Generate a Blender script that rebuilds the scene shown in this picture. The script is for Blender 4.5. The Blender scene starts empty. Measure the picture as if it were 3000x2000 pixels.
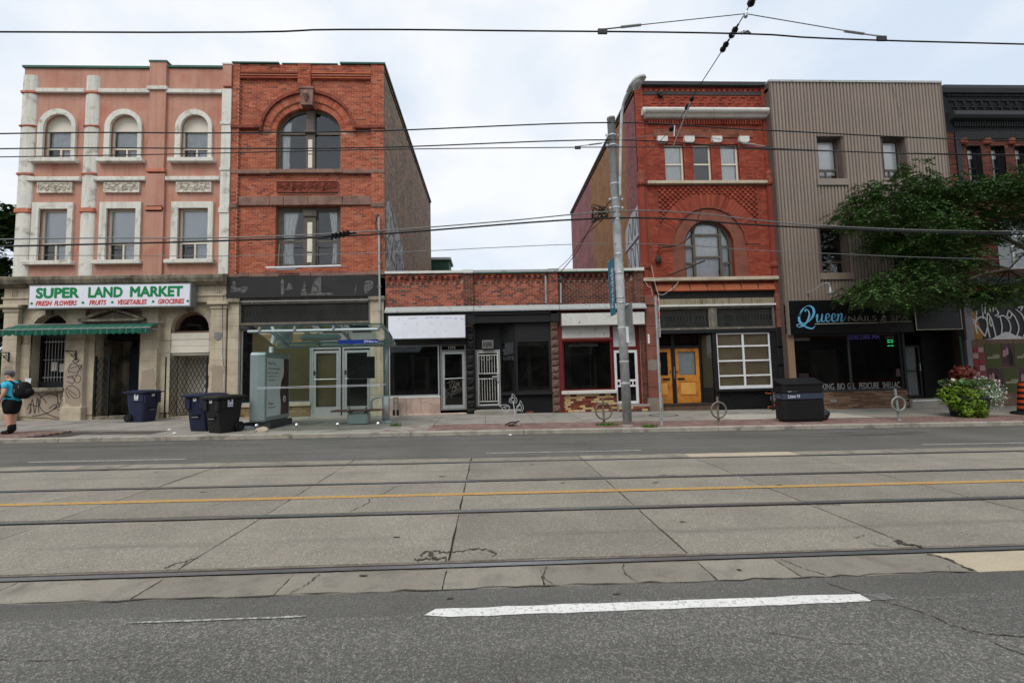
import bpy, bmesh, math, random
from mathutils import Vector, Matrix

sc = bpy.context.scene
RAD = math.radians
rnd = random.Random(11)

# ---------------------------------------------------------------- camera
EYE = 1.52
cam_data = bpy.data.cameras.new('camera')
cam_data.sensor_width = 36.0
cam_data.lens = 16.21
cam_data.clip_start = 0.05
cam_data.clip_end = 3000
cam = bpy.data.objects.new('camera', cam_data)
sc.collection.objects.link(cam)
cam.matrix_world = Matrix(((0.99850689, 0.02115908, -0.0503616, 0.0),
                           (-0.04865905, -0.07446308, -0.99603592, 0.0),
                           (-0.02482528, 0.99699927, -0.07332232, EYE),
                           (0, 0, 0, 1)))
sc.camera = cam

# ---------------------------------------------------------------- sky
SUN_EL, SUN_AZ = 54.0, 205.0        # degrees; azimuth clockwise from +Y
world = bpy.data.worlds.new('World')
sc.world = world
world.use_nodes = True
wt = world.node_tree
wt.nodes.clear()
w_out = wt.nodes.new('ShaderNodeOutputWorld')
w_bg = wt.nodes.new('ShaderNodeBackground')
w_bg.inputs['Strength'].default_value = 0.1
w_sky = wt.nodes.new('ShaderNodeTexSky')
w_sky.sky_type = 'NISHITA'
w_sky.sun_disc = False
w_sky.sun_elevation = RAD(SUN_EL)
w_sky.sun_rotation = RAD(SUN_AZ)
w_tc = wt.nodes.new('ShaderNodeTexCoord')
w_map = wt.nodes.new('ShaderNodeMapping')
w_map.inputs['Scale'].default_value = (1.0, 1.0, 1.7)
w_n1 = wt.nodes.new('ShaderNodeTexNoise')
w_n1.inputs['Scale'].default_value = 2.6
w_n1.inputs['Detail'].default_value = 7
w_n1.inputs['Roughness'].default_value = 0.52
w_n1.inputs['Distortion'].default_value = 0.3
w_ramp = wt.nodes.new('ShaderNodeValToRGB')
w_ramp.color_ramp.elements[0].position = 0.34
w_ramp.color_ramp.elements[0].color = (0.3, 0.3, 0.3, 1)
w_ramp.color_ramp.elements[1].position = 0.6
w_ramp.color_ramp.elements[1].color = (0.99, 0.99, 0.99, 1)
w_mix = wt.nodes.new('ShaderNodeMixRGB')
w_mix.inputs['Color2'].default_value = (9.7, 9.9, 10.2, 1)     # bright overcast cloud
w_blue = wt.nodes.new('ShaderNodeMixRGB')
w_blue.inputs['Fac'].default_value = 0.8
w_blue.inputs['Color2'].default_value = (6.7, 8.3, 10.4, 1)   # thin cloud over the blue
wt.links.new(w_tc.outputs['Generated'], w_map.inputs['Vector'])
wt.links.new(w_map.outputs['Vector'], w_n1.inputs['Vector'])
wt.links.new(w_n1.outputs['Fac'], w_ramp.inputs['Fac'])
wt.links.new(w_ramp.outputs['Color'], w_mix.inputs['Fac'])
wt.links.new(w_sky.outputs['Color'], w_blue.inputs['Color1'])
wt.links.new(w_blue.outputs['Color'], w_mix.inputs['Color1'])
wt.links.new(w_mix.outputs['Color'], w_bg.inputs['Color'])
wt.links.new(w_bg.outputs['Background'], w_out.inputs['Surface'])

# ---------------------------------------------------------------- sun behind thin cloud
sun_data = bpy.data.lights.new('sun', 'SUN')
sun_data.energy = 2.1
sun_data.angle = RAD(32)
sun_data.color = (1.0, 0.96, 0.9)
sun = bpy.data.objects.new('sun', sun_data)
sc.collection.objects.link(sun)
_sd = Vector((math.sin(RAD(SUN_AZ)) * math.cos(RAD(SUN_EL)), math.cos(RAD(SUN_AZ)) * math.cos(RAD(SUN_EL)), math.sin(RAD(SUN_EL))))
sun.rotation_euler = _sd.to_track_quat('Z', 'Y').to_euler()
sun.location = _sd * 60

# ---------------------------------------------------------------- exposure
sc.view_settings.view_transform = 'Standard'
sc.view_settings.look = 'None'
sc.view_settings.gamma = 1
sc.view_settings.exposure = 0.0
sc.view_settings.use_curve_mapping = False

# ================================================================ helpers
def S(r, g, b):
    """sRGB 0-255 -> linear"""
    f = lambda c: (c / 255 / 12.92) if c / 255 <= 0.04045 else ((c / 255 + 0.055) / 1.055) ** 2.4
    return (f(r), f(g), f(b), 1.0)

class NT:
    def __init__(self, m):
        self.t = m.node_tree
        self.n = self.t.nodes
        self.l = self.t.links
    def new(self, typ, **kw):
        nd = self.n.new(typ)
        for k, v in kw.items():
            if k in nd.inputs.keys():
                nd.inputs[k].default_value = v
            else:
                setattr(nd, k, v)
        return nd
    def link(self, a, b):
        self.l.new(a, b)
    def math(self, op, a, b=None):
        nd = self.n.new('ShaderNodeMath'); nd.operation = op
        for i, v in enumerate((a, b)):
            if v is None: continue
            if isinstance(v, (int, float)): nd.inputs[i].default_value = v
            else: self.l.new(v, nd.inputs[i])
        return nd.outputs[0]
    def mix(self, fac, a, b, blend='MIX'):
        nd = self.n.new('ShaderNodeMixRGB'); nd.blend_type = blend
        for i, v in enumerate((fac, a, b)):
            if isinstance(v, (int, float)): nd.inputs[i].default_value = v if i == 0 else (v, v, v, 1)
            elif isinstance(v, tuple): nd.inputs[i].default_value = v
            else: self.l.new(v, nd.inputs[i])
        return nd.outputs[0]
    def ramp(self, fac, lo, hi, a=0.0, b=1.0):
        nd = self.n.new('ShaderNodeMapRange'); nd.clamp = True
        nd.inputs['From Min'].default_value = lo; nd.inputs['From Max'].default_value = hi
        nd.inputs['To Min'].default_value = a; nd.inputs['To Max'].default_value = b
        self.l.new(fac, nd.inputs['Value'])
        return nd.outputs[0]
    def noise(self, vec, scale, detail=4, rough=0.55, dist=0.0):
        nd = self.n.new('ShaderNodeTexNoise')
        nd.inputs['Scale'].default_value = scale; nd.inputs['Detail'].default_value = detail
        nd.inputs['Roughness'].default_value = rough; nd.inputs['Distortion'].default_value = dist
        self.l.new(vec, nd.inputs['Vector'])
        return nd.outputs['Fac']
    def scaled(self, vec, s):
        nd = self.n.new('ShaderNodeMapping'); nd.inputs['Scale'].default_value = s
        self.l.new(vec, nd.inputs['Vector'])
        return nd.outputs[0]

def newmat(name):
    m = bpy.data.materials.new(name)
    m.use_nodes = True
    k = NT(m)
    b = k.n['Principled BSDF']
    return m, k, b

def mat(name, col, rough=0.85, spec=0.25, metal=0.0, var=0.12, vs=2.0, col2=None, c2at=0.55, c2w=0.12, c2s=1.2,
        streak=0.0, streak_col=None, grain=0.12, gs=55, bump=0.15, bs=70, isl=0.0, hue=0.0, cols=None, spots=None):
    """Procedural surface: base colour, broad tone variation, a second tone (wear, stain), drips, grain, per-piece variation, fine relief."""
    m, k, b = newmat(name)
    pos = k.new('ShaderNodeNewGeometry')
    P = pos.outputs['Position']
    c = col
    if isl or cols or hue:
        oi = k.new('ShaderNodeObjectInfo')
        r = k.math('FRACT', k.math('ADD', k.math('MULTIPLY', pos.outputs['Random Per Island'], 7.31), k.math('MULTIPLY', oi.outputs['Random'], 3.77)))
        if cols:
            cr = k.new('ShaderNodeValToRGB'); cr.color_ramp.interpolation = 'CONSTANT'
            el = cr.color_ramp.elements
            while len(el) < len(cols): el.new(0.5)
            for i, (p, cc) in enumerate(cols):
                el[i].position = p; el[i].color = cc
            k.link(r, cr.inputs[0]); c = cr.outputs[0]
        if isl:
            r2 = k.math('FRACT', k.math('MULTIPLY', r, 17.0))
            v = k.ramp(r2, 0, 1, 1 - isl, 1 + isl)
            c = k.mix(1.0, c, v, 'MULTIPLY')
        if hue:
            hs = k.new('ShaderNodeHueSaturation')
            k.link(k.ramp(r, 0, 1, 0.5 - hue, 0.5 + hue), hs.inputs['Hue'])
            if isinstance(c, tuple): hs.inputs['Color'].default_value = c
            else: k.link(c, hs.inputs['Color'])
            c = hs.outputs[0]
    if col2:
        f = k.ramp(k.noise(P, c2s, 6, 0.62, 0.3), c2at - c2w, c2at + c2w)
        c = k.mix(f, c, col2)
    if streak:
        f = k.ramp(k.noise(k.scaled(P, (5.0, 5.0, 0.25)), 1.4, 5, 0.6), 0.48, 0.75, 0.0, streak)
        c = k.mix(f, c, streak_col or S(70, 62, 52))
    if var:
        c = k.mix(1.0, c, k.ramp(k.noise(P, vs, 5, 0.6), 0.3, 0.7, 1 - var, 1 + var), 'MULTIPLY')
    if grain:
        c = k.mix(1.0, c, k.ramp(k.noise(P, gs, 3, 0.6), 0.3, 0.7, 1 - grain, 1 + grain), 'MULTIPLY')
    if spots:
        vo = k.new('ShaderNodeTexVoronoi'); vo.inputs['Scale'].default_value = spots[0]; k.link(P, vo.inputs['Vector'])
        c = k.mix(k.ramp(vo.outputs['Distance'], spots[1] * .7, spots[1], spots[2], 0), c, S(64, 60, 56))
    if isinstance(c, tuple): b.inputs['Base Color'].default_value = c
    else: k.link(c, b.inputs['Base Color'])
    b.inputs['Roughness'].default_value = rough
    b.inputs['Specular IOR Level'].default_value = spec
    b.inputs['Metallic'].default_value = metal
    if bump:
        bp = k.new('ShaderNodeBump', Strength=bump, Distance=0.02)
        k.link(k.noise(P, bs, 4, 0.6), bp.inputs['Height'])
        k.link(bp.outputs[0], b.inputs['Normal'])
    return m

def glassmat(name, tint=(0.93, 0.95, 0.94, 1), refl=1.0, ior=1.6, rough=0.0, dirt=0.06, wob=0.0, gloss=(1, 1, 1, 1)):
    m, k, b = newmat(name)
    k.n.remove(b)
    out = k.n['Material Output']
    tr = k.new('ShaderNodeBsdfTransparent'); tr.inputs[0].default_value = tint
    gl = k.new('ShaderNodeBsdfGlossy'); gl.inputs['Roughness'].default_value = rough; gl.inputs[0].default_value = gloss
    fr = k.new('ShaderNodeFresnel'); fr.inputs[0].default_value = ior
    pos = k.new('ShaderNodeNewGeometry')
    if wob:
        bp = k.new('ShaderNodeBump', Strength=wob, Distance=0.05)
        k.link(k.noise(pos.outputs['Position'], 1.6, 2, 0.5), bp.inputs['Height'])
        k.link(bp.outputs[0], gl.inputs['Normal'])
    mx = k.new('ShaderNodeMixShader')
    k.link(k.math('MULTIPLY', fr.outputs[0], refl), mx.inputs[0])
    k.link(tr.outputs[0], mx.inputs[1]); k.link(gl.outputs[0], mx.inputs[2])
    last = mx.outputs[0]
    if dirt:
        df = k.new('ShaderNodeBsdfDiffuse'); df.inputs[0].default_value = (0.42, 0.43, 0.41, 1)
        m2 = k.new('ShaderNodeMixShader')
        k.link(k.ramp(k.noise(pos.outputs['Position'], 2.5, 6, 0.65), 0.35, 0.8, dirt * 0.3, dirt * 2), m2.inputs[0])
        k.link(last, m2.inputs[1]); k.link(df.outputs[0], m2.inputs[2]); last = m2.outputs[0]
    k.link(last, out.inputs[0])
    return m

def emat(name, col, strength):
    m, k, b = newmat(name)
    b.inputs['Base Color'].default_value = (0.02, 0.02, 0.02, 1)
    b.inputs['Emission Color'].default_value = col
    b.inputs['Emission Strength'].default_value = strength
    return m

OFF = {}
COL = sc.collection
def link(o, parent=None):
    COL.objects.link(o)
    if parent is not None:
        o.parent = parent
    return o

def tag(o, label=None, cat=None, group=None, kind=None):
    if label: o['label'] = label
    if cat: o['category'] = cat
    if group: o['group'] = group
    if kind: o['kind'] = kind
    return o

def thing(name, label, cat, loc=(0, 0, 0), group=None, rotz=0.0, local=False):
    o = bpy.data.objects.new(name, None)
    o.empty_display_size = 0.2
    o.location = loc; o.rotation_euler = (0, 0, rotz)
    link(o)
    OFF[o.name] = Vector((0, 0, 0)) if local else Vector(loc)
    return tag(o, label, cat, group)

class MB:
    def __init__(self):
        self.v, self.f, self.mi = [], [], []
    def add(self, vs, fs, mi=0):
        n = len(self.v)
        self.v.extend([tuple(p) for p in vs])
        for q in fs:
            self.f.append(tuple(i + n for i in q)); self.mi.append(mi)
        return self
    def box(self, x0, x1, y0, y1, z0, z1, mi=0):
        if x0 > x1: x0, x1 = x1, x0
        if y0 > y1: y0, y1 = y1, y0
        if z0 > z1: z0, z1 = z1, z0
        v = [(x0, y0, z0), (x1, y0, z0), (x1, y1, z0), (x0, y1, z0), (x0, y0, z1), (x1, y0, z1), (x1, y1, z1), (x0, y1, z1)]
        return self.add(v, [(3, 2, 1, 0), (4, 5, 6, 7), (0, 1, 5, 4), (1, 2, 6, 5), (2, 3, 7, 6), (3, 0, 4, 7)], mi)
    def quad(self, a, b, c, d, mi=0):
        return self.add([a, b, c, d], [(0, 1, 2, 3)], mi)
    def prism_y(self, pts, y0, y1, mi=0):
        """polygon pts (x,z) extruded from y0 to y1"""
        n = len(pts)
        v = [(x, y0, z) for x, z in pts] + [(x, y1, z) for x, z in pts]
        f = [tuple(range(n)), tuple(range(2 * n - 1, n - 1, -1))] + [(i, i + n, (i + 1) % n + n, (i + 1) % n) for i in range(n)]
        return self.add(v, f, mi)
    def prism_x(self, pts, x0, x1, mi=0):
        """polygon pts (y,z) extruded from x0 to x1"""
        n = len(pts)
        v = [(x0, y, z) for y, z in pts] + [(x1, y, z) for y, z in pts]
        f = [tuple(range(n)), tuple(range(2 * n - 1, n - 1, -1))] + [(i, i + n, (i + 1) % n + n, (i + 1) % n) for i in range(n)]
        return self.add(v, f, mi)
    def prism_z(self, pts, z0, z1, mi=0):
        n = len(pts)
        v = [(x, y, z0) for x, y in pts] + [(x, y, z1) for x, y in pts]
        f = [tuple(range(n - 1, -1, -1)), tuple(range(n, 2 * n))] + [(i, (i + 1) % n, (i + 1) % n + n, i + n) for i in range(n)]
        return self.add(v, f, mi)
    def tube(self, pts, r, n=6, mi=0, cap=True, flat=None):
        """tube through 3-D points; r a number or list; flat=(a,b) squashes the section"""
        pts = [Vector(p) for p in pts]
        m = len(pts)
        rr = r if isinstance(r, (list, tuple)) else [r] * m
        base = len(self.v)
        up = None
        for i, p in enumerate(pts):
            t = (pts[min(i + 1, m - 1)] - pts[max(i - 1, 0)])
            if t.length < 1e-9: t = Vector((0, 0, 1))
            t.normalize()
            if up is None:
                ref = Vector((0, 0, 1)) if abs(t.z) < 0.9 else Vector((1, 0, 0))
                a = t.cross(ref).normalized()
            else:
                a = (up - t * up.dot(t))
                if a.length < 1e-6: a = t.cross(Vector((0, 1, 0)))
                a.normalize()
            up = a
            b = t.cross(a)
            fa, fb = flat or (1, 1)
            for k in range(n):
                an = 2 * math.pi * k / n
                self.v.append(tuple(p + a * (math.cos(an) * rr[i] * fa) + b * (math.sin(an) * rr[i] * fb)))
        for i in range(m - 1):
            for k in range(n):
                q = base + i * n
                self.f.append((q + k, q + (k + 1) % n, q + n + (k + 1) % n, q + n + k)); self.mi.append(mi)
        if cap:
            self.f.append(tuple(base + k for k in range(n - 1, -1, -1))); self.mi.append(mi)
            self.f.append(tuple(base + (m - 1) * n + k for k in range(n))); self.mi.append(mi)
        return self
    def lathe(self, prof, cx, cy, n=16, mi=0, sx=1, sy=1):
        base = len(self.v)
        for r, z in prof:
            for k in range(n):
                a = 2 * math.pi * k / n
                self.v.append((cx + r * sx * math.cos(a), cy + r * sy * math.sin(a), z))
        for i in range(len(prof) - 1):
            for k in range(n):
                q = base + i * n
                self.f.append((q + k, q + (k + 1) % n, q + n + (k + 1) % n, q + n + k)); self.mi.append(mi)
        self.f.append(tuple(base + k for k in range(n - 1, -1, -1))); self.mi.append(mi)
        self.f.append(tuple(base + (len(prof) - 1) * n + k for k in range(n))); self.mi.append(mi)
        return self
    def ring(self, A, B, y0, y1, mi=0):
        """band between outlines A (outer) and B (inner), (x,z) lists of equal length, front y0, back y1, open at the ends unless A[0]==A[-1]"""
        n = len(A)
        for i in range(n - 1):
            a, a2, b, b2 = A[i], A[i + 1], B[i], B[i + 1]
            self.quad((a[0], y0, a[1]), (b[0], y0, b[1]), (b2[0], y0, b2[1]), (a2[0], y0, a2[1]), mi)
            self.quad((b[0], y0, b[1]), (b[0], y1, b[1]), (b2[0], y1, b2[1]), (b2[0], y0, b2[1]), mi)
            self.quad((a[0], y1, a[1]), (a[0], y0, a[1]), (a2[0], y0, a2[1]), (a2[0], y1, a2[1]), mi)
        if A[0] != A[-1]:
            for i in (0, n - 1):
                a, b = A[i], B[i]
                self.quad((a[0], y0, a[1]), (a[0], y1, a[1]), (b[0], y1, b[1]), (b[0], y0, b[1]), mi)
        return self
    def reveal(self, O, y0, y1, mi=0):
        n = len(O)
        for i in range(n):
            a, b = O[i], O[(i + 1) % n]
            self.quad((a[0], y0, a[1]), (b[0], y0, b[1]), (b[0], y1, b[1]), (a[0], y1, a[1]), mi)
        return self
    def recess(self, x0, x1, z0, z1, y0, y1, mi=0):
        """five inner faces of a niche open to the front"""
        self.quad((x0, y0, z0), (x0, y1, z0), (x0, y1, z1), (x0, y0, z1), mi)
        self.quad((x1, y1, z0), (x1, y0, z0), (x1, y0, z1), (x1, y1, z1), mi)
        self.quad((x0, y0, z1), (x0, y1, z1), (x1, y1, z1), (x1, y0, z1), mi)
        self.quad((x0, y1, z0), (x0, y0, z0), (x1, y0, z0), (x1, y1, z0), mi)
        self.quad((x0, y1, z0), (x1, y1, z0), (x1, y1, z1), (x0, y1, z1), mi)
        return self
    def shift(self, off):
        self.v = [(a + off[0], b + off[1], c + off[2]) for a, b, c in self.v]
        return self
    def mesh(self, name, mats, smooth=False, off=(0, 0, 0)):
        me = bpy.data.meshes.new(name)
        o = Vector(off)
        me.from_pydata([(a - o.x, b - o.y, c - o.z) for a, b, c in self.v], [], self.f)
        for m in (mats if isinstance(mats, (list, tuple)) else [mats]):
            me.materials.append(m)
        if any(self.mi):
            me.polygons.foreach_set('material_index', self.mi)
        if smooth:
            me.polygons.foreach_set('use_smooth', [True] * len(me.polygons))
        me.update()
        return me
    def obj(self, name, mats, parent=None, smooth=False, label=None, kind=None):
        off = OFF.get(parent.name, Vector((0, 0, 0))) if parent is not None else Vector((0, 0, 0))
        o = bpy.data.objects.new(name, self.mesh(name, mats, smooth, off))
        link(o, parent)
        OFF[o.name] = off
        if label: o['label'] = label
        if kind: o['kind'] = kind
        return o

def B(x0, x1, y0, y1, z0, z1):
    return MB().box(x0, x1, y0, y1, z0, z1)

def bevel_obj(o, w=0.01, seg=1):
    bm = bmesh.new(); bm.from_mesh(o.data)
    bmesh.ops.remove_doubles(bm, verts=bm.verts, dist=1e-5)
    bmesh.ops.bevel(bm, geom=list(bm.edges), offset=w, segments=seg, affect='EDGES', clamp_overlap=True)
    bm.to_mesh(o.data); bm.free()
    return o

class Hole:
    def __init__(self, x0, x1, z0, z1, rise=0.0, n=20):
        """z1 is the springing line when rise > 0"""
        self.x0, self.x1, self.z0, self.z1, self.rise, self.n = x0, x1, z0, z1, rise, n
    def iv(self, z):
        if z <= self.z0 or z >= self.z1 + self.rise: return None
        if z < self.z1 or self.rise == 0: return (self.x0, self.x1)
        a = (self.x1 - self.x0) / 2; c = (self.x0 + self.x1) / 2
        t = (z - self.z1) / self.rise
        w = a * math.sqrt(max(0, 1 - t * t))
        return (c - w, c + w)
    def outline(self, inset=0.0, bottom=None):
        x0, x1, z0, z1 = self.x0 + inset, self.x1 - inset, self.z0 + (inset if bottom is None else bottom), self.z1
        if self.rise == 0:
            return [(x0, z0), (x0, z1 - inset), (x1, z1 - inset), (x1, z0)]
        a = (x1 - x0) / 2; c = (x0 + x1) / 2; b = self.rise - inset
        pts = [(x0, z0)]
        for i in range(self.n + 1):
            an = math.pi - math.pi * i / self.n
            pts.append((c + a * math.cos(an), z1 + b * math.sin(an)))
        pts.append((x1, z0))
        return pts
    def levels(self):
        if self.rise == 0: return [self.z0, self.z1]
        k = max(6, int(self.rise / 0.035))
        return [self.z0, self.z1] + [self.z1 + self.rise * i / k for i in range(1, k + 1)]

def subtract(x0, x1, ivs):
    segs = [(x0, x1)]
    for a, b in ivs:
        out = []
        for s, e in segs:
            if b <= s or a >= e: out.append((s, e)); continue
            if a > s: out.append((s, a))
            if b < e: out.append((b, e))
        segs = out
    return segs

def wall_sheet(mb, x0, x1, z0, z1, y, holes=(), mi=0):
    """front wall face with openings; jambs are made separately"""
    zs = sorted({z0, z1} | {z for h in holes for z in h.levels() if z0 < z < z1})
    for a, b in zip(zs, zs[1:]):
        if b - a < 1e-5: continue
        for s, e in subtract(x0, x1, [h.iv((a + b) / 2) for h in holes if h.iv((a + b) / 2)]):
            mb.quad((s, y, a), (e, y, a), (e, y, b), (s, y, b), mi)
    return mb

def brick_list(x0, x1, z0, z1, holes=(), course=0.0762, length=0.2159, gap=0.013, phase=0, minlen=0.035, jitter=0.0):
    out = []
    n = max(1, int(round((z1 - z0) / course)))
    c = (z1 - z0) / n
    for i in range(n):
        za = z0 + i * c; zb = za + c - gap; zm = (za + zb) / 2
        iv = [h.iv(zm) for h in holes if h.iv(zm)]
        off = (length / 2 if (i + phase) % 2 else 0) + rnd.uniform(-jitter, jitter)
        x = x0 - off
        while x < x1:
            a, b = max(x, x0), min(x + length - gap, x1)
            if b > a:
                for s, e in subtract(a, b, iv):
                    if e - s > minlen: out.append((s, e, za, zb))
            x += length
    return out

_unit = {}
def unit_brick(material):
    if material.name not in _unit:
        mb = MB()
        c = 0.06
        mb.add([(-.5, 0, -.5), (.5, 0, -.5), (.5, 0, .5), (-.5, 0, .5), (-.5, 1, -.5), (.5, 1, -.5), (.5, 1, .5), (-.5, 1, .5)],
               [(0, 1, 2, 3), (0, 4, 5, 1), (1, 5, 6, 2), (2, 6, 7, 3), (3, 7, 4, 0)])
        _unit[material.name] = mb.mesh('brick', material)
    return _unit[material.name]

def lay(parent, bricks, y, material, depth=0.04, limit=300, name='brick', stuff='brickwork', prot=0.004):
    """bricks/blocks: up to `limit` as their own objects (the nearest to the street), the rest joined"""
    off = OFF.get(parent.name, Vector((0, 0, 0)))
    bricks = sorted(bricks, key=lambda q: q[2])
    me = unit_brick(material)
    for (a, b, c, d) in bricks[:limit]:
        o = bpy.data.objects.new(name, me)
        yy = y - rnd.uniform(0, prot)
        o.location = Vector(((a + b) / 2, yy, (c + d) / 2)) - off
        o.scale = (b - a, depth, d - c)
        link(o, parent)
    rest = bricks[limit:]
    if rest:
        mb = MB()
        for (a, b, c, d) in rest:
            yy = y - rnd.uniform(0, prot); ye = y + depth
            mb.add([(a, yy, c), (b, yy, c), (b, yy, d), (a, yy, d), (a, ye, c), (b, ye, c), (b, ye, d), (a, ye, d)],
                   [(0, 1, 2, 3), (0, 4, 5, 1), (1, 5, 6, 2), (2, 6, 7, 3), (3, 7, 4, 0)])
        mb.obj(stuff, material, parent, kind='stuff')

def voussoirs(parent, cx, cz, a0, b0, a1, b1, n, y, yb, material, gap=0.06, t0=0.0, t1=math.pi, name='arch_brick'):
    for i in range(n):
        ta = t0 + (t1 - t0) * (i + gap / 2) / n; tb = t0 + (t1 - t0) * (i + 1 - gap / 2) / n
        pts = [(cx + a * math.cos(t), cz + b * math.sin(t)) for (a, b, t) in ((a0, b0, ta), (a1, b1, ta), (a1, b1, tb), (a0, b0, tb))]
        MB().prism_y(pts, y - rnd.uniform(0, .005), yb).obj(name, material, parent)

def textmesh(body, bold=0.0, shear=0.0, extrude=0.0, spacing=1.0):
    cu = bpy.data.curves.new('t', 'FONT')
    cu.body = body; cu.offset = bold; cu.shear = shear; cu.extrude = extrude; cu.space_character = spacing
    cu.resolution_u = 3
    ob = bpy.data.objects.new('t', cu)
    COL.objects.link(ob)
    dg = bpy.context.evaluated_depsgraph_get()
    me = bpy.data.meshes.new_from_object(ob.evaluated_get(dg))
    vs = [tuple(v.co) for v in me.vertices]; fs = [tuple(p.vertices) for p in me.polygons]
    bpy.data.objects.remove(ob); bpy.data.curves.remove(cu); bpy.data.meshes.remove(me)
    return vs, fs

def text(parent, body, x0, x1, z0, z1, y, material, bold=0.0, shear=0.0, th=0.006, name='lettering', spacing=1.0, face='front', pivot=None):
    """lettering filling a box on a wall that faces the street; face='right' puts it on a plane x=y facing +x, x0..x1 being world y"""
    vs, fs = textmesh(body, 0, shear, 0.01, spacing)
    if bold:
        v0, f0 = vs, fs; vs, fs = [], []
        for i in range(8):
            a = i * math.pi / 4; k = len(vs)
            vs = vs + [(p[0] + bold * math.cos(a), p[1] + bold * math.sin(a), p[2] + (.001 * i if p[2] > 0 else 0)) for p in v0]; fs = fs + [tuple(j + k for j in f) for f in f0]
    ax = min(v[0] for v in vs); bx = max(v[0] for v in vs); ay = min(v[1] for v in vs); by = max(v[1] for v in vs)
    mb = MB(); out = []
    for v in vs:
        u = x0 + (v[0] - ax) / (bx - ax) * (x1 - x0); w = z0 + (v[1] - ay) / (by - ay) * (z1 - z0)
        d = -th - (v[2] - .01) * .3 if v[2] > 0 else 0.0
        if face == 'front': out.append((u, y + d, w))
        elif face == 'right': out.append((y - d, u, w))
        elif face == 'left': out.append((y + d, u, w))
    mb.add(out, fs)
    return mb.obj(name, material, parent)

def ribbon(mb, pts, w, y, mi=0, axis='y', n=5):
    """flat painted stroke through (x,z) points, smoothed"""
    P = catmull(pts, n)
    for i in range(len(P) - 1):
        a, b = Vector(P[i]), Vector(P[i + 1])
        d = b - a
        if d.length < 1e-6: continue
        nrm = Vector((-d.y, d.x)).normalized() * (w / 2)
        e = d.normalized() * (w * 0.2)
        q = [a - e + nrm, a - e - nrm, b + e - nrm, b + e + nrm]
        yy = y - 0.00002 * (len(mb.f) % 40)
        if axis == 'y': mb.quad(*[(p.x, yy, p.y) for p in q], mi)
        else: mb.quad(*[(yy, p.x, p.y) for p in q], mi)
    return mb

def catmull(pts, n=5):
    if len(pts) < 3: return pts
    out = []
    P = [pts[0]] + list(pts) + [pts[-1]]
    for i in range(1, len(P) - 2):
        p0, p1, p2, p3 = P[i - 1], P[i], P[i + 1], P[i + 2]
        for k in range(n):
            t = k / n
            out.append(tuple(0.5 * ((2 * b) + (-a + c) * t + (2 * a - 5 * b + 4 * c - d) * t * t + (-a + 3 * b - 3 * c + d) * t ** 3) for a, b, c, d in zip(p0, p1, p2, p3)))
    out.append(tuple(pts[-1]))
    return out

def copy_tree(o, parent=None):
    c = o.copy(); link(c, parent)
    OFF[c.name] = OFF.get(o.name, Vector((0, 0, 0)))
    for ch in list(o.children): copy_tree(ch, c)
    return c

def tilt(x): return -0.0135 * max(-70.0, min(70.0, x))
def road_z(x, y): return tilt(x) + (0 if y < 9 else -0.03 * min(1, (y - 9) / 3.3))
def walk_z(x, y): return tilt(x) + 0.085 + 0.009 * (min(y, 17.3) - 12.3)
# ================================================================ materials
M = {}
M['stucco'] = mat('stucco_pink', S(184, 139, 121), var=.09, vs=1.2, streak=.42, streak_col=S(146, 92, 74), grain=.06, gs=90, bump=.25, bs=110, col2=S(178, 114, 95), c2at=.62, c2w=.12, c2s=.9)
M['white_stone'] = mat('painted_stone', S(214, 212, 202), var=.06, vs=3, col2=S(150, 146, 130), c2at=.63, c2w=.09, c2s=2.6, streak=.35, streak_col=S(120, 116, 100), bump=.2, bs=60)
M['band_pink'] = mat('rough_band', S(190, 122, 98), var=.15, vs=7, bump=.8, bs=25)
M['limestone'] = mat('limestone', S(190, 178, 156), var=.1, vs=1.6, col2=S(146, 133, 112), c2at=.62, c2w=.14, c2s=1.1, streak=.22, streak_col=S(112, 101, 86), isl=.05, bump=.3, bs=50)
M['limestone_dark'] = mat('limestone_weathered', S(142, 133, 116), var=.2, vs=2, col2=S(72, 68, 58), c2at=.52, c2w=.14, c2s=1.6, streak=.7, streak_col=S(52, 50, 44), bump=.5, bs=30)
M['buff_paint'] = mat('graffiti_coverup', S(158, 144, 128), var=.08, vs=2, grain=.08)
M['brick_red'] = mat('brick_orange_red', S(176, 78, 52), cols=[(0, S(172, 92, 67)), (.3, S(160, 82, 60)), (.55, S(180, 103, 76)), (.75, S(144, 74, 56)), (.88, S(170, 108, 85)), (.95, S(122, 68, 56))], isl=.1, var=.14, vs=.8, col2=S(120, 58, 46), c2at=.66, c2w=.1, c2s=.8, streak=.18, grain=.12, gs=40, bump=.4, bs=60)
M['brick_red2'] = mat('brick_deep_red', S(160, 62, 42), cols=[(0, S(146, 68, 51)), (.4, S(137, 61, 46)), (.7, S(153, 77, 58)), (.9, S(122, 56, 44))], isl=.08, var=.12, vs=.9, col2=S(106, 44, 34), c2at=.66, c2w=.1, c2s=.9, streak=.25, streak_col=S(86, 44, 36), grain=.1, gs=40, bump=.4, bs=60)
M['brick_shop'] = mat('brick_shop', S(150, 66, 48), cols=[(0, S(154, 86, 68)), (.25, S(142, 77, 62)), (.5, S(166, 96, 76)), (.72, S(122, 68, 57)), (.86, S(104, 66, 58)), (.95, S(84, 68, 63))], isl=.12, var=.12, vs=1.5, bump=.4, bs=60)
M['brick_brown'] = mat('brick_brown', S(96, 58, 48), cols=[(0, S(98, 58, 48)), (.4, S(84, 50, 43)), (.7, S(112, 66, 54)), (.9, S(70, 48, 44))], isl=.12, var=.15, vs=1.5, col2=S(120, 92, 88), c2at=.7, c2w=.06, c2s=1.2, bump=.4, bs=60)
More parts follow.
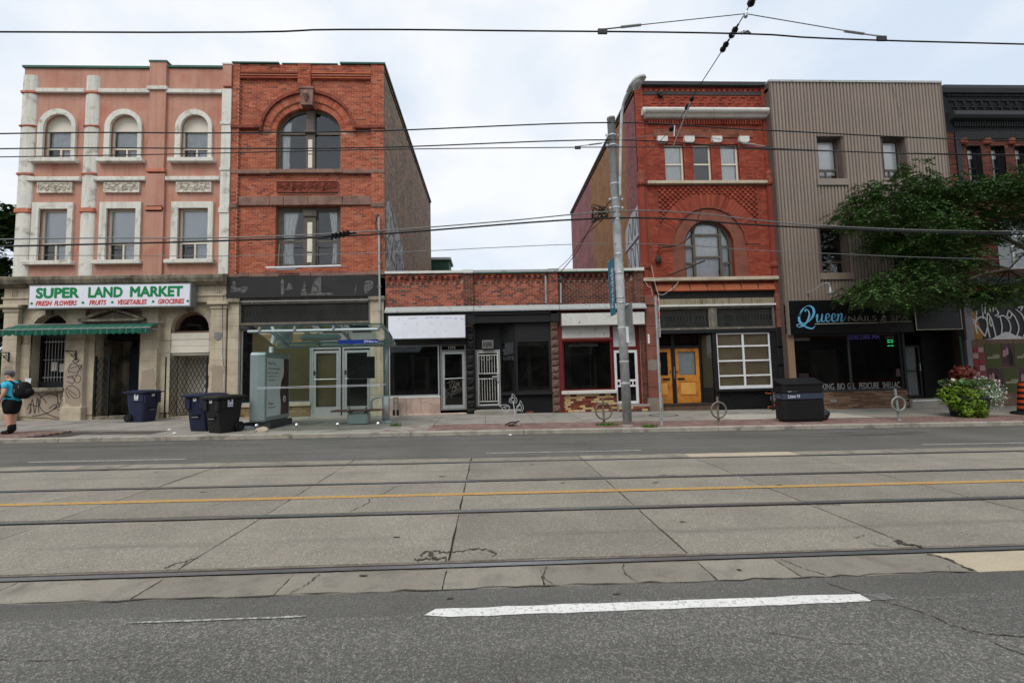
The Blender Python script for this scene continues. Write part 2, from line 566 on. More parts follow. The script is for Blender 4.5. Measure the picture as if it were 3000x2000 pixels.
M['brick_multi'] = mat('brick_cream_maroon', S(140, 90, 70), cols=[(0, S(110, 58, 48)), (.38, S(190, 168, 118)), (.62, S(134, 76, 56)), (.8, S(196, 176, 140)), (.9, S(92, 50, 44))], isl=.1, bump=.3)
M['brick_buff'] = mat('brick_buff_slim', S(136, 108, 86), cols=[(0, S(138, 110, 88)), (.4, S(120, 92, 74)), (.75, S(150, 124, 102))], isl=.1, var=.1, bump=.5, bs=40)
M['brick_tan'] = mat('brick_tan', S(138, 118, 84), cols=[(0, S(140, 120, 86)), (.5, S(122, 100, 70)), (.8, S(152, 134, 98))], isl=.1, bump=.4)
M['brick_black'] = mat('brick_painted_black', S(22, 23, 24), rough=.7, isl=.15, var=.15, bump=.3)
M['mortar'] = mat('mortar', S(188, 152, 128), var=.2, vs=3, bump=.4, bs=90)
M['mortar_red'] = mat('mortar_red', S(124, 76, 62), var=.2, vs=3, bump=.4, bs=90)
M['mortar_shop'] = mat('mortar_shop', S(172, 148, 130), var=.25, vs=3, bump=.4, bs=90)
M['brownstone'] = mat('brownstone', S(138, 108, 96), var=.15, vs=2.5, col2=S(96, 76, 68), c2at=.6, c2w=.12, c2s=2, streak=.3, bump=.6, bs=28)
M['terracotta'] = mat('terracotta', S(130, 68, 54), var=.2, vs=6, col2=S(86, 42, 34), c2at=.58, c2w=.1, c2s=7, bump=.7, bs=24)
M['terracotta_tile'] = mat('terracotta_tile', S(150, 84, 58), isl=.1, var=.15, vs=4, col2=S(96, 56, 40), c2at=.66, c2w=.08, c2s=4)
M['olive_frame'] = mat('olive_paint', S(92, 86, 76), rough=.6, var=.1, vs=4, col2=S(66, 60, 54), c2at=.62, c2w=.1, c2s=5, bump=.1)
M['cream_paint'] = mat('cream_paint', S(214, 208, 192), rough=.6, var=.05)
M['vinyl_cream'] = mat('vinyl_window', S(206, 200, 182), rough=.5, var=.05, bump=0)
M['white_paint'] = mat('white_paint', S(222, 224, 228), rough=.5, var=.06, vs=3, streak=.12, streak_col=S(150, 150, 150), bump=.05)
M['white_sign'] = mat('white_sign', S(226, 229, 238), rough=.35, var=.04, vs=1.5, streak=.1, streak_col=S(170, 172, 178), grain=.02, bump=0)
M['white_peel'] = mat('peeling_white', S(206, 206, 200), rough=.6, streak=.2, streak_col=S(150, 146, 138), col2=S(120, 118, 110), c2at=.66, c2w=.04, c2s=6, var=.08)
M['alu'] = mat('aluminium', S(168, 172, 172), rough=.42, metal=.35, var=.08, vs=5, spec=.5, bump=.03)
M['alu_grey'] = mat('aluminium_dull', S(132, 134, 132), rough=.5, metal=.3, var=.14, vs=5, bump=.03)
M['galv'] = mat('galvanised_steel', S(190, 195, 196), rough=.5, metal=.12, var=.12, vs=3, col2=S(146, 150, 150), c2at=.58, c2w=.12, c2s=3.5, streak=.15, streak_col=S(110, 112, 112), bump=.06)
M['flashing'] = mat('metal_flashing', S(168, 171, 170), rough=.45, metal=.2, var=.1, vs=4, col2=S(120, 124, 122), c2at=.62, c2w=.07, c2s=4, bump=.08)
M['flash_green'] = mat('green_coping', S(54, 96, 84), rough=.6, var=.15)
M['flash_dark'] = mat('dark_coping', S(58, 60, 62), rough=.6, var=.1)
M['black_paint'] = mat('black_paint', S(20, 21, 23), rough=.55, spec=.4, var=.2, vs=3, col2=S(32, 33, 35), c2at=.66, c2w=.1, c2s=4, bump=.15, bs=40)
M['black_rock'] = mat('rock_painted_black', S(26, 26, 28), rough=.6, isl=.25, var=.3, vs=9, bump=1.0, bs=14)
M['brown_rock'] = mat('rock_brownstone', S(106, 82, 74), isl=.15, var=.25, vs=8, bump=1.0, bs=14)
M['red_paint'] = mat('red_paint', S(110, 34, 34), rough=.6, var=.15, vs=3, col2=S(78, 28, 30), c2at=.6, c2w=.1, c2s=3)
M['pink_stone'] = mat('pink_marble', S(186, 162, 150), rough=.5, var=.08, vs=3, col2=S(150, 132, 122), c2at=.58, c2w=.12, c2s=1.6, streak=.2, isl=.05)
M['concrete'] = mat('concrete', S(146, 142, 134), var=.1, vs=1.5, col2=S(108, 104, 97), c2at=.62, c2w=.12, c2s=1.2, grain=.1, gs=120, isl=.06, bump=.25, bs=120, spots=(5.5, .13, .55))
M['kerb'] = mat('kerb_concrete', S(158, 153, 142), var=.12, vs=2, col2=S(110, 106, 98), c2at=.6, c2w=.1, c2s=3, grain=.12, gs=90, isl=.06, bump=.3, bs=60)
M['paver'] = mat('paver', S(128, 104, 98), cols=[(0, S(134, 106, 99)), (.35, S(120, 97, 92)), (.7, S(140, 116, 109)), (.9, S(112, 94, 90))], isl=.08, var=.1, vs=1.2, bump=.2)
M['joint_dirt'] = mat('joint_dirt', S(70, 66, 60), var=.3, vs=8)
M['tan_paper'] = mat('kraft_paper', S(152, 140, 102), rough=.8, var=.09, vs=1.2, bump=.1, bs=3)
M['tan_paper2'] = mat('brown_paper', S(168, 152, 124), rough=.8, var=.12, vs=2.2, bump=.5, bs=2.5)
M['interior'] = mat('interior_shade', S(24, 24, 24), var=.3, vs=1)  # near-black colour stands in for the shade of unlit rooms
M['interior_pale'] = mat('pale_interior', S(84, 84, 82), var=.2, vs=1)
M['curtain'] = mat('curtain', S(238, 240, 238), rough=.9, var=.06, vs=5, bump=.05)
M['curtain_grey'] = mat('curtain_grey', S(206, 212, 215), rough=.9, var=.1, vs=5)
M['blind'] = mat('blind', S(226, 232, 236), rough=.8, var=.05)
M['wood'] = mat('varnished_pine', S(200, 132, 52), rough=.42, spec=.5, var=.12, vs=3, col2=S(160, 92, 34), c2at=.58, c2w=.12, c2s=4, grain=.06)
M['wood_light'] = mat('pine_panel', S(214, 156, 78), rough=.42, spec=.5, var=.08, vs=3)
M['timber_grey'] = mat('weathered_timber', S(112, 108, 98), var=.2, vs=5, streak=.5, streak_col=S(72, 66, 58), col2=S(150, 144, 130), c2at=.64, c2w=.08, c2s=6)
M['siding'] = mat('brown_metal_siding', S(135, 123, 113), rough=.55, spec=.35, var=.06, vs=.8, streak=.32, streak_col=S(112, 98, 89), isl=.05, grain=.03, bump=.03)
M['siding_dark'] = mat('brown_metal_trim', S(98, 86, 80), rough=.6, var=.1)
M['green_awning'] = mat('awning_green', S(16, 84, 68), rough=.8, var=.12, vs=3, bump=.1)
M['awning_stripe'] = mat('awning_stripe', S(84, 118, 102), rough=.8, var=.15, vs=5)
M['sign_green'] = mat('letter_green', S(14, 130, 72), rough=.4, var=.05, bump=0)
M['sign_red'] = mat('letter_red', S(206, 60, 56), rough=.4, var=.05, bump=0)
M['black_spray'] = mat('black_spray', S(62, 58, 54), rough=.7, var=.2)
M['grey_spray'] = mat('grey_spray', S(104, 98, 90), rough=.8, var=.2)
M['white_spray'] = mat('white_spray', S(216, 216, 218), rough=.6, var=.06)
M['black_metal'] = mat('black_metal', S(26, 27, 28), rough=.5, spec=.4, var=.15)
M['cable'] = mat('cable_black', S(20, 20, 21), rough=.55, spec=.4, var=0, grain=0, bump=0)
M['cable_grey'] = mat('cable_grey', S(118, 120, 120), rough=.5, metal=.4, var=0, grain=0, bump=0)
M['steel'] = mat('steel_bright', S(176, 180, 182), rough=.3, metal=.8, var=.08, bump=0)
M['rail_steel'] = mat('rail_steel', S(150, 152, 154), rough=.3, metal=.75, var=.15, vs=4, bump=.03)
M['rail_rust'] = mat('rail_groove', S(62, 54, 48), rough=.8, var=.3, vs=8)
M['plastic_blue'] = mat('bin_blue', S(26, 33, 60), rough=.5, spec=.4, var=.1, vs=4, grain=.04, bump=.06, bs=150)
M['plastic_black'] = mat('bin_black', S(25, 26, 25), rough=.55, spec=.35, var=.1, vs=4, grain=.04, bump=.06, bs=150)
M['litter_black'] = mat('litter_bin_black', S(20, 21, 23), rough=.45, spec=.4, var=.12, vs=4, bump=.04)
M['litter_band'] = mat('litter_bin_band', S(58, 65, 82), rough=.5, var=.06)
M['bag'] = mat('bin_liner', S(22, 22, 24), rough=.25, spec=.6, var=.1)
M['blue_sign'] = mat('street_sign_blue', S(24, 54, 128), rough=.4, var=.05, bump=0)
M['banner'] = mat('banner_teal', S(52, 112, 138), rough=.7, var=.08, vs=3)
M['shelter_grey'] = mat('shelter_grey', S(152, 166, 168), rough=.4, metal=.3, spec=.5, var=.08, bump=.02)
M['poster_dark'] = mat('poster_dark', S(66, 42, 42), rough=.4, var=.2, vs=2.5)
M['poster_white'] = mat('poster_white', S(226, 229, 233), rough=.4, var=.04)
M['poster_olive'] = mat('poster_olive', S(74, 80, 40), rough=.6, var=.08)
M['poster_photo'] = mat('poster_photo', S(62, 48, 46), rough=.5, var=.45, vs=4, col2=S(110, 60, 66), c2at=.6, c2w=.1, c2s=5)
M['poster_pink'] = mat('poster_pink', S(170, 128, 138), rough=.6, var=.1)
M['poster_red'] = mat('poster_red', S(150, 50, 62), rough=.6, var=.12, vs=8)
M['poster_pale'] = mat('poster_pale', S(186, 150, 156), rough=.6, var=.25, vs=14)
M['poster_violet'] = mat('poster_violet', S(104, 84, 150), rough=.6, var=.15, vs=9)
M['rust_board'] = mat('rusty_board', S(122, 104, 88), var=.2, vs=3, col2=S(96, 66, 44), c2at=.58, c2w=.1, c2s=3, streak=.5, streak_col=S(80, 58, 42))
M['ochre_paint'] = mat('ochre_paint', S(168, 124, 56), var=.15, vs=3)
M['lilac_paint'] = mat('lilac_paint', S(150, 147, 158), var=.1, vs=3)
M['skin'] = mat('skin', S(208, 160, 138), rough=.55, var=.04, grain=.03, bump=.02)
M['shirt'] = mat('shirt_cyan', S(62, 186, 214), rough=.9, var=.08, vs=7, bump=.15, bs=25)
M['shorts'] = mat('shorts_black', S(22, 22, 24), rough=.9, var=.15)
M['backpack'] = mat('backpack_black', S(20, 20, 23), rough=.75, var=.15, vs=9)
M['cap_grey'] = mat('cap_grey', S(92, 92, 98), rough=.9, var=.15, vs=20)
M['shoe'] = mat('shoe_black', S(20, 20, 20), rough=.6)
M['barrel_orange'] = mat('barrel_orange', S(196, 74, 30), rough=.5, var=.05)
M['rubber'] = mat('rubber_black', S(24, 24, 25), rough=.7, var=.15)
M['leaf'] = mat('leaf_locust', S(74, 102, 52), rough=.6, spec=.3, hue=.02, isl=.32, var=.2, vs=.9, grain=0, bump=0)
M['leaf_left'] = mat('leaf_dark', S(58, 86, 46), rough=.6, spec=.3, hue=.02, isl=.32, var=.2, vs=.9, grain=0, bump=0)
M['leaf_lime'] = mat('leaf_lime', S(98, 126, 36), rough=.6, hue=.02, isl=.25, var=.15, grain=0, bump=0)
M['leaf_coleus'] = mat('leaf_maroon', S(104, 50, 40), rough=.6, isl=.3, grain=0, bump=0)
M['leaf_grey'] = mat('leaf_silver', S(132, 158, 126), rough=.6, isl=.25, grain=0, bump=0)
M['petal'] = mat('petal_white', S(232, 228, 228), rough=.7, isl=.06, grain=0, bump=0)
M['petal_pink'] = mat('petal_pink', S(220, 190, 194), rough=.7, isl=.1, grain=0, bump=0)
M['bark'] = mat('bark', S(76, 66, 58), var=.25, vs=6, bump=.8, bs=20)
M['grass'] = mat('weed_grass', S(84, 108, 48), hue=.02, isl=.25, grain=0, bump=0)
M['planter'] = mat('planter_black', S(38, 42, 48), rough=.5, var=.1)
M['meter_grey'] = mat('meter_grey', S(140, 142, 140), rough=.5, var=.1)
M['lamp_glass'] = mat('lamp_lens', S(176, 178, 170), rough=.15, spec=.5, var=.1, bump=0)
M['green_clad'] = mat('green_cladding', S(38, 74, 60), rough=.6, var=.1)
M['orange_scrap'] = mat('rust_orange', S(150, 86, 56), var=.2)
M['roof'] = mat('roof_felt', S(70, 70, 72), var=.2)
M['asphalt_patch'] = mat('asphalt_patch', S(84, 78, 74), var=.12, vs=3, grain=.25, gs=90, bump=.4, bs=120)
M['led_blue'] = emat('led_violet', (0.16, 0.14, 0.6, 1), 0.16)
M['led_green'] = emat('led_green', (0.05, 0.8, 0.25, 1), 0.9)
M['glass'] = glassmat('window_glass', tint=(.98, .99, 1, 1), refl=1.7, ior=1.55, wob=.04, dirt=.012)
M['glass_dark'] = glassmat('shop_glass', tint=(.66, .69, .69, 1), refl=.9, ior=1.5, dirt=.012)
M['glass_clear'] = glassmat('clear_shop_glass', tint=(.93, .95, .94, 1), refl=.9, ior=1.5, dirt=.015)
M['glass_shelter'] = glassmat('shelter_glass', tint=(.88, .94, .91, 1), refl=.45, ior=1.45, dirt=.006)
M['glass_roof'] = glassmat('shelter_roof_glass', tint=(.46, .68, .62, 1), refl=.9, ior=1.5, dirt=.10)

# --- asphalt: coarse aggregate, worn patches, tar
def asphalt(name, base, light, dark, worn, fine):
    m, k, b = newmat(name)
    P = k.new('ShaderNodeNewGeometry').outputs['Position']
    vo = k.new('ShaderNodeTexVoronoi'); vo.inputs['Scale'].default_value = fine; k.link(P, vo.inputs['Vector'])
    vo2 = k.new('ShaderNodeTexVoronoi'); vo2.inputs['Scale'].default_value = fine * 2.1; k.link(P, vo2.inputs['Vector'])
    sep = k.new('ShaderNodeSeparateColor'); k.link(vo.outputs['Color'], sep.inputs[0])
    sep2 = k.new('ShaderNodeSeparateColor'); k.link(vo2.outputs['Color'], sep2.inputs[0])
    c = k.mix(k.ramp(sep.outputs[0], .55, 1.0), base, light)
    c = k.mix(k.ramp(sep2.outputs[1], .5, .95, 0, .75), c, dark)
    c = k.mix(k.ramp(sep2.outputs[2], .92, .97, 0, .55), c, S(178, 174, 166))
    c = k.mix(k.ramp(k.noise(P, .55, 5, .6, .4), .45, .68, 0, .4), c, worn)
    c = k.mix(1.0, c, k.ramp(k.noise(k.scaled(P, (.16, 1.5, 1)), 1.5, 5, .6), .3, .7, .84, 1.16), 'MULTIPLY')
    c = k.mix(1.0, c, k.ramp(k.noise(P, .32, 4, .6, .6), .32, .68, .86, 1.13), 'MULTIPLY')
    c = k.mix(k.ramp(k.noise(P, 1.9, 6, .7, .5), .63, .72, 0, .35), c, dark)
    k.link(c, b.inputs['Base Color'])
    b.inputs['Roughness'].default_value = .88
    b.inputs['Specular IOR Level'].default_value = .25
    bp = k.new('ShaderNodeBump', Strength=.55, Distance=.006)
    k.link(vo.outputs['Distance'], bp.inputs['Height']); k.link(bp.outputs[0], b.inputs['Normal'])
    return m
M['asphalt'] = asphalt('asphalt_coarse', S(97, 96, 92), S(132, 130, 124), S(68, 67, 65), S(88, 87, 84), 74)
M['asphalt_far'] = asphalt('asphalt_worn', S(92, 91, 87), S(114, 112, 107), S(78, 77, 74), S(84, 83, 80), 130)

# --- track slab concrete: exposed aggregate, oil line between the rails, tyre polish
def slab_mat():
    m, k, b = newmat('track_concrete')
    g = k.new('ShaderNodeNewGeometry'); P = g.outputs['Position']
    oi = k.new('ShaderNodeObjectInfo')
    vo = k.new('ShaderNodeTexVoronoi'); vo.inputs['Scale'].default_value = 85; k.link(P, vo.inputs['Vector'])
    sep = k.new('ShaderNodeSeparateColor'); k.link(vo.outputs['Color'], sep.inputs[0])
    c = k.mix(k.ramp(sep.outputs[0], .6, 1.0, 0, .7), S(134, 128, 117), S(158, 152, 140))
    c = k.mix(k.ramp(sep.outputs[1], .72, .98, 0, .6), c, S(98, 95, 89))
    c = k.mix(k.ramp(sep.outputs[2], .95, .98, 0, .4), c, S(198, 194, 184))
    c = k.mix(1.0, c, k.ramp(oi.outputs['Random'], 0, 1, .86, 1.08), 'MULTIPLY')
    c = k.mix(1.0, c, k.ramp(k.noise(P, 1.1, 6, .62, .3), .3, .7, .82, 1.1), 'MULTIPLY')
    # dark oil drips
    c = k.mix(k.ramp(k.noise(k.scaled(P, (.35, 1.6, 1)), 3.0, 6, .7), .64, .78, 0, .5), c, S(84, 82, 78))
    sp = k.new('ShaderNodeSeparateXYZ'); k.link(P, sp.inputs[0])
    for yc, w, a in ((4.52, .10, .38), (7.62, .12, .22)):
        wob = k.math('ADD', sp.outputs[1], k.math('MULTIPLY', k.noise(k.scaled(P, (.5, .5, .5)), 1.0, 3), .16))
        d = k.math('ABSOLUTE', k.math('SUBTRACT', wob, yc + .08))
        f = k.math('MULTIPLY', k.ramp(d, 0, w, a, 0), k.ramp(k.noise(k.scaled(P, (.6, 4, 1)), 1.3, 4), .35, .6))
        c = k.mix(f, c, S(74, 72, 70))
    k.link(c, b.inputs['Base Color'])
    b.inputs['Roughness'].default_value = .86; b.inputs['Specular IOR Level'].default_value = .25
    bp = k.new('ShaderNodeBump', Strength=.35, Distance=.004)
    k.link(vo.outputs['Distance'], bp.inputs['Height']); k.link(bp.outputs[0], b.inputs['Normal'])
    return m
M['slab'] = slab_mat()
M['slab_edge'] = mat('track_shoulder_concrete', S(138, 132, 121), var=.1, vs=2, col2=S(108, 104, 97), c2at=.6, c2w=.12, c2s=3, isl=.12, grain=.16, gs=80, bump=.3, bs=80)
M['bedding'] = mat('rail_bedding', S(124, 117, 106), var=.25, vs=5, col2=S(92, 86, 78), c2at=.55, c2w=.1, c2s=4)
M['slab_new'] = mat('concrete_patch', S(176, 164, 142), var=.08, vs=3, grain=.12, gs=80, bump=.2, bs=80)

def paint_mat(name, col, wear, under, at=.5):
    m, k, b = newmat(name)
    P = k.new('ShaderNodeNewGeometry').outputs['Position']
    f = k.ramp(k.noise(P, 34, 4, .7), at - .06, at + .06, 0, wear)
    f2 = k.ramp(k.noise(P, 3, 4, .6), .5, .72, 0, .5)
    c = k.mix(f, col, under); c = k.mix(f2, c, tuple(.8 * q for q in col[:3]) + (1,))
    k.link(c, b.inputs['Base Color']); b.inputs['Roughness'].default_value = .75
    bp = k.new('ShaderNodeBump', Strength=.3, Distance=.004)
    k.link(k.noise(P, 80, 3), bp.inputs['Height']); k.link(bp.outputs[0], b.inputs['Normal'])
    return m
M['line_white'] = paint_mat('white_line', S(222, 222, 218), .75, S(128, 127, 123), .58)
M['line_worn'] = paint_mat('white_line_worn', S(176, 176, 170), .9, S(100, 99, 96), .5)
M['line_ghost'] = paint_mat('white_line_ghost', S(132, 131, 127), .95, S(98, 97, 94), .42)
M['line_yellow'] = paint_mat('yellow_line', S(194, 146, 66), .8, S(138, 126, 102), .5)

# ================================================================ ground and street
XL, XR = -26.0, 28.0
def sheet(mb, xs, ys, zf, lift=0.0, mi=0):
    n = len(ys); base = len(mb.v)
    for x in xs:
        for y in ys: mb.v.append((x, y, zf(x, y) + lift))
    for i in range(len(xs) - 1):
        for j in range(n - 1):
            q = base + i * n + j
            mb.f.append((q, q + n, q + n + 1, q + 1)); mb.mi.append(mi)
    return mb
def frange(a, b, n): return [a + (b - a) * i / n for i in range(n + 1)]

ground = sheet(MB(), [-700, -200, -70, 0, 70, 200, 700], [-400, -60, 0, 12, 30, 80, 300, 800], lambda x, y: tilt(x), -.35).obj('ground', M['asphalt_patch'])
tag(ground, kind='structure')
road = sheet(MB(), [-70, -40, XL, 0, XR, 40, 70], [-30, -8, 0, 2.9], road_z).obj('road', M['asphalt'])
tag(road, kind='structure')
sheet(MB(), [-70, -40, XL, 0, XR, 40, 70], [8.80, 9.0, 12.34], road_z).obj('far_lane', M['asphalt_far'], road)
sheet(MB(), [-70, XL, 0, XR, 70], [3.40, 8.82], road_z, -.025).obj('slab_bed', M['joint_dirt'], road)

# ragged seam between the coarse asphalt and the smoother strip beside the concrete
wob = random.Random(3)
xs_ = [-70, -40] + frange(XL, -14.1, 6) + frange(-14, 4.4, 150) + frange(4.5, XR, 8) + [40, 70]
edge = [(x, 3.16 + .05 * math.sin(x * 1.7) + wob.uniform(-.02, .02) if -14 <= x <= 4.4 else 3.40) for x in xs_]
ma, mbp = MB(), MB()
for (x, a), (x2, a2) in zip(edge, edge[1:]):
    z1, z2 = road_z(x, 3), road_z(x2, 3)
    ma.quad((x, 2.9, z1), (x2, 2.9, z2), (x2, a2, z2), (x, a, z1))
    mbp.quad((x, a, z1), (x2, a2, z2), (x2, 3.43, z2), (x, 3.43, z1))
ma.obj('near_lane_edge', M['asphalt'], road); mbp.obj('asphalt_strip', M['asphalt_far'], road)

# track slabs, one object each, real joints between them
rows = [(3.44, 3.80, 'slab_edge'), (3.96, 5.27, 'slab'), (5.42, 6.78, 'slab'), (6.93, 8.27, 'slab'), (8.42, 8.79, 'slab_edge')]
jit = random.Random(5)
def slab(x0, x1, y0, y1, material, name='track_slab', chip=None):
    n = 7
    A, Bq = [], []
    top = []
    def rag(): return jit.uniform(-.006, .006)
    top += [(x0 + (x1 - x0) * i / n, y0 + rag()) for i in range(n)]
    top += [(x1 + rag(), y0 + (y1 - y0) * i / n) for i in range(n)]
    top += [(x1 - (x1 - x0) * i / n, y1 + rag()) for i in range(n)]
    top += [(x0 + rag(), y1 - (y1 - y0) * i / n) for i in range(n)]
    dz = jit.uniform(-.003, .003)
    m = len(top)
    v = [(x, y, road_z(x, y) + dz) for x, y in top] + [(x, y, road_z(x, y) - .07) for x, y in top]
    f = [tuple(range(m))] + [(i, i + m, (i + 1) % m + m, (i + 1) % m) for i in range(m)]
    return MB().add(v, f).obj(name, material, road)
JX = [-0.37 + 2.04 * k for k in range(-11, 13)]
JX[13] = 3.66; JX[12] = 1.65; JX[10] = -2.53; JX[9] = -4.75
for ri, (y0, y1, mm) in enumerate(rows):
    for a, b in zip(JX, JX[1:]):
        g = jit.uniform(.006, .011)
        if ri == 0 and a > 3 and a < 4: mm2 = 'slab_new'
        elif ri == 4 and 3.4 < a < 5: mm2 = 'slab_new'
        else: mm2 = mm
        if ri == 0 and -9 < a < 9:
            c = (a + b) / 2 + jit.uniform(-.4, .4)
            slab(a + g, c - .004, y0, y1, M[mm2]); slab(c + .004, b - g, y0, y1, M[mm2])
        else:
            slab(a + g, b - g, y0, y1, M[mm2])

# broken concrete and cracks
def crack(pts, w, name='crack', lift=.005, material='joint_dirt', zf=road_z):
    P = catmull(pts, 9)
    mb = MB(); r = random.Random(int(abs(pts[0][0]) * 1000) + len(pts))
    L, Rr = [], []
    for i, p in enumerate(P):
        q = Vector(P[min(i + 1, len(P) - 1)]) - Vector(P[max(i - 1, 0)])
        nn = Vector((-q.y, q.x)).normalized()
        ww = w * r.uniform(.15, 1.1) / 2 * (0.25 if i in (0, len(P) - 1) else 1)
        p = Vector(p) + nn * r.uniform(-w, w) * .8
        L.append(p + nn * ww); Rr.append(p - nn * ww)
    for i in range(len(P) - 1):
        mb.quad(*[(q.x, q.y, zf(q.x, q.y) + lift) for q in (Rr[i], Rr[i + 1], L[i + 1], L[i])])
    return mb.obj(name, M[material], road)
crack([(-.62, 4.06), (-.55, 4.18), (-.40, 4.14), (-.2, 4.18), (-.03, 4.17), (.02, 4.03)], .028)
crack([(-.66, 3.99), (-.5, 4.02), (-.38, 4.0)], .05)
crack([(-.55, 4.16), (-.5, 4.03), (-.45, 3.98)], .035)
crack([(-2.52, 4.2), (-2.62, 4.06), (-2.66, 3.98)], .02)
crack([(-2.54, 4.12), (-2.5, 3.98)], .03)
crack([(-.66, 5.19), (-.4, 5.2), (-.02, 5.2)], .012)
crack([(3.35, 4.1), (3.38, 4.0), (3.45, 3.97)], .012); crack([(3.3, 4.2), (3.42, 4.23), (3.46, 4.27)], .012)
crack([(3.66, 4.12), (3.62, 4.02), (3.74, 3.97)], .05)
crack([(3.62, 3.8), (3.66, 3.62), (3.62, 3.45)], .035)
crack([(3.48, 3.46), (3.55, 3.55)], .015)
crack([(3.7, 5.24), (3.85, 5.25), (4.0, 5.24)], .018)
crack([(2.5, 6.92), (2.62, 6.96), (2.75, 6.93)], .03)
crack([(-1.62, 5.45), (-1.5, 5.8), (-1.53, 6.0), (-1.4, 6.3), (-1.3, 6.7)], .018)
crack([(-3.5, 5.45), (-3.3, 6.0), (-3.0, 6.7)], .008)
crack([(-5.9, 5.45), (-5.6, 6.2), (-5.4, 6.75)], .01)
crack([(-1.35, 3.78), (-1.38, 3.6), (-1.45, 3.46)], .012); crack([(1.05, 3.78), (1.0, 3.62), (1.06, 3.46)], .012)
crack([(2.35, 3.78), (2.4, 3.6), (2.5, 3.46)], .01); crack([(.42, 3.78), (.38, 3.6), (.44, 3.46)], .008)
crack([(-3.6, 3.45), (-2.6, 3.44), (-1.5, 3.445), (-.4, 3.44), (.6, 3.445), (1.6, 3.435), (2.6, 3.445), (3.6, 3.44)], .02)
crack([(2.4, 3.35), (2.55, 3.1), (2.7, 2.9), (2.75, 2.72), (2.95, 2.62), (3.3, 2.6), (3.9, 2.66)], .012, zf=road_z)
crack([(2.76, 2.72), (2.8, 2.5), (2.9, 2.3), (2.95, 2.1)], .01)
crack([(.1, 2.45), (.12, 2.25), (.06, 2.1), (.1, 1.95)], .006)
crack([(-2.9, 2.8), (-2.4, 2.75), (-2.0, 2.76)], .006)
crack([(1.6, 2.75), (1.9, 2.62), (2.1, 2.6)], .006)
for (x, y, a, b) in ((-.92, 4.56, .05, .022), (-1.0, 3.72, .06, .02), (1.95, 4.78, .05, .014), (1.9, 3.6, .03, .014), (.85, 3.28, .04, .014), (-.3, 3.3, .05, .014), (-3.9, 6.55, .06, .02), (-2.2, 6.1, .07, .02), (2.3, 6.5, .07, .02), (3.9, 6.2, .06, .02), (-.75, 7.2, .08, .03), (.7, 8.0, .08, .02), (-5.5, 8.0, .08, .02), (-2.5, 2.2, .04, .03), (2.9, 2.0, .03, .02), (-1.3, 2.05, .03, .02), (1.0, 6.6, .05, .02)):
    a *= .7; b *= .8
    pts = [(x + a * math.cos(t) * jit.uniform(.5, 1.3), y + b * math.sin(t) * jit.uniform(.5, 1.3)) for t in [k * math.pi / 5 for k in range(10)]]
    MB().add([(px, py, road_z(px, py) + .006) for px, py in pts], [tuple(range(10))]).obj('tar_spot', M['joint_dirt'], road)

# painted markings
def marking(x0, x1, y0, y1, material, name, lift=.005, ragged=0.0, taper=0.0):
    mb = MB(); xs = frange(x0, x1, max(2, int(abs(x1 - x0) / .12)))
    r = random.Random(int(x0 * 100) + 7)
    A = [(x, y0 + r.uniform(-ragged, ragged)) for x in xs]; Bm = [(x, y1 + r.uniform(-ragged, ragged)) for x in xs]
    if taper:
        A[0] = (xs[0] - taper, (y0 + y1) / 2 - .02); Bm[0] = (xs[0] + taper * .3, y1)
    for i in range(len(xs) - 1):
        q = [A[i], A[i + 1], Bm[i + 1], Bm[i]]
        mb.quad(*[(px, py, road_z(px, py) + lift) for px, py in q])
    return mb.obj(name, material, road)
marking(-.40, 2.5, 3.055, 3.165, M['line_white'], 'lane_dash', .004, .007, .05)
marking(2.505, 2.68, 3.075, 3.16, M['line_ghost'], 'lane_dash', .004, .008)
marking(-2.3, -1.2, 3.118, 3.136, M['line_worn'], 'worn_line', .006, .004)
marking(-20, 22, 6.05, 6.165, M['line_yellow'], 'centre_line', .007, .004)
marking(-8.7, -5.84, 9.20, 9.30, M['line_worn'], 'lane_dash', .006, .006)
marking(-.1, 3.0, 9.20, 9.29, M['line_worn'], 'lane_dash', .006, .006)
marking(8.9, 11.6, 9.2, 9.3, M['line_worn'], 'lane_dash', .006, .006)
# darker oil blot and asphalt seam on the far lane
crack([(-13, 11.0), (-9, 11.35), (-6, 11.9), (-5.2, 12.2)], .03, 'asphalt_seam', .004)
crack([(2.0, 9.5), (2.2, 10.2), (1.9, 11.0)], .015, 'asphalt_seam', .004)
for (x, y, a, b) in ((9.5, 11.0, .75, .13), (10.6, 11.25, .35, .07), (8.9, 11.4, .3, .05)):
    pts = [(x + a * math.cos(t) * jit.uniform(.75, 1.2), y + b * math.sin(t) * jit.uniform(.75, 1.2)) for t in [k * math.pi / 9 for k in range(18)]]
    MB().add([(px, py, road_z(px, py) + .004) for px, py in pts], [tuple(range(18))]).obj('oil_stain', M['asphalt_patch'], road)

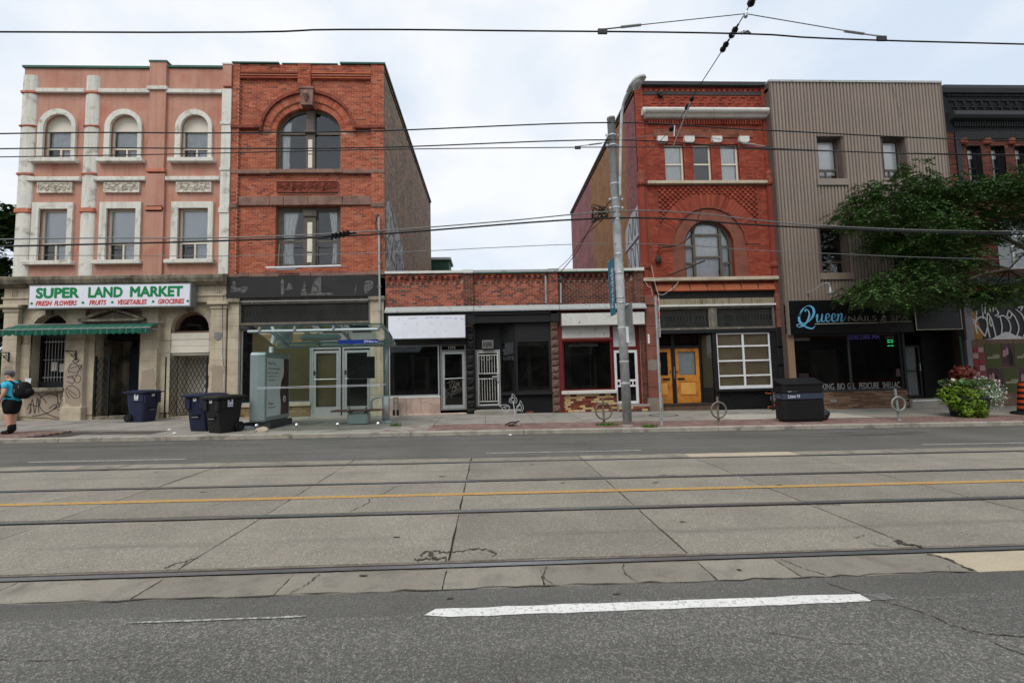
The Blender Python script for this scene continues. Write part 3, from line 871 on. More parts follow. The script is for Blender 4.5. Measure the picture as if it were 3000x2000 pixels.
# tram rails: polished head, groove, guard lip
for i, (yc, lab) in enumerate(((3.86, 'grooved steel tram rail nearest the camera, beside the wide white dash'), (5.35, 'grooved steel tram rail just below the yellow line'), (6.86, 'grooved steel tram rail just above the yellow line'), (8.35, 'grooved steel tram rail farthest from the camera, by the far lane'))):
    rl = thing('tram_rail', lab, 'tram rail', (0, yc, 0), 'tram rails set in the street')
    s = 1 if i % 2 == 0 else -1      # groove on the gauge side
    xs = frange(XL, XR, 18)
    def rail_sheet(y0, y1, z0, z1, name, material):
        mb = MB()
        for a, b in zip(xs, xs[1:]):
            mb.quad((a, y0, road_z(a, y0) + z0), (b, y0, road_z(b, y0) + z0), (b, y1, road_z(b, y1) + z1), (a, y1, road_z(a, y1) + z1))
        return mb.obj(name, material, rl)
    h0, h1 = (yc - .035, yc + .03)
    g0, g1 = (h1, h1 + .026) if s > 0 else (h0 - .026, h0)
    l0, l1 = (g1, g1 + .012) if s > 0 else (g0 - .012, g0)
    rail_sheet(h0, h1, .003, .003, 'rail_head', M['rail_steel'])
    rail_sheet(g0, g1, -.035, -.035, 'groove', M['rail_rust'])
    rail_sheet(h1 if s > 0 else h0, (h1 if s > 0 else h0) + .0001, .003, -.035, 'head_side', M['rail_rust'])
    rail_sheet(l0, l1, -.004, -.004, 'guard_lip', M['rail_rust'])
    lo, hi = min(h0, l0), max(h1, l1)
    rail_sheet(lo - .06, lo, -.006, -.006, 'bedding', M['bedding'])
    rail_sheet(hi, hi + .06, -.006, -.006, 'bedding', M['bedding'])

# ---------------------------------------------------------------- sidewalk
walk = sheet(MB(), [-70, XL, 0, XR, 70], [12.32, 17.3, 19.5], walk_z, -.045).obj('sidewalk', M['joint_dirt'])
tag(walk, kind='structure')
def kerb_piece(a, b):
    pr = [(12.30, -.05), (12.305, .10), (12.325, .118), (12.46, .118), (12.46, -.05)]
    mb = MB(); n = len(pr)
    v = []
    for x in (a, b):
        for (y, z) in pr: v.append((x, y, tilt(x) - .03 + z))
    mb.add(v, [tuple(range(n)), tuple(range(2 * n - 1, n - 1, -1))] + [(i, i + n, (i + 1) % n + n, (i + 1) % n) for i in range(n)])
    return mb.obj('kerb_stone', M['kerb'], walk)
x = XL
while x < XR:
    L = jit.uniform(2.6, 3.2)
    kerb_piece(x + .006, min(x + L, XR) - .006); x += L
# gutter grime
marking(XL, XR, 12.18, 12.30, M['asphalt_patch'], 'gutter', .003, .02)
def wslab(x0, x1, y0, y1, material='concrete', g=.006, dz=None, name='paving_slab'):
    dz = jit.uniform(-.004, .004) if dz is None else dz
    x0 += g; x1 -= g; y0 += g; y1 -= g
    v = [(x, y, walk_z(x, y) + d) for d in (dz, -.05) for x, y in ((x0, y0), (x1, y0), (x1, y1), (x0, y1))]
    return MB().add(v, [(0, 1, 2, 3), (0, 4, 5, 1), (1, 5, 6, 2), (2, 6, 7, 3), (3, 7, 4, 0)]).obj(name, M[material], walk)
x = XL
M['concrete_new'] = mat('concrete_newer', S(172, 168, 158), var=.06, vs=2, grain=.08, gs=110, bump=.15, bs=110)
while x < XR:
    L = 1.52
    for (y0, y1) in ((13.95, 15.55), (15.55, 17.32)):
        new = (7.2 < x < 9.6 and y0 < 15) or (10 < x < 11.5 and y0 < 15)
        wslab(x, x + L, y0, y1, 'concrete_new' if new else 'concrete')
    if -11.9 < x < -3.2:
        wslab(x, x + L, 12.465, 13.95)
    x += L
# brick paver strip
mb = MB(); row = 0; y = 12.475
while y < 13.92:
    x = XL + (.1 if row % 2 else 0)
    while x < XR:
        if not (-12.0 < x + .1 < -2.98):
            d = jit.uniform(-.003, .003); y2 = min(y + .095, 13.94); x2 = x + .195
            v = [(a, b, walk_z(a, b) + d + e) for e in (0, -.03) for a, b in ((x, y), (x2, y), (x2, y2), (x, y2))]
            mb.add(v, [(0, 1, 2, 3), (0, 4, 5, 1), (1, 5, 6, 2), (2, 6, 7, 3), (3, 7, 4, 0)])
        x += .2
    y += .1; row += 1
mb.obj('brick_pavers', M['paver'], walk, kind='stuff')
# asphalt infill in the pavement, left of the bins
pts = [(-10.75, 12.86), (-9.0, 12.78), (-8.95, 13.45), (-10.7, 13.55)]
MB().add([(a, b, walk_z(a, b) + .008) for a, b in pts], [(0, 1, 2, 3)]).obj('asphalt_infill', M['asphalt_patch'], walk)
for pts in ([(-3.2, 12.6), (-3.0, 13.2), (-2.2, 14.0)], [(-9.2, 14.2), (-8.4, 14.6), (-7.8, 14.5)]):
    crack(pts, .012, 'pavement_crack', .008, zf=walk_z)
# cover-plate ring in the pavement by the red pilaster
mb = MB()
for k in range(24):
    a, b = 2 * math.pi * k / 24, 2 * math.pi * (k + 1) / 24
    P4 = [(5.9 + r * 1.2 * math.cos(t), 15.6 + r * math.sin(t)) for r, t in ((.42, a), (.42, b), (.36, b), (.36, a))]
    mb.quad(*[(p, q, walk_z(p, q) + .009) for p, q in P4])
mb.obj('cover_plate_ring', M['joint_dirt'], walk)
# ================================================================ shared building pieces
F = 17.3
GY = 17.52      # glass line in upper windows

def pane(parent, pts, y, material, name='pane'):
    """glass pane with a small thickness"""
    n = len(pts)
    if sum(pts[i][0] * pts[(i + 1) % n][1] - pts[(i + 1) % n][0] * pts[i][1] for i in range(n)) < 0: pts = pts[::-1]
    return MB().add([(x, y, z) for x, z in pts], [tuple(range(n))]).obj(name, material, parent)

def rect(x0, x1, z0, z1): return [(x0, z0), (x1, z0), (x1, z1), (x0, z1)]

def frame_mb(x0, x1, z0, z1, t, y0, y1, rails=(), mulls=(), bt=None):
    mb = MB(); bt = bt or t
    mb.box(x0, x0 + t, y0, y1, z0, z1); mb.box(x1 - t, x1, y0, y1, z0, z1)
    mb.box(x0 + t, x1 - t, y0, y1, z0, z0 + bt); mb.box(x0 + t, x1 - t, y0, y1, z1 - t, z1)
    for r, w in rails: mb.box(x0 + t, x1 - t, y0 + .004, y1 - .004, r - w / 2, r + w / 2)
    for (m, w, a, b) in mulls: mb.box(m - w / 2, m + w / 2, y0 + .006, y1 - .006, a, b)
    return mb

def drape(parent, x0, x1, z0, z1, y, material, folds=8, amp=.03, gather=0.0, side=1, name='curtain', n=40):
    """hanging cloth; gather pulls its lower part to one side"""
    mb = MB(); base = 0; R_ = 14
    for j in range(R_ + 1):
        t = j / R_                         # 0 top .. 1 bottom
        pull = gather * math.sin(min(1, t / .75) * math.pi / 2) if t < .8 else gather * (1 - (t - .8) * 1.5)
        a, b = (x0, x1 - pull * (x1 - x0)) if side < 0 else (x0 + pull * (x1 - x0), x1)
        for i in range(n + 1):
            u = i / n
            mb.v.append((a + (b - a) * u, y + amp * math.sin(u * folds * 2 * math.pi + .5 * math.sin(t * 3)) * (0.6 + .4 * t), z1 + (z0 - z1) * t))
    for j in range(R_):
        for i in range(n):
            q = j * (n + 1) + i
            mb.f.append((q, q + 1, q + n + 2, q + n + 1)); mb.mi.append(0)
    return mb.obj(name, material, parent, smooth=True)

def building_shell(parent, x0, x1, z1, ydep, material, roofmat, y=F, z0=-.6, right=True, left=True, top=None):
    mb = MB()
    top = top or z1
    if left: mb.quad((x0, ydep, z0), (x0, y, z0), (x0, y, top), (x0, ydep, top))
    if right: mb.quad((x1, y, z0), (x1, ydep, z0), (x1, ydep, top), (x1, y, top))
    mb.quad((x1, ydep, z0), (x0, ydep, z0), (x0, ydep, top), (x1, ydep, top))
    mb.obj('side_wall', material, parent)
    B(x0, x1, y + .02, ydep, z1 - .35, z1 - .2).obj('roof', roofmat, parent)

def lattice(parent, x0, x1, z0, z1, y, nx, name='security_gate', post=True, nz=None):
    """folding scissor gate"""
    mb = MB(); w = (x1 - x0) / nx; h = w * 2.05
    k = nz or max(1, int(round((z1 - z0) / h))); h = (z1 - z0) / k
    for i in range(-k, nx + k):
        for s in (1, -1):
            xa, xb = x0 + i * w, x0 + (i + s * k) * w
            za, zb = z0, z1
            # clip to the gate
            pts = []
            for t in [j / 60 for j in range(61)]:
                xx = xa + (xb - xa) * t
                if x0 - 1e-6 <= xx <= x1 + 1e-6: pts.append((xx, za + (zb - za) * t))
            if len(pts) > 1:
                a, b = pts[0], pts[-1]
                mb.tube([(a[0], y + .008 * s, a[1]), (b[0], y + .008 * s, b[1])], .011, 4)
    g = mb.obj(name, M['black_metal'], parent)
    if post:
        MB().box(x0 - .03, x0 + .02, y - .03, y + .03, z0 - .1, z1 + .04).obj('gate_post', M['black_metal'], g)
        MB().box(x1 - .02, x1 + .03, y - .03, y + .03, z0 - .1, z1 + .04).obj('gate_post', M['black_metal'], g)
    return g

M['lead_back'] = mat('leaded_glass_back', S(74, 80, 78), var=.2, vs=2)  # grey-green sheet behind the leaded panes
def leaded(parent, x0, x1, z0, z1, y, name='leaded_window', seed=1, pitch=.118):
    """frame, pane and a lattice of lead cames: long hexagons between two rows of small ones"""
    fr = frame_mb(x0, x1, z0, z1, .07, y - .05, y + .03).obj(name, M['timber_grey'], parent)
    pane(fr, rect(x0 + .06, x1 - .06, z0 + .06, z1 - .06), y, M['glass_clear'])
    B(x0 + .05, x1 - .05, y + .10, y + .12, z0 + .05, z1 - .05).obj('backing', M['lead_back'], fr)
    mb = MB(); xa, xb, za, zb = x0 + .09, x1 - .09, z0 + .09, z1 - .09
    n = int((xb - xa) / pitch); p = (xb - xa) / n; h = zb - za
    def bar(a, b):
        mb.tube([(a[0], y - .006, a[1]), (b[0], y - .006, b[1])], .0036, 4, cap=False)
    r1, r2 = za + h * .26, zb - h * .26
    for i in range(n + 1):
        x = xa + i * p
        bar((x, r1 + .05), (x, r2 - .05))
        if i < n:
            for (z, s) in ((r1, -1), (r2, 1)):
                bar((x, z - s * .05), (x + p / 2, z + s * .01)); bar((x + p, z - s * .05), (x + p / 2, z + s * .01))
                bar((x + p / 2, z + s * .01), (x + p / 2, z + s * .05))
                bar((x + p / 2, z + s * .05), (x, z + s * .10)); bar((x + p / 2, z + s * .05), (x + p, z + s * .10))
                bar((x, z + s * .10), (x, z + s * .14))
                bar((x, z + s * .14), (x + p / 2, z + s * .19)); bar((x + p, z + s * .14), (x + p / 2, z + s * .19))
    for z in (za, zb): bar((xa, z), (xb, z))
    mb.obj('lead_came', M['grey_spray'], fr, label='pale lead strips in a honeycomb pattern', kind='stuff')
    return fr

# ================================================================ 1. pink market building
mk = thing('market_building', 'three-storey pink stucco building with white pilasters over a stone bank front', 'building', (-13.3, F, .3))
MXL, MXR = -17.15, -9.53
zc = lambda z: z
up = []   # openings in the stucco storeys
arch_w = [(-16.26, -15.26), (-13.9, -12.9), (-11.36, -10.36)]
low_w = [(-16.28, -15.28), (-13.92, -12.88), (-11.38, -10.3)]
for a, b in arch_w: up.append(Hole(a, b, 9.9, 11.1, .5))
for a, b in low_w: up.append(Hole(a, b, 6.07, 8.0))
mb = wall_sheet(MB(), MXL + .05, MXR, 5.3, 13.45, F, up)
for h in up: mb.reveal(h.outline(), F, F + .26)
mb.obj('stucco_wall', M['stucco'], mk)
building_shell(mk, MXL + .05, MXR, 13.45, 31, M['stucco'], M['roof'])
# parapet cap
mbc = MB(); mbc.box(MXL, -12.55, F - .06, F + .3, 13.42, 13.5); mbc.box(-11.9, MXR - .28, F - .06, F + .3, 13.47, 13.55)
mbc.obj('coping', M['flash_green'], mk)
B(-12.52, -11.92, F - .12, F + .2, 12.66, 13.62).obj('parapet_pier', M['stucco'], mk)
B(-12.55, -11.89, F - .14, F + .22, 13.62, 13.69).obj('coping', M['flash_green'], mk)
B(-9.85, MXR, F - .12, F + .2, 12.7, 13.55).obj('parapet_pier', M['stucco'], mk)
B(-9.87, MXR + .01, F - .14, F + .2, 13.55, 13.6).obj('coping', M['white_stone'], mk)
# pink engaged pier
B(-12.5, -11.92, F - .1, F + .02, 9.5, 12.56).obj('pier', M['stucco'], mk)
B(-12.54, -11.88, F - .1, F + .02, 5.45, 9.3).obj('pier', M['stucco'], mk)
bevel_obj(B(-12.55, -11.87, F - .13, F, 9.36, 9.5).obj('pier_band', M['band_pink'], mk), .02)
bevel_obj(B(-12.55, -11.87, F - .15, F, 7.86, 8.08).obj('pier_band', M['band_pink'], mk), .05, 2)
# white rounded pilasters, in lengths between the bands
def pilaster(x0, x1, cuts, rounded=True):
    zs = cuts
    c = (x0 + x1) / 2; a = (x1 - x0) / 2
    for z0, z1 in zs:
        pts = [(c + a * math.cos(t), F - .10 * math.sin(t)) for t in [math.pi * k / 8 for k in range(9)]] if rounded else [(x1, F), (x1, F - .1), (x0, F - .1), (x0, F)]
        pts = [(x, y) for x, y in pts]
        MB().prism_z(pts[::-1] + ([(x1, F + .02), (x0, F + .02)] if False else []), z0, z1).obj('pilaster', M['white_stone'], mk, smooth=False)
for x0, x1 in ((-17.12, -16.58), (-14.86, -14.35)):
    pilaster(x0, x1, [(12.5, 13.1), (11.18, 12.38), (9.36, 11.1), (8.03, 9.26), (5.45, 7.84)])
    for z0, z1 in ((12.38, 12.5), (11.1, 11.18), (9.26, 9.36), (7.84, 8.03)):
        bevel_obj(B(x0 - .01, x1 + .01, F - .12, F, z0, z1).obj('pilaster_band', M['band_pink'], mk), .03, 2)
pilaster(-9.87, MXR, [(11.3, 12.6), (9.5, 11.2), (8.0, 9.42), (5.5, 7.8)], False)
for z in (11.2, 9.42, 7.8):
    B(-9.9, MXR, F - .13, F, z, z + (.1 if z > 8 else .2)).obj('pilaster_band', M['white_stone'], mk)
# string courses
for (a, b) in ((-16.6, -14.86), (-14.36, -12.5), (-11.92, -9.87)):
    bevel_obj(B(a, b, F - .12, F, 12.42, 12.58).obj('string_course', M['white_stone'], mk), .015)
B(-12.58, -11.86, F - .17, F, 12.53, 12.66).obj('string_course', M['white_stone'], mk)
for (a, b) in ((-16.72, -14.87), (-14.4, -12.55), (-11.85, -9.9)):
    bevel_obj(B(a, b, F - .13, F, 9.03, 9.19).obj('string_course', M['white_stone'], mk), .02)
# carved panels
def scroll(mb, cx, cz, s, y, flip=1, turns=1.5, r0=.02, r1=.11, tube=.018):
    pts = []
    for k in range(22):
        t = k / 21
        a = t * turns * 2 * math.pi
        r = r0 + (r1 - r0) * t
        pts.append((cx + flip * r * math.cos(a) * s, y, cz + r * math.sin(a) * s))
    mb.tube(pts, tube, 5)
def carved_panel(parent, x0, x1, z0, z1, y, material, name='carved_panel'):
    p = B(x0, x1, y - .06, y, z0, z1).obj(name, material, parent)
    mb = MB(); c = (x0 + x1) / 2; zc_ = (z0 + z1) / 2; w = x1 - x0
    for s in (-1, 1):
        for (d, f2) in ((.13, 1), (.25, -1), (.37, 1)):
            scroll(mb, c + s * d * w, zc_ + (.03 if f2 > 0 else -.02), 1.0, y - .07, s * f2)
        mb.tube([(c, y - .07, z0 + .05), (c + s * .12 * w, y - .075, zc_ - .05), (c + s * .3 * w, y - .075, zc_ + .07), (c + s * .45 * w, y - .07, zc_ - .03)], .016, 5)
    mb.tube([(c, y - .07, z0 + .05), (c, y - .09, zc_), (c, y - .07, z1 - .05)], [.02, .05, .02], 6)
    mb.obj('carving', material, p)
    frame_mb(x0, x1, z0, z1, .035, y - .085, y - .06).obj('panel_border', material, p)
    return p
M['carved'] = mat('carved_stone', S(214, 208, 194), var=.1, vs=8, col2=S(150, 138, 118), c2at=.56, c2w=.1, c2s=9)
for a, b in ((-16.38, -15.16), (-14.04, -12.78), (-11.47, -10.2)): carved_panel(mk, a, b, 8.6, 8.98, F, M['carved'])
# upper arched windows and lower windows
def arch_window(h):
    y = F + .12
    w = MB().ring(h.outline(0, 0), h.outline(.05, .05), y - .03, y + .05).obj('window', M['vinyl_cream'], mk)
    x0, x1 = h.x0 + .04, h.x1 - .04; c = (h.x0 + h.x1) / 2
    mbf = MB(); mbf.box(x0, x1, y - .02, y + .04, 10.98, 11.06); mbf.box(x0, x1, y - .02, y + .04, 10.3, 10.37); mbf.box(c - .03, c + .03, y - .02, y + .04, 9.95, 10.3); mbf.box(x0, x1, y - .02, y + .04, 9.9, 9.95)
    mbf.obj('glazing_bar', M['vinyl_cream'], w)
    top = Hole(h.x0 + .03, h.x1 - .03, 11.03, 11.1, h.rise - .03)
    MB().prism_y(top.outline(0, 0), y, y + .03).obj('arch_panel', M['cream_paint'], w)
    pane(w, rect(x0, x1, 10.36, 10.99), y + .01, M['glass']); pane(w, rect(x0, c, 9.94, 10.31), y + .012, M['glass']); pane(w, rect(c, x1, 9.94, 10.31), y + .014, M['glass'])
    drape(w, x0, x1, 10.3, 11.0, y + .09, M['curtain_grey'], 9, .02); drape(w, c, x1, 9.95, 10.32, y + .09, M['curtain_grey'], 5, .015)
    out = Hole(h.x0 - .2, h.x1 + .14, h.z0 - .02, h.z1, h.rise + .2)
    MB().ring(out.outline(0, 0), h.outline(0, -.02), F - .09, F + .03).obj('surround', M['white_stone'], w)
    bevel_obj(B(h.x0 - .38, h.x1 + .26, F - .2, F + .24, 9.73, 9.885).obj('sill', M['white_stone'], w), .015)
def low_window(h):
    y = F + .13
    w = frame_mb(h.x0, h.x1, h.z0, h.z1, .06, y - .03, y + .05, rails=[(6.72, .08)], mulls=[((h.x0 + h.x1) / 2, .06, h.z0 + .06, 6.68)]).obj('window', M['vinyl_cream'], mk)
    c = (h.x0 + h.x1) / 2
    pane(w, rect(h.x0 + .05, h.x1 - .05, 6.75, h.z1 - .05), y + .01, M['glass']); pane(w, rect(h.x0 + .05, c, 6.12, 6.69), y + .012, M['glass']); pane(w, rect(c, h.x1 - .05, 6.12, 6.69), y + .014, M['glass'])
    B(h.x0 + .06, h.x1 - .06, y + .06, y + .07, 6.72, h.z1 - .06).obj('blind', M['blind'], w)
    B(c + .02, h.x1 - .06, y + .06, y + .07, 6.1, 6.72).obj('blind', M['blind'], w)
    A = [(h.x0 - .24, h.z0 - .01), (h.x0 - .24, h.z1 + .24), (h.x1 + .18, h.z1 + .24), (h.x1 + .18, h.z0 - .01)]
    MB().ring(A, [(h.x0, h.z0 - .01), (h.x0, h.z1), (h.x1, h.z1), (h.x1, h.z0 - .01)], F - .08, F + .03).obj('surround', M['white_stone'], w)
    bevel_obj(B(h.x0 - .4, h.x1 + .28, F - .18, F + .24, 5.91, 6.055).obj('sill', M['white_stone'], w), .015)
for h in up[:3]: arch_window(h)
for h in up[3:]: low_window(h)
# floors inside so that the rooms read dark
B(MXL + .1, MXR - .05, F + .6, F + 5, 9.15, 9.3).obj('floor_slab', M['interior'], mk)
B(MXL + .1, MXR - .05, F + 2.2, F + 2.3, 5.4, 13.0).obj('room_wall', M['interior'], mk)

# ---- stone ground floor
gh = [Hole(-16.39, -15.11, 1.5, 3.5, .65), Hole(-14.19, -12.62, .1, 3.46), Hole(-11.55, -10.2, .1, 3.5, .66)]
mb = wall_sheet(MB(), MXL - .05, MXR, -.4, 5.2, F + .03, gh)
for h in gh: mb.reveal(h.outline(0, 0), F + .01, F + .42)
mb.obj('bank_wall', M['limestone'], mk)
gb = [Hole(-16.75, -14.75, 3.1, 4.4), Hole(-11.9, -9.85, 3.1, 4.4)]
lay(mk, brick_list(MXL - .02, MXR, .5, 4.36, gh + gb, course=.41, length=.78, gap=.007, minlen=.06), F, M['limestone'], depth=.05, name='stone_block', prot=.003)
for h in (gh[0], gh[2]):
    c_ = (h.x0 + h.x1) / 2; a_ = (h.x1 - h.x0) / 2
    voussoirs(mk, c_, h.z1, a_, h.rise, a_ + .24, h.rise + .24, 11, F - .004, F + .06, M['limestone'], .03, name='arch_stone')
    for s in (-1, 1): B(c_ + s * a_, c_ + s * (a_ + .24), F - .003, F + .06, 3.1, h.z1 - .005).obj('stone_block', M['limestone'], mk)
    bevel_obj(MB().prism_y([(c_ - .09, h.z1 + h.rise - .05), (c_ + .09, h.z1 + h.rise - .05), (c_ + .13, h.z1 + h.rise + .28), (c_ - .13, h.z1 + h.rise + .28)], F - .1, F + .05).obj('keystone', M['limestone_dark'], mk), .01)
for a, b in ((-17.2, -16.72), (-15.07, -14.43), (-12.48, -11.91), (-10.06, -9.53)):
    zb = tilt(a) + .1
    bevel_obj(B(a - .05, b + .05, F - .22, F, zb - .4, zb + .5).obj('plinth', M['limestone'], mk), .02)
    for i in range(9):
        z0, z1 = zb + .5 + i * .4, min(zb + .5 + (i + 1) * .4 - .006, 4.22)
        if z1 > z0: B(a, b, F - .15, F, z0, z1).obj('pilaster_stone', M['limestone'], mk)
    bevel_obj(B(a - .1, b + .1, F - .27, F, 4.34, 4.46).obj('capital', M['limestone'], mk), .02)
    bevel_obj(B(a - .04, b + .04, F - .19, F, 4.2, 4.34).obj('capital', M['limestone'], mk), .02)
mb = MB(); mb.box(MXL - .1, MXR, F - .16, F, 4.46, 4.68); mb.box(MXL - .13, MXR, F - .2, F, 4.68, 4.74); mb.box(MXL - .08, MXR, F - .15, F, 4.74, 5.1)
mb.obj('entablature', M['limestone'], mk)
for x in (-16.95, -16.88, -16.81, -9.86, -9.79, -9.72): B(x - .02, x + .02, F - .18, F - .1, 4.78, 5.0).obj('triglyph', M['limestone'], mk)
pr = [(F, 5.08), (F - .3, 5.08), (F - .34, 5.14), (F - .42, 5.16), (F - .47, 5.3), (F - .47, 5.4), (F - .42, 5.43), (F - .1, 5.5), (F, 5.5)]
MB().prism_x(pr, MXL - .35, MXR + .04).obj('cornice', M['limestone_dark'], mk)
# pediment over the door
mb = MB().prism_y([(-14.3, 3.86), (-12.55, 3.86), (-13.43, 4.16)], F - .16, F + .02); mb.obj('pediment', M['limestone_dark'], mk)
mb = MB()
mb.prism_y([(-14.55, 3.8), (-12.3, 3.8), (-12.3, 3.89), (-14.55, 3.89)], F - .3, F)
mb.prism_y([(-14.58, 3.89), (-14.35, 3.885), (-13.43, 4.2), (-13.43, 4.32)], F - .3, F - .005); mb.prism_y([(-12.28, 3.89), (-13.43, 4.32), (-13.43, 4.2), (-12.5, 3.885)], F - .3, F - .005)
mb.obj('pediment_moulding', M['limestone_dark'], mk)
# arched shop window with bars
h = gh[0]
w = MB().ring(h.outline(.0, 0), h.outline(.09, .09), F + .36, F + .44).obj('window', M['black_paint'], mk)
pane(w, h.outline(.08, .08), F + .42, M['glass_dark'])
B(h.x0 + .02, h.x1 - .02, F + .35, F + .45, 3.3, 3.46).obj('transom', M['black_paint'], w)
mb = MB()
for i in range(10):
    x = -16.12 + i * .107
    mb.tube([(x, F + .3, 1.6), (x, F + .3, 3.25)], .009, 5)
for z in (1.86, 2.5, 3.15): mb.tube([(-16.2, F + .295, z), (-15.13, F + .295, z)], .011, 5)
mb.obj('window_bars', M['alu'], w)
for a, b, z0, z1 in ((-16.02, -15.82, 2.1, 2.42), (-15.72, -15.54, 2.06, 2.36)):
    B(a, b, F + .4, F + .405, z0, z1).obj('paper_notice', M['cream_paint'], w)
MB().prism_y([(-16.55, 1.5), (-16.32, 1.5), (-16.29, 1.84), (-16.49, 1.85)], F - .02, F - .012).obj('price_card', M['white_paint'], mk)
mbx = B(-16.5, -15.05, F - .2, F + .4, 1.36, 1.5); bevel_obj(mbx.obj('sill', M['limestone_dark'], mk), .02)
B(-16.3, -15.2, F + .28, F + .3, 1.52, 1.72).obj('sale_strip', M['black_paint'], w)
# interior of the market: near-black wall painted as the unlit room behind the glass
B(-17.05, -14.4, F + 1.0, F + 1.1, .2, 4.9).obj('room_wall', M['interior'], mk)
# entrance recess with folded gate, glazed door set back
B(-14.19, -12.62, F + .02, F + 1.3, tilt(-13.4) - .2, .43).obj('door_step', M['limestone_dark'], mk)
mb = MB().recess(-14.19, -12.62, .43, 3.46, F + .4, F + 1.3); mb.obj('entrance_recess', M['limestone_dark'], mk)
B(-13.72, -13.22, F + 1.02, F + 1.1, .45, 2.95).obj('navy_door', mat('navy_paint', S(34, 42, 54), rough=.6, var=.15), mk)
B(-14.15, -12.66, F + .5, F + 1.25, 3.2, 3.44).obj('recess_shade_block', M['interior'], mk)  # near-black block painted as the shade at the top of the recess
dr = frame_mb(-13.72, -12.64, .45, 3.42, .06, F + 1.12, F + 1.2, rails=[(2.5, .07)], mulls=[(-13.2, .07, .5, 2.48)]).obj('shop_door', M['black_paint'], mk)
pane(dr, rect(-13.7, -12.66, .5, 3.4), F + 1.16, M['glass_dark'])
mb = MB()
for i in range(4): mb.box(-13.16, -12.7, F + 1.3, F + 1.6, .7 + i * .4, .73 + i * .4)
mb.obj('shelf', M['alu_grey'], dr)
B(-13.1, -12.75, F + 1.18, F + 1.19, 1.6, 1.78).obj('price_card', M['orange_scrap'], dr)
B(-14.0, -12.6, F + 2.0, F + 2.1, .4, 3.4).obj('room_wall', M['interior'], mk)
lattice(mk, -14.16, -13.7, .5, 2.55, F + .06, 3)
lattice(mk, -12.95, -12.66, .5, 2.5, F + .5, 3, post=False)
MB().tube([(-12.5, F - .04, .4), (-12.5, F - .04, 3.1)], .018, 6).obj('conduit', M['alu_grey'], mk)
# second arch: fanlight, cream boards, clapboard recess, white door
h = gh[2]
w = MB().ring(h.outline(0, 0)[1:-1], h.outline(.1, 0)[1:-1], F + .2, F + .34).obj('fanlight', M['brownstone'], mk)
pane(w, Hole(h.x0 + .08, h.x1 - .08, 3.42, 3.5, .58).outline(0, 0), F + .3, M['glass_dark'])
B(h.x0, h.x1, F + .18, F + .36, 3.36, 3.44).obj('transom', M['brownstone'], w)
for i in range(3):
    z0 = 2.63 + i * .245
    bevel_obj(B(-11.57, -10.2, F + .02 + (.01 if i % 2 else 0), F + .2, z0, z0 + .238).obj('cream_board', M['cream_paint'], mk), .008)
B(-11.55, -10.2, F + .05, F + 1.0, tilt(-11) - .2, .34).obj('door_step', M['limestone'], mk)
B(-11.6, -10.15, F + .08, F + 1.0, 2.55, 2.64).obj('recess_ceiling', M['cream_paint'], mk)
for i in range(19):
    z0 = .36 + i * .116
    MB().prism_x([(F + .95, z0), (F + .915, z0), (F + .94, z0 + .116), (F + .95, z0 + .116)], -11.55, -10.85).obj('clapboard', M['cream_paint'], mk)
    MB().prism_y([(-11.55, z0), (-11.515, z0), (-11.545, z0 + .116)], F + .45, F + .92).obj('clapboard', M['cream_paint'], mk)
wd = B(-10.85, -10.22, F + .88, F + .95, .36, 2.55).obj('white_door', M['white_paint'], mk)
for z0, z1 in ((.5, 1.2), (1.35, 2.3)): bevel_obj(B(-10.75, -10.32, F + .868, F + .885, z0, z1).obj('door_panel', M['white_paint'], wd), .01)
MB().lathe([(.001, 0), (.03, .01), (.03, .05), (.001, .06)], -10.78, F + .86, 8).shift((0, -.03, 1.35)).obj('door_knob', M['rail_rust'], wd)
text(wd, '1400', -10.7, -10.4, 2.42, 2.5, F + .875, M['alu_grey'])
lattice(mk, -11.68, -10.25, .42, 2.45, F + .02, 10)
# coloured cover-up patches, wall plaque, sign brackets, tags
pg = random.Random(77)
def patch(parent, pts, y, material, name='cover_up_paint'):
    pts = [(a + pg.uniform(-.03, .03), b + pg.uniform(-.04, .04)) for a, b in catmull(pts + [pts[0]], 4)[:-1]]
    return MB().prism_y(pts, y - .003, y).obj(name, material, parent)
patch(mk, [(-15.0, .95), (-14.45, .85), (-14.44, 2.15), (-14.5, 2.32), (-14.95, 2.25), (-15.03, 1.6)], F - .154, M['buff_paint'])
patch(mk, [(-12.42, .8), (-12.0, .8), (-11.96, 1.4), (-11.98, 2.0), (-12.2, 2.05), (-12.42, 1.95)], F - .154, M['buff_paint'])
patch(mk, [(-9.98, .9), (-9.6, .95), (-9.58, 1.5), (-9.6, 2.05), (-9.8, 2.12), (-9.98, 2.0)], F - .154, M['buff_paint'])
patch(mk, [(-17.15, .5), (-16.76, .5), (-16.76, 2.1), (-17.15, 2.15)], F - .154, M['buff_paint'])
patch(mk, [(-16.44, .52), (-15.1, .46), (-15.12, 1.3), (-16.42, 1.33)], F - .006, M['buff_paint'])
MB().prism_y([(-9.92, 3.34), (-9.66, 3.33), (-9.67, 3.13), (-9.72, 3.08), (-9.79, 3.05), (-9.86, 3.09), (-9.91, 3.15)], F - .17, F - .15).obj('wall_plaque', M['alu_grey'], mk)
def bracket(x):
    mb = MB(); y = F - .16
    mb.box(x - .02, x + .02, y - .02, y, 2.45, 2.78); mb.box(x - .015, x + .015, y - .42, y, 2.74, 2.77)
    scroll(mb, x, 2.62, .9, y - .14, 1, 1.2, .02, .09, .01)
    mb.tube([(x, y - .4, 2.74), (x, y - .2, 2.66), (x, y - .02, 2.46)], .01, 5)
    return mb.obj('sign_bracket', M['black_metal'], mk)
bracket(-16.95); bracket(-14.68)
mb = MB(); y = F - .014
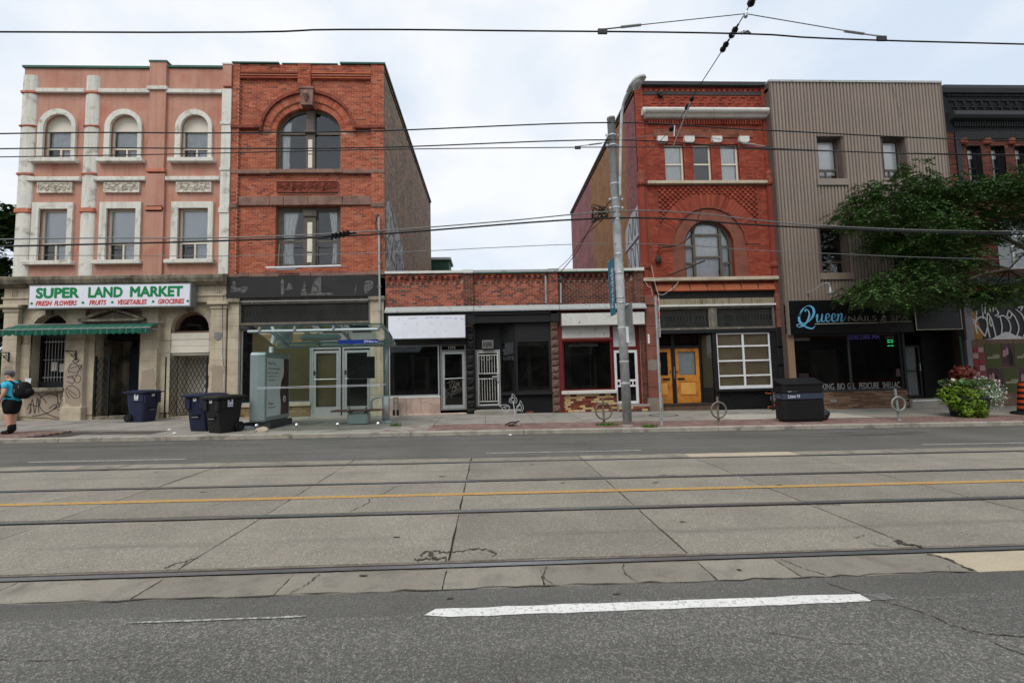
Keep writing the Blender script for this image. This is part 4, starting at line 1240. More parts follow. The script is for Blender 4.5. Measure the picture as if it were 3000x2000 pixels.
for s in ([(-16.3, .62), (-16.22, 1.1), (-16.12, .6), (-16.05, 1.15), (-15.98, .62)], [(-16.38, .75), (-16.3, .95), (-16.25, .66), (-16.33, .62)],
          [(-16.2, .5), (-15.7, .6), (-15.4, .85), (-15.38, 1.15), (-15.6, 1.28), (-15.9, 1.2), (-16.0, .95), (-15.85, .68), (-15.5, .48), (-15.25, .42)],
          [(-16.05, 1.3), (-15.8, 1.05), (-15.75, .95)], [(-15.65, .75), (-15.45, .9), (-15.4, .78), (-15.55, .7), (-15.35, .8), (-15.25, 1.0)], [(-15.35, .7), (-15.2, .72)], [(-15.18, 1.25), (-15.28, 1.1), (-15.15, 1.0)], [(-15.22, .45), (-15.2, .6), (-15.12, .44), (-15.12, .62)],
          [(-16.25, .9), (-16.0, .85), (-15.95, 1.05)], [(-15.4, 1.33), (-15.35, 1.0), (-15.2, .5)]):
    ribbon(mb, s, .028, y)
mb.obj('graffiti_tag', M['black_spray'], mk)
mb = MB(); y = F - .158
for s in ([(-14.86, 1.1), (-14.98, 1.4), (-14.8, 1.55), (-14.55, 1.4), (-14.5, 1.15), (-14.7, 1.12), (-14.9, 1.35)], [(-14.95, 1.45), (-14.6, 1.2)],
          [(-14.95, 1.7), (-14.75, 1.62), (-14.72, 1.8), (-14.95, 1.85), (-14.55, 1.9), (-14.5, 1.72), (-14.62, 1.65), (-14.8, 1.9)],
          [(-14.92, 2.0), (-14.85, 2.3), (-14.65, 2.3), (-14.55, 2.1), (-14.7, 2.0), (-14.9, 2.05)], [(-14.85, 2.15), (-14.5, 2.25), (-14.5, 2.05)],
          [(-14.8, 2.42), (-14.65, 2.5), (-14.58, 2.42), (-14.7, 2.36), (-14.8, 2.42)]):
    ribbon(mb, s, .024, y)
mb.obj('graffiti_tag', M['black_spray'], mk)
MB().tube(catmull([(-9.58, F - .2, 4.75), (-9.63, F - .2, 4.3), (-9.6, F - .2, 3.2), (-9.56, F - .2, 2.2), (-9.4, F - .25, 1.95)], 5), .009, 5).obj('loose_cable', M['cable'], mk)

# ---- shop sign
sg = thing('shop_sign', 'long white box sign with green SUPER LAND MARKET lettering above the stone front', 'sign', (-13.5, F - .3, 4.3))
SY = F - .55
k_ = (SY) / F
sx = lambda x: x * k_; sz = lambda z: EYE + (z - EYE) * k_
sb = B(sx(-16.55), sx(-10.88), SY, F - .2, sz(4.33), sz(5.2)).obj('sign_box', M['alu_grey'], sg)
B(sx(-16.51), sx(-10.92), SY - .006, SY, sz(4.37), sz(5.16)).obj('sign_face', M['white_sign'], sg)
for body, a, b, in (('SUPER', -16.29, -14.80), ('LAND', -14.48, -13.28), ('MARKET', -13.02, -11.16)):
    text(sg, body, sx(a), sx(b), sz(4.71), sz(5.1), SY - .008, M['sign_green'], bold=.04)
for body, a, b in (('FRESH', -16.28, -15.72), ('FLOWERS', -15.64, -14.86), ('FRUITS', -14.43, -13.84), ('VEGETABLES', -13.44, -12.42), ('GROCERIES', -12.02, -11.1)):
    text(sg, body, sx(a), sx(b), sz(4.44), sz(4.62), SY - .008, M['sign_red'], bold=.022, shear=.25)
for x in (-16.42, -14.65, -13.63, -12.2, -10.98):
    MB().prism_y([(sx(x) + .045 * math.cos(t), sz(4.53) + .045 * math.sin(t)) for t in [k * math.pi / 8 for k in range(16)]], SY - .012, SY - .006).obj('dot', M['sign_green'], sg)
mb = MB()
for x in (-15.6, -13.5, -11.5): mb.tube([(sx(x), F - .05, 4.95), (sx(x), SY + .1, 4.75)], .02, 6)
mb.obj('sign_bracket', M['black_metal'], sg)

# ---- green awning, nearly rolled up
aw = thing('awning', 'folded green striped awning with scalloped edge over the market entrance', 'awning', (-14.2, F - .3, 3.3))
AX0, AX1, AYF, AYB = -16.75, -11.82, F - .7, F - .17
zt, zf, zv = 3.72, 3.5, 3.29
mb = MB(); n = 92; w = (AX1 - AX0) / n
for i in range(n):
    a, b = AX0 + i * w, AX0 + (i + 1) * w
    mi = 1 if i % 5 == 2 else 0
    mb.quad((a, AYF, zf), (b, AYF, zf), (b, (AYF + AYB) / 2, (zt + zf) / 2 + .02), (a, (AYF + AYB) / 2, (zt + zf) / 2 + .02), mi)
    mb.quad((a, (AYF + AYB) / 2, (zt + zf) / 2 + .02), (b, (AYF + AYB) / 2, (zt + zf) / 2 + .02), (b, AYB, zt), (a, AYB, zt), mi)
mb.obj('canopy', [M['green_awning'], M['awning_stripe']], aw)
nsc = 23; w = (AX1 - AX0) / nsc
for i in range(nsc):
    a = AX0 + i * w; pts = [(a, zf), (a, zv + .05)] + [(a + w * t, zv + .05 - .05 * math.sin(math.pi * t)) for t in (.2, .4, .6, .8)] + [(a + w, zv + .05), (a + w, zf)]
    bow = .03 * math.sin(i * 1.9)
    v = []
    mb = MB().prism_y(pts, AYF - .012, AYF - .004)
    mb.v = [(x, y - bow * (zf - z) * 2, z) for x, y, z in mb.v]
    mb.box(a + w * .42, a + w * .58, AYF - .0145, AYF - .0125, zv + .03, zf, 1)
    mb.obj('valance_scallop', [M['green_awning'], M['awning_stripe']], aw)
mb = MB(); mb.tube([(AX0 - .05, AYF, zf), (AX1 + .05, AYF, zf)], .022, 6); mb.tube([(AX0 - .05, AYB + .05, zt + .02), (AX1 + .1, AYB + .05, zt + .02)], .035, 8)
for x in (AX0 + .2, AX1 - .2): mb.tube([(x, AYF, zf), (x + .3, (AYF + AYB) / 2, zf - .05), (x, AYB, zf - .05)], .018, 5)
mb.obj('awning_frame', M['alu_grey'], aw)
# ================================================================ 2. orange-red brick building with arched window
r1 = thing('brick_building', 'three-storey orange-red brick building with big arched window and blank black fascia', 'building', (-6.7, F, .2))
RX0, RX1, RT = -9.52, -3.83, 13.66
ho_a = Hole(-7.92, -5.5, 9.46, 10.98, .97, 26)
ho_b = Hole(-7.9, -5.5, 5.72, 8.1)
FB = F + .06                                  # brick face of the recessed field
mb = wall_sheet(MB(), RX0, RX1, 5.3, RT, FB + .004, [ho_a, ho_b])
mb.obj('mortar_bed', M['mortar'], r1)
mb = MB().reveal(ho_a.outline(0, 0), FB, FB + .3); mb.reveal(ho_b.outline(), FB, FB + .3); mb.obj('window_jamb', M['brick_red'], r1)
# field brick, broken by stone bands, panel and arch ring
arch_hole = Hole(-8.44, -5.0, 10.9, 10.98, 1.64)
bands = [Hole(RX0, RX1, 9.29, 9.47), Hole(RX0, RX1, 8.1, 8.46), Hole(-7.88, -5.56, 8.58, 9.06)]
field = []
for (a, b) in ((-9.26, -4.33),):
    field += brick_list(a, b, 5.52, 13.05, [ho_a, ho_b, arch_hole] + bands)
lay(r1, field, FB, M['brick_red'])
pil = []
for (a, b) in ((-9.5, -9.26), (-4.33, -3.84)):
    p_ = brick_list(a, b, 5.52, RT - .02, [Hole(RX0, RX1, 9.29, 9.47), Hole(RX0, RX1, 7.95, 8.2)])
    pil += p_
lay(r1, pil, F - .06, M['brick_red'], depth=.16, limit=0, stuff='pilaster_brickwork')
for (a, b) in ((-9.505, -9.265), (-4.325, -3.835)):
    B(a + .004, b - .004, F - .056, FB + .02, 5.5, RT - .03).obj('pilaster_core', M['mortar'], r1)
# parapet: projecting courses
lay(r1, brick_list(-9.26, -4.33, 13.05, 13.34, course=.0725), F - .0, M['brick_red'], depth=.1, limit=0, stuff='corbel_brickwork')
mb = MB()
for i, z in enumerate((13.08, 13.17, 13.26)): mb.box(-9.24, -7.1, F - .05 - .012 * i, FB, z, z + .05); mb.box(-6.58, -4.34, F - .05 - .012 * i, FB, z, z + .05)
mb.obj('corbel_course', M['brick_red'], r1)
lay(r1, brick_list(-9.26, -4.33, 13.35, RT - .02), F - .03, M['brick_red'], depth=.1, limit=0, stuff='parapet_brickwork')
B(-9.26, -4.33, F - .022, FB + .01, 13.34, RT - .03).obj('parapet_core', M['mortar'], r1)
lay(r1, brick_list(-7.08, -6.6, 12.62, RT - .02), F - .09, M['brick_red'], depth=.14, limit=0, stuff='pier_brickwork')
B(-7.07, -6.61, F - .075, FB + .01, 12.6, RT - .03).obj('pier_core', M['mortar'], r1)
mb = MB(); mb.box(RX0 - .02, -7.8, F - .1, F + .4, RT - .02, RT + .03); mb.box(-7.7, -5.6, F - .06, F + .4, RT - .02, RT + .02); mb.box(-5.5, RX1 + .05, F - .1, F + .4, RT - .01, RT + .05)
mb.obj('coping', M['flash_green'], r1)
# arch: two rings of bricks on edge, hood moulding, keystone
cx, cz = -6.71, 10.98
voussoirs(r1, cx, cz, 1.22, .98, 1.42, 1.2, 46, F + .05, FB + .05, M['brick_red'], .13)
for (a0, b0, a1, b1, yy) in ((1.22, .98, 1.425, 1.205, F + .058), (1.425, 1.205, 1.69, 1.51, F + .008)):
    T = [math.pi - math.pi * k / 36 for k in range(37)]
    MB().ring([(cx + a1 * math.cos(t), cz + b1 * math.sin(t)) for t in T], [(cx + a0 * math.cos(t), cz + b0 * math.sin(t)) for t in T], yy, FB + .04).obj('arch_mortar', M['mortar'], r1)
voussoirs(r1, cx, cz, 1.43, 1.21, 1.68, 1.5, 52, F - .0, FB + .05, M['brick_red'], .13)
hood_o = [(cx + 1.8 * math.cos(t), cz + 1.64 * math.sin(t)) for t in [math.pi - math.pi * k / 30 for k in range(31)]]
hood_i = [(cx + 1.7 * math.cos(t), cz + 1.52 * math.sin(t)) for t in [math.pi - math.pi * k / 30 for k in range(31)]]
MB().ring(hood_o, hood_i, F - .08, FB).obj('hood_moulding', M['terracotta'], r1)
for a, b in ((RX0 - .03, -8.42), (-5.0, RX1 + .02)):
    bevel_obj(B(a, b, F - .11, FB, 11.06, 11.2).obj('hood_moulding', M['terracotta'], r1), .02)
ks = MB().prism_y([(-6.93, 11.94), (-6.5, 11.94), (-6.47, 12.62), (-6.97, 12.62)], F - .18, FB).obj('keystone', M['brownstone'], r1)
bevel_obj(B(-7.0, -6.44, F - .21, FB, 12.56, 12.66).obj('keystone_cap', M['brownstone'], ks), .02)
mb = MB(); mb.tube([(-6.72, F - .19, 12.48), (-6.72, F - .24, 12.3), (-6.72, F - .19, 12.08)], [.05, .11, .03], 8); scroll(mb, -6.72, 12.3, .9, F - .24); mb.obj('carving', M['brownstone'], ks)
# stone bands and carved panel
for (a, b) in ((RX0, -8.06), (-5.4, RX1 + .02)):
    bevel_obj(B(a, b, F - .08, FB, 9.3, 9.46).obj('stone_band', M['brownstone'], r1), .02)
bevel_obj(B(-8.06, -5.4, F - .09, FB + .25, 9.32, 9.47).obj('window_sill', M['brownstone'], r1), .015)
for i, (a, b) in enumerate(((-9.24, -8.12), (-8.1, -7.6), (-7.59, -6.7), (-6.69, -5.42), (-5.41, -4.34))):
    bevel_obj(B(a, b, F - .02 - .02 * (i % 2), FB + .02, 8.1, 8.45).obj('lintel_stone', M['brownstone'], r1), .012)
for a, b in ((RX0, -9.25), (-4.34, RX1 + .01)): bevel_obj(B(a, b, F - .1, FB, 7.96, 8.18).obj('stone_band', M['brownstone'], r1), .03)
carved_panel(r1, -7.86, -6.72, 8.6, 9.04, FB + .01, M['terracotta']); carved_panel(r1, -6.71, -5.58, 8.6, 9.04, FB + .01, M['terracotta'])
# upper arched window
y = FB + .16
w = MB().ring(ho_a.outline(0, 0), ho_a.outline(.1, .1), y, y + .1).obj('window', M['olive_frame'], r1)
mb = MB(); mb.box(-7.83, -6.86, y - .01, y + .08, 10.96, 11.07); mb.box(-6.52, -5.58, y - .01, y + .08, 10.96, 11.07)
mb.box(-7.84, -5.58, y - .01, y + .08, 9.46, 9.56)
mb.obj('glazing_bar', M['olive_frame'], w)
ml = B(-6.86, -6.52, y - .04, y + .09, 9.48, 11.92).obj('mullion', M['olive_frame'], w)
for z0, z1 in ((9.62, 10.15), (10.18, 10.75)): bevel_obj(B(-6.77, -6.61, y - .06, y - .03, z0, z1).obj('mullion_panel', M['cream_paint'], ml), .01)
bevel_obj(B(-6.9, -6.48, y - .12, y, 10.98, 11.1).obj('mullion_cap', M['olive_frame'], ml), .02)
B(-6.82, -6.56, y - .07, y, 11.1, 11.85).obj('mullion_post', M['olive_frame'], ml)
for i, (a, b) in enumerate(((-7.8, -6.88), (-6.5, -5.6))):
    pane(w, rect(a, b, 9.58, 10.94), y + .04 + .001 * i, M['glass'])
    cc = [(x, z) for x, z in Hole(-7.92 + .12, -5.5 - .12, 11.06, 11.06, .86, 26).outline(0, 0) if a <= x <= b]
    cc = [(a, 11.06)] + [p for p in cc if p[1] > 11.07] + [(b, 11.06)]
    ext = ho_a.iv
    top = []
    for k in range(13):
        xx = a + (b - a) * k / 12
        t = (xx - cx) / 1.13
        top.append((xx, 10.98 + .88 * math.sqrt(max(0, 1 - t * t))))
    pane(w, [(a, 11.05)] + [(b, 11.05)] + [p for p in top[::-1] if p[1] > 11.06], y + .042 + .001 * i, M['glass'])
drape(w, -7.78, -7.45, 9.6, 11.5, y + .12, M['curtain'], 3, .03, .25, -1)
# lower pair of sash windows
w = frame_mb(-7.9, -5.5, 5.72, 8.1, .12, y, y + .1).obj('window', M['olive_frame'], r1)
ml = B(-6.9, -6.47, y - .03, y + .09, 5.84, 7.98).obj('mullion', M['olive_frame'], w)
for z0, z1 in ((5.95, 6.3), (6.36, 6.9), (6.96, 7.5)): bevel_obj(B(-6.78, -6.59, y - .055, y - .02, z0, z1).obj('mullion_panel', M['cream_paint'], ml), .01)
bevel_obj(B(-6.94, -6.43, y - .08, y, 7.72, 7.98).obj('mullion_cap', M['olive_frame'], ml), .02)
for (a, b, side) in ((-7.78, -6.9, -1), (-6.47, -5.62, 1)):
    s = frame_mb(a, b, 5.84, 7.98, .07, y + .03, y + .08, rails=[(6.78, .09)]).obj('sash', M['olive_frame'], w)
    pane(s, rect(a + .06, b - .06, 5.9, 6.74), y + .05, M['glass']); pane(s, rect(a + .06, b - .06, 6.82, 7.92), y + .052, M['glass'])
    if side < 0: drape(w, a + .05, a + .62, 5.86, 7.96, y + .14, M['curtain'], 4, .03, .35, -1)
    else: drape(w, b - .4, b - .03, 5.86, 7.96, y + .14, M['curtain'], 3, .03, .35, 1)
B(-7.78, -5.6, FB + 1.2, FB + 1.3, 5.5, 12.8).obj('room_wall', M['interior'], r1)
B(RX0 + .1, RX1 - .1, FB + .5, FB + 4, 8.7, 8.9).obj('floor_slab', M['interior'], r1)
MB().tube([(-8.1, F - .2, 5.68), (-5.4, F - .2, 5.72)], .035, 8).obj('white_conduit', M['white_paint'], r1)
mb = MB()
for x in (-7.72, -6.5): mb.tube([(x, F - .02, 6.6), (x, F - .12, 5.7)], .014, 5)
mb.box(-7.7, -7.0, F - .3, F - .22, 5.56, 5.64)
mb.obj('lamp_bracket', M['alu_grey'], r1)
rub = random.Random(4); mb = MB(); x = RX0
while x < RX1:
    L = rub.uniform(.3, .8); mb.box(x, min(x + L, RX1) - .01, F - .12 - rub.uniform(0, .05), FB, 5.36 + rub.uniform(0, .03), 5.5 + rub.uniform(-.02, .03)); x += L
mb.obj('rough_ledge', M['brownstone'], r1)
# exposed right-hand side wall, rough brown brick
def side_brick_mat(name, cols, mortar, scale=1.0, dark=None, zones=None):
    m, k, b = newmat(name)
    g = k.new('ShaderNodeNewGeometry'); sp = k.new('ShaderNodeSeparateXYZ'); k.link(g.outputs['Position'], sp.inputs[0])
    cb = k.new('ShaderNodeCombineXYZ'); k.link(sp.outputs[1], cb.inputs[0]); k.link(sp.outputs[2], cb.inputs[1])
    br = k.new('ShaderNodeTexBrick'); br.inputs['Scale'].default_value = 1.0; br.inputs['Brick Width'].default_value = .22 * scale; br.inputs['Row Height'].default_value = .0762 * scale
    br.inputs['Mortar Size'].default_value = .007; br.inputs['Color1'].default_value = (0, 0, 0, 1); br.inputs['Color2'].default_value = (1, 1, 1, 1); br.inputs['Mortar'].default_value = (.5, .5, .5, 1)
    k.link(cb.outputs[0], br.inputs['Vector'])
    cr = k.new('ShaderNodeValToRGB'); el = cr.color_ramp.elements
    while len(el) < len(cols): el.new(.5)
    for i, (p, c) in enumerate(cols): el[i].position = p; el[i].color = c
    k.link(br.outputs['Color'], cr.inputs[0])
    c = cr.outputs[0]
    if zones:
        for (y0, col, wdt) in zones:
            yy = k.math('ADD', sp.outputs[1], k.math('MULTIPLY', k.noise(g.outputs['Position'], 1.2, 3), .5))
            c2 = k.mix(1.0, col, k.ramp(br.outputs['Color'], 0, 1, .85, 1.12), 'MULTIPLY')
            c = k.mix(k.ramp(yy, y0 - wdt, y0 + wdt), c, c2)
    c = k.mix(k.math('MULTIPLY', br.outputs['Fac'], .8), c, mortar)
    c = k.mix(1.0, c, k.ramp(k.noise(g.outputs['Position'], 1.4, 6, .65, .3), .3, .72, .72, 1.25), 'MULTIPLY')
    c = k.mix(k.ramp(k.noise(k.scaled(g.outputs['Position'], (1, 3, .3)), 1.6, 5, .6), .55, .8, 0, .6), c, dark or S(58, 50, 46))
    k.link(c, b.inputs['Base Color']); b.inputs['Roughness'].default_value = .9
    bp = k.new('ShaderNodeBump', Strength=.7, Distance=.02); k.link(br.outputs['Fac'], bp.inputs['Height']); bp.invert = True
    k.link(bp.outputs[0], b.inputs['Normal'])
    return m
M['side_brown'] = side_brick_mat('side_wall_brown', [(0, S(106, 92, 80)), (.35, S(126, 108, 92)), (.6, S(142, 120, 98)), (.85, S(170, 130, 96)), (1, S(96, 84, 76))], S(134, 122, 108))
M['side_pink'] = side_brick_mat('side_wall_painted', [(0, S(124, 70, 72)), (.5, S(138, 82, 84)), (1, S(112, 62, 66))], S(120, 76, 78), zones=[(19.0, S(150, 106, 62), .5), (25.5, S(146, 92, 92), .4)], dark=S(96, 58, 56))
building_shell(r1, RX0, RX1, RT, 31.4, M['side_brown'], M['roof'], top=RT - .1)
B(RX1 - .3, RX1 + .06, FB, 31.4, RT - .1, RT + .02).obj('side_coping', M['flash_dark'], r1)
# whitewashed and tagged patch on the side wall
mb = MB(); XS = RX1 + .004
mb.add([(XS, a, b) for a, b in ((17.5, 5.5), (20.6, 5.5), (21.3, 6.2), (20.9, 7.4), (19.6, 8.1), (18.2, 8.6), (17.5, 8.3))], [tuple(range(7))]); mb.obj('whitewash_patch', mat('whitewash', S(166, 166, 164), var=.2, vs=2, col2=S(104, 98, 92), c2at=.52, c2w=.06, c2s=3), r1)
mb = MB(); gr = random.Random(9)
for k in range(10):
    y0 = 17.7 + k * .3; z0 = 5.6 + gr.uniform(0, .8)
    ribbon(mb, [(y0, z0), (y0 + gr.uniform(-.2, .5), z0 + .6), (y0 + gr.uniform(-.3, .4), z0 + .9), (y0 + gr.uniform(0, .8), z0 + 1.2 + gr.uniform(-.3, .4))], .05, XS + .004, axis='x')
mb.obj('graffiti_tag', M['black_spray'], r1)
# ---- shopfront: fascia, ribbed band, leaded transom, papered windows, twin glass doors
fm, k, b = newmat('fascia_black')
P = k.new('ShaderNodeNewGeometry').outputs['Position']
c = k.mix(k.ramp(k.noise(P, 2, 4), .3, .7), S(26, 26, 26), S(36, 36, 35)); k.link(c, b.inputs['Base Color']); b.inputs['Roughness'].default_value = .75
fb = B(-9.5, -3.99, F - .2, F, 4.58, 5.36).obj('blank_fascia', fm, r1)
M['glue'] = mat('glue_residue', S(112, 112, 110), var=.3, vs=9, col2=S(60, 60, 59), c2at=.5, c2w=.08, c2s=9)
gl = random.Random(21)
def blob(parent, pts, y, material, name):
    P2 = catmull(pts + [pts[0]], 4)[:-1]
    return MB().add([(x + gl.uniform(-.01, .01), y, z + gl.uniform(-.01, .01)) for x, z in P2], [tuple(range(len(P2)))]).obj(name, material, parent)
for pts in ([(-9.36, 4.8), (-9.3, 5.15), (-9.22, 5.2), (-9.15, 4.95), (-8.95, 4.98), (-8.78, 5.0), (-8.76, 4.85), (-8.9, 4.76), (-9.1, 4.8)],
            [(-7.55, 4.66), (-7.56, 5.2), (-7.47, 5.18), (-7.46, 4.9), (-7.35, 4.92), (-7.27, 5.12), (-7.12, 4.92), (-7.3, 4.84), (-7.42, 4.8), (-7.48, 4.66)],
            [(-6.85, 4.64), (-6.75, 5.1), (-6.68, 5.12), (-6.65, 4.75), (-6.5, 4.72), (-6.4, 5.1), (-6.3, 5.25), (-6.12, 5.28), (-6.1, 4.75), (-5.8, 4.72), (-5.75, 4.63)],
            [(-4.92, 4.64), (-4.86, 5.0), (-4.83, 4.98), (-4.87, 4.66)], [(-4.55, 4.7), (-4.52, 5.1), (-4.25, 5.12), (-4.24, 4.9), (-4.35, 4.8), (-4.45, 4.66)]):
    blob(fb, pts, F - .203, M['glue'], 'glue_mark')
mb = MB()
for i in range(60): mb.box(-9.1 + i * .079, -9.1 + i * .079 + .06, F - .1, F - .06, 4.47, 4.575)
mb.box(-9.12, -4.34, F - .06, F, 4.46, 4.58)
mb.obj('ribbed_band', M['timber_grey'], r1)
B(-9.14, -4.34, F - .12, F - .02, 4.445, 4.468).obj('drip_strip', M['white_peel'], r1)
leaded(r1, -9.12, -4.36, 3.6, 4.44, F - .02)
B(-9.12, -4.36, F - .06, F + .05, 3.45, 3.6).obj('transom_beam', M['flash_dark'], r1)
for a, b in ((-9.48, -9.1), (-4.36, -3.88)):
    for i in range(10):
        z0 = .05 + i * .44
        if z0 < 4.4: B(a, b, F - .1, F + .05, z0, min(z0 + .434, 4.42)).obj('pilaster_stone', M['limestone'], r1)
    bevel_obj(B(a - .06, b + .06, F - .2, F, 4.42, 4.575).obj('capital', M['limestone_dark'], r1), .02)
# big display window
dw = frame_mb(-9.08, -6.56, .72, 3.45, .05, F + .06, F + .12).obj('display_window', M['alu'], r1)
pane(dw, rect(-9.04, -6.6, .76, 3.41), F + .09, M['glass_clear'])
B(-8.75, -6.58, F + .2, F + .21, .78, 3.4).obj('paper_or_dark_sheet', M['tan_paper'], dw)
B(-9.06, -8.8, F + .5, F + .52, .7, 3.4).obj('paper_or_dark_sheet', M['interior'], dw)  # near-black sheet painted as the unlit room beside the paper
bevel_obj(B(-9.1, -6.55, F - .02, F + .14, .6, .715).obj('window_ledge', M['limestone'], dw), .01)
lay(r1, brick_list(-9.08, -6.56, .12, .59, course=.115, length=.34, gap=.014), F + .04, M['brick_tan'])
B(-9.09, -6.55, F + .052, F + .1, .0, .6).obj('stall_riser', M['mortar_shop'], r1)
for i, (a, b) in enumerate(((-6.54, -5.48), (-5.42, -4.36))):
    d = frame_mb(a, b, .22, 2.72, .06, F + .04, F + .12).obj('glass_door', M['alu'], r1)
    frame_mb(a + .07, b - .07, .26, 2.6, .09, F + .05, F + .1, bt=.28).obj('door_leaf', M['alu'], d)
    pane(d, rect(a + .14, b - .14, .5, 2.54), F + .075, M['glass_clear'])
    MB().tube([(a + .12, F - .02, 1.55), (b - .12, F - .02, 1.55)], .016, 6).obj('push_bar', M['alu'], d)
    B(a + .09, a + .14, F + .02, F + .05, 1.72, 1.86).obj('lock', M['black_metal'], d)
    B(a, b, F + .2, F + .21, .3, 2.7).obj('paper_or_dark_sheet', M['tan_paper'] if i == 0 else M['interior'], d)  # second door gets the painted room shade instead of paper
tw = frame_mb(-6.54, -4.36, 2.72, 3.45, .05, F + .06, F + .12, mulls=[(-5.45, .05, 2.76, 3.41)]).obj('transom_window', M['alu_grey'], r1)
pane(tw, rect(-6.5, -4.4, 2.76, 3.41), F + .09, M['glass_clear']); B(-6.5, -4.4, F + .2, F + .21, 2.74, 3.42).obj('paper_or_dark_sheet', M['tan_paper'], tw)
B(-6.56, -4.34, F - .02, F + .3, -.1, .22).obj('door_sill', M['concrete'], r1)
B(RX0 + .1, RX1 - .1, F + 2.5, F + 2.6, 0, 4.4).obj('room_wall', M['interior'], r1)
# service mast at the right corner
sm = thing('service_mast', 'white conduit with weatherhead running down the corner of the orange-red building', 'conduit', (-4.0, F - .15, 4))
MB().tube([(-4.02, F - .17, 7.6), (-4.0, F - .17, 4.4), (-3.99, F - .17, 3.4)], .04, 8).obj('pipe', M['alu'], sm)
MB().tube([(-4.02, F - .17, 7.58), (-4.03, F - .2, 7.66), (-4.05, F - .27, 7.62)], .045, 8).obj('weatherhead', M['alu_grey'], sm)
mb = MB()
for dx in (.02, .05, .08): mb.tube(catmull([(-4.05, F - .27, 7.6), (-4.15 + dx, F - .3, 7.2), (-3.98 + dx, F - .35, 6.9), (-3.7, F - .5, 6.95)], 5), .008, 4)
mb.tube(catmull([(-3.93, F - .2, 7.0), (-3.75, F - .2, 6.5), (-3.85, F - .2, 6.2), (-4.0, F - .2, 6.0)], 5), .01, 4)
mb.obj('loose_wires', M['cable'], sm)
mb = MB()
for z in (5.8, 4.9, 4.0): mb.box(-4.07, -3.94, F - .22, F - .05, z, z + .04)
mb.obj('pipe_clamp', M['alu_grey'], sm)

# ================================================================ 3. the three low shops
SHOPS = [('brick_shop', 'single-storey red brick shop with a blank white box sign and pink stone base', -3.82, -0.54, 'brick_shop'),
         ('brick_shop', 'single-storey brick shop with a black painted front and barred door', -0.54, 2.67, 'brick_shop'),
         ('brick_shop', 'single-storey dark brown brick shop with red frames and white screen door', 2.67, 5.98, 'brick_brown')]
shops = []
for i, (nm, lab, a, b, bm_) in enumerate(SHOPS):
    s = thing(nm, lab, 'shop', ((a + b) / 2, F, .15), 'single-storey shops in the middle of the row')
    shops.append(s)
    pa, pb = ((b - .37, b) if i < 2 else (b - .4, b))
    fx0, fx1 = a, pa
    wall_sheet(MB(), a, b, 4.0, 5.42, F + .004).obj('mortar_bed', M['mortar_shop'], s)
    lay(s, brick_list(fx0 + .01, fx1, 4.18, 4.98), F, M[bm_])
    # corbel table: stepped rows of projecting headers
    co = []
    for r_, (z, pr_) in enumerate(((5.3, .10), (5.225, .075), (5.15, .055), (5.075, .035))):
        x = fx0 + .03
        n_ = 0
        while x < fx1 - .1:
            wdt = .105
            if r_ == 0: co.append((x, x + .2, z, z + .062, .10)); x += .21
            elif r_ == 1:
                co.append((x, x + wdt, z, z + .066, .10)); co.append((x + wdt + .01, x + .205, z, z + .066, .035)); x += .216
            else:
                co.append((x, x + wdt, z, z + .066, .07 - .02 * (r_ - 2))); co.append((x + wdt + .01, x + .205, z, z + .066, .0)); x += .216
    off = OFF[s.name]; me = unit_brick(M[bm_])
    for (xa, xb, za, zb, p_) in co:
        o = bpy.data.objects.new('corbel_brick', me); o.location = Vector(((xa + xb) / 2, F - p_, (za + zb) / 2)) - off; o.scale = (min(xb, fx1) - xa, p_ + .03, zb - za); link(o, s)
    lay(s, brick_list(fx0 + .01, fx1, 4.98, 5.06, course=.076), F, M[bm_])
    mixed = M['brick_shop'] if i < 2 else M[bm_]
    B(pa + .012, pb - .004, F - .096, F + .02, 4.17, 5.4).obj('pier_core', M['mortar_shop'], s)
    lay(s, brick_list(pa + .005, pb, 4.18, 5.38), F - .1, M['brick_brown'] if i == 0 else mixed, depth=.11)
    # copings
    cm = MB(); cm.box(a, pa, F - .16, F + .35, 5.41, 5.5); cm.box(pa - .01, pb + .01, F - .2, F + .35, 5.395, 5.515)
    cm.obj('coping', M['white_peel'] if i != 1 else M['flashing'], s)
    if i > 0: B(a, pa, F - .165, F - .06, 5.375, 5.41).obj('drip_edge', M['flash_green'], s)
    # sloping metal ledge over the shopfront
    MB().prism_x([(F, 4.17), (F - .12, 4.15), (F - .3, 3.97), (F - .3, 3.92), (F, 3.92)], a + .02, b).obj('metal_ledge', M['flashing'], s)
    building_shell(s, a + (.02 if i else .03), b, 5.5, 31, M['brick_brown'], M['roof'], top=5.45, left=False, right=(i == 2))
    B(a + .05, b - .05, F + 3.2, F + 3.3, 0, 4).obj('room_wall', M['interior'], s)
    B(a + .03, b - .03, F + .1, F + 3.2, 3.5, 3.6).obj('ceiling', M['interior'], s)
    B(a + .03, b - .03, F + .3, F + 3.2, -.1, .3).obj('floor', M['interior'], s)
sA, sB, sC = shops
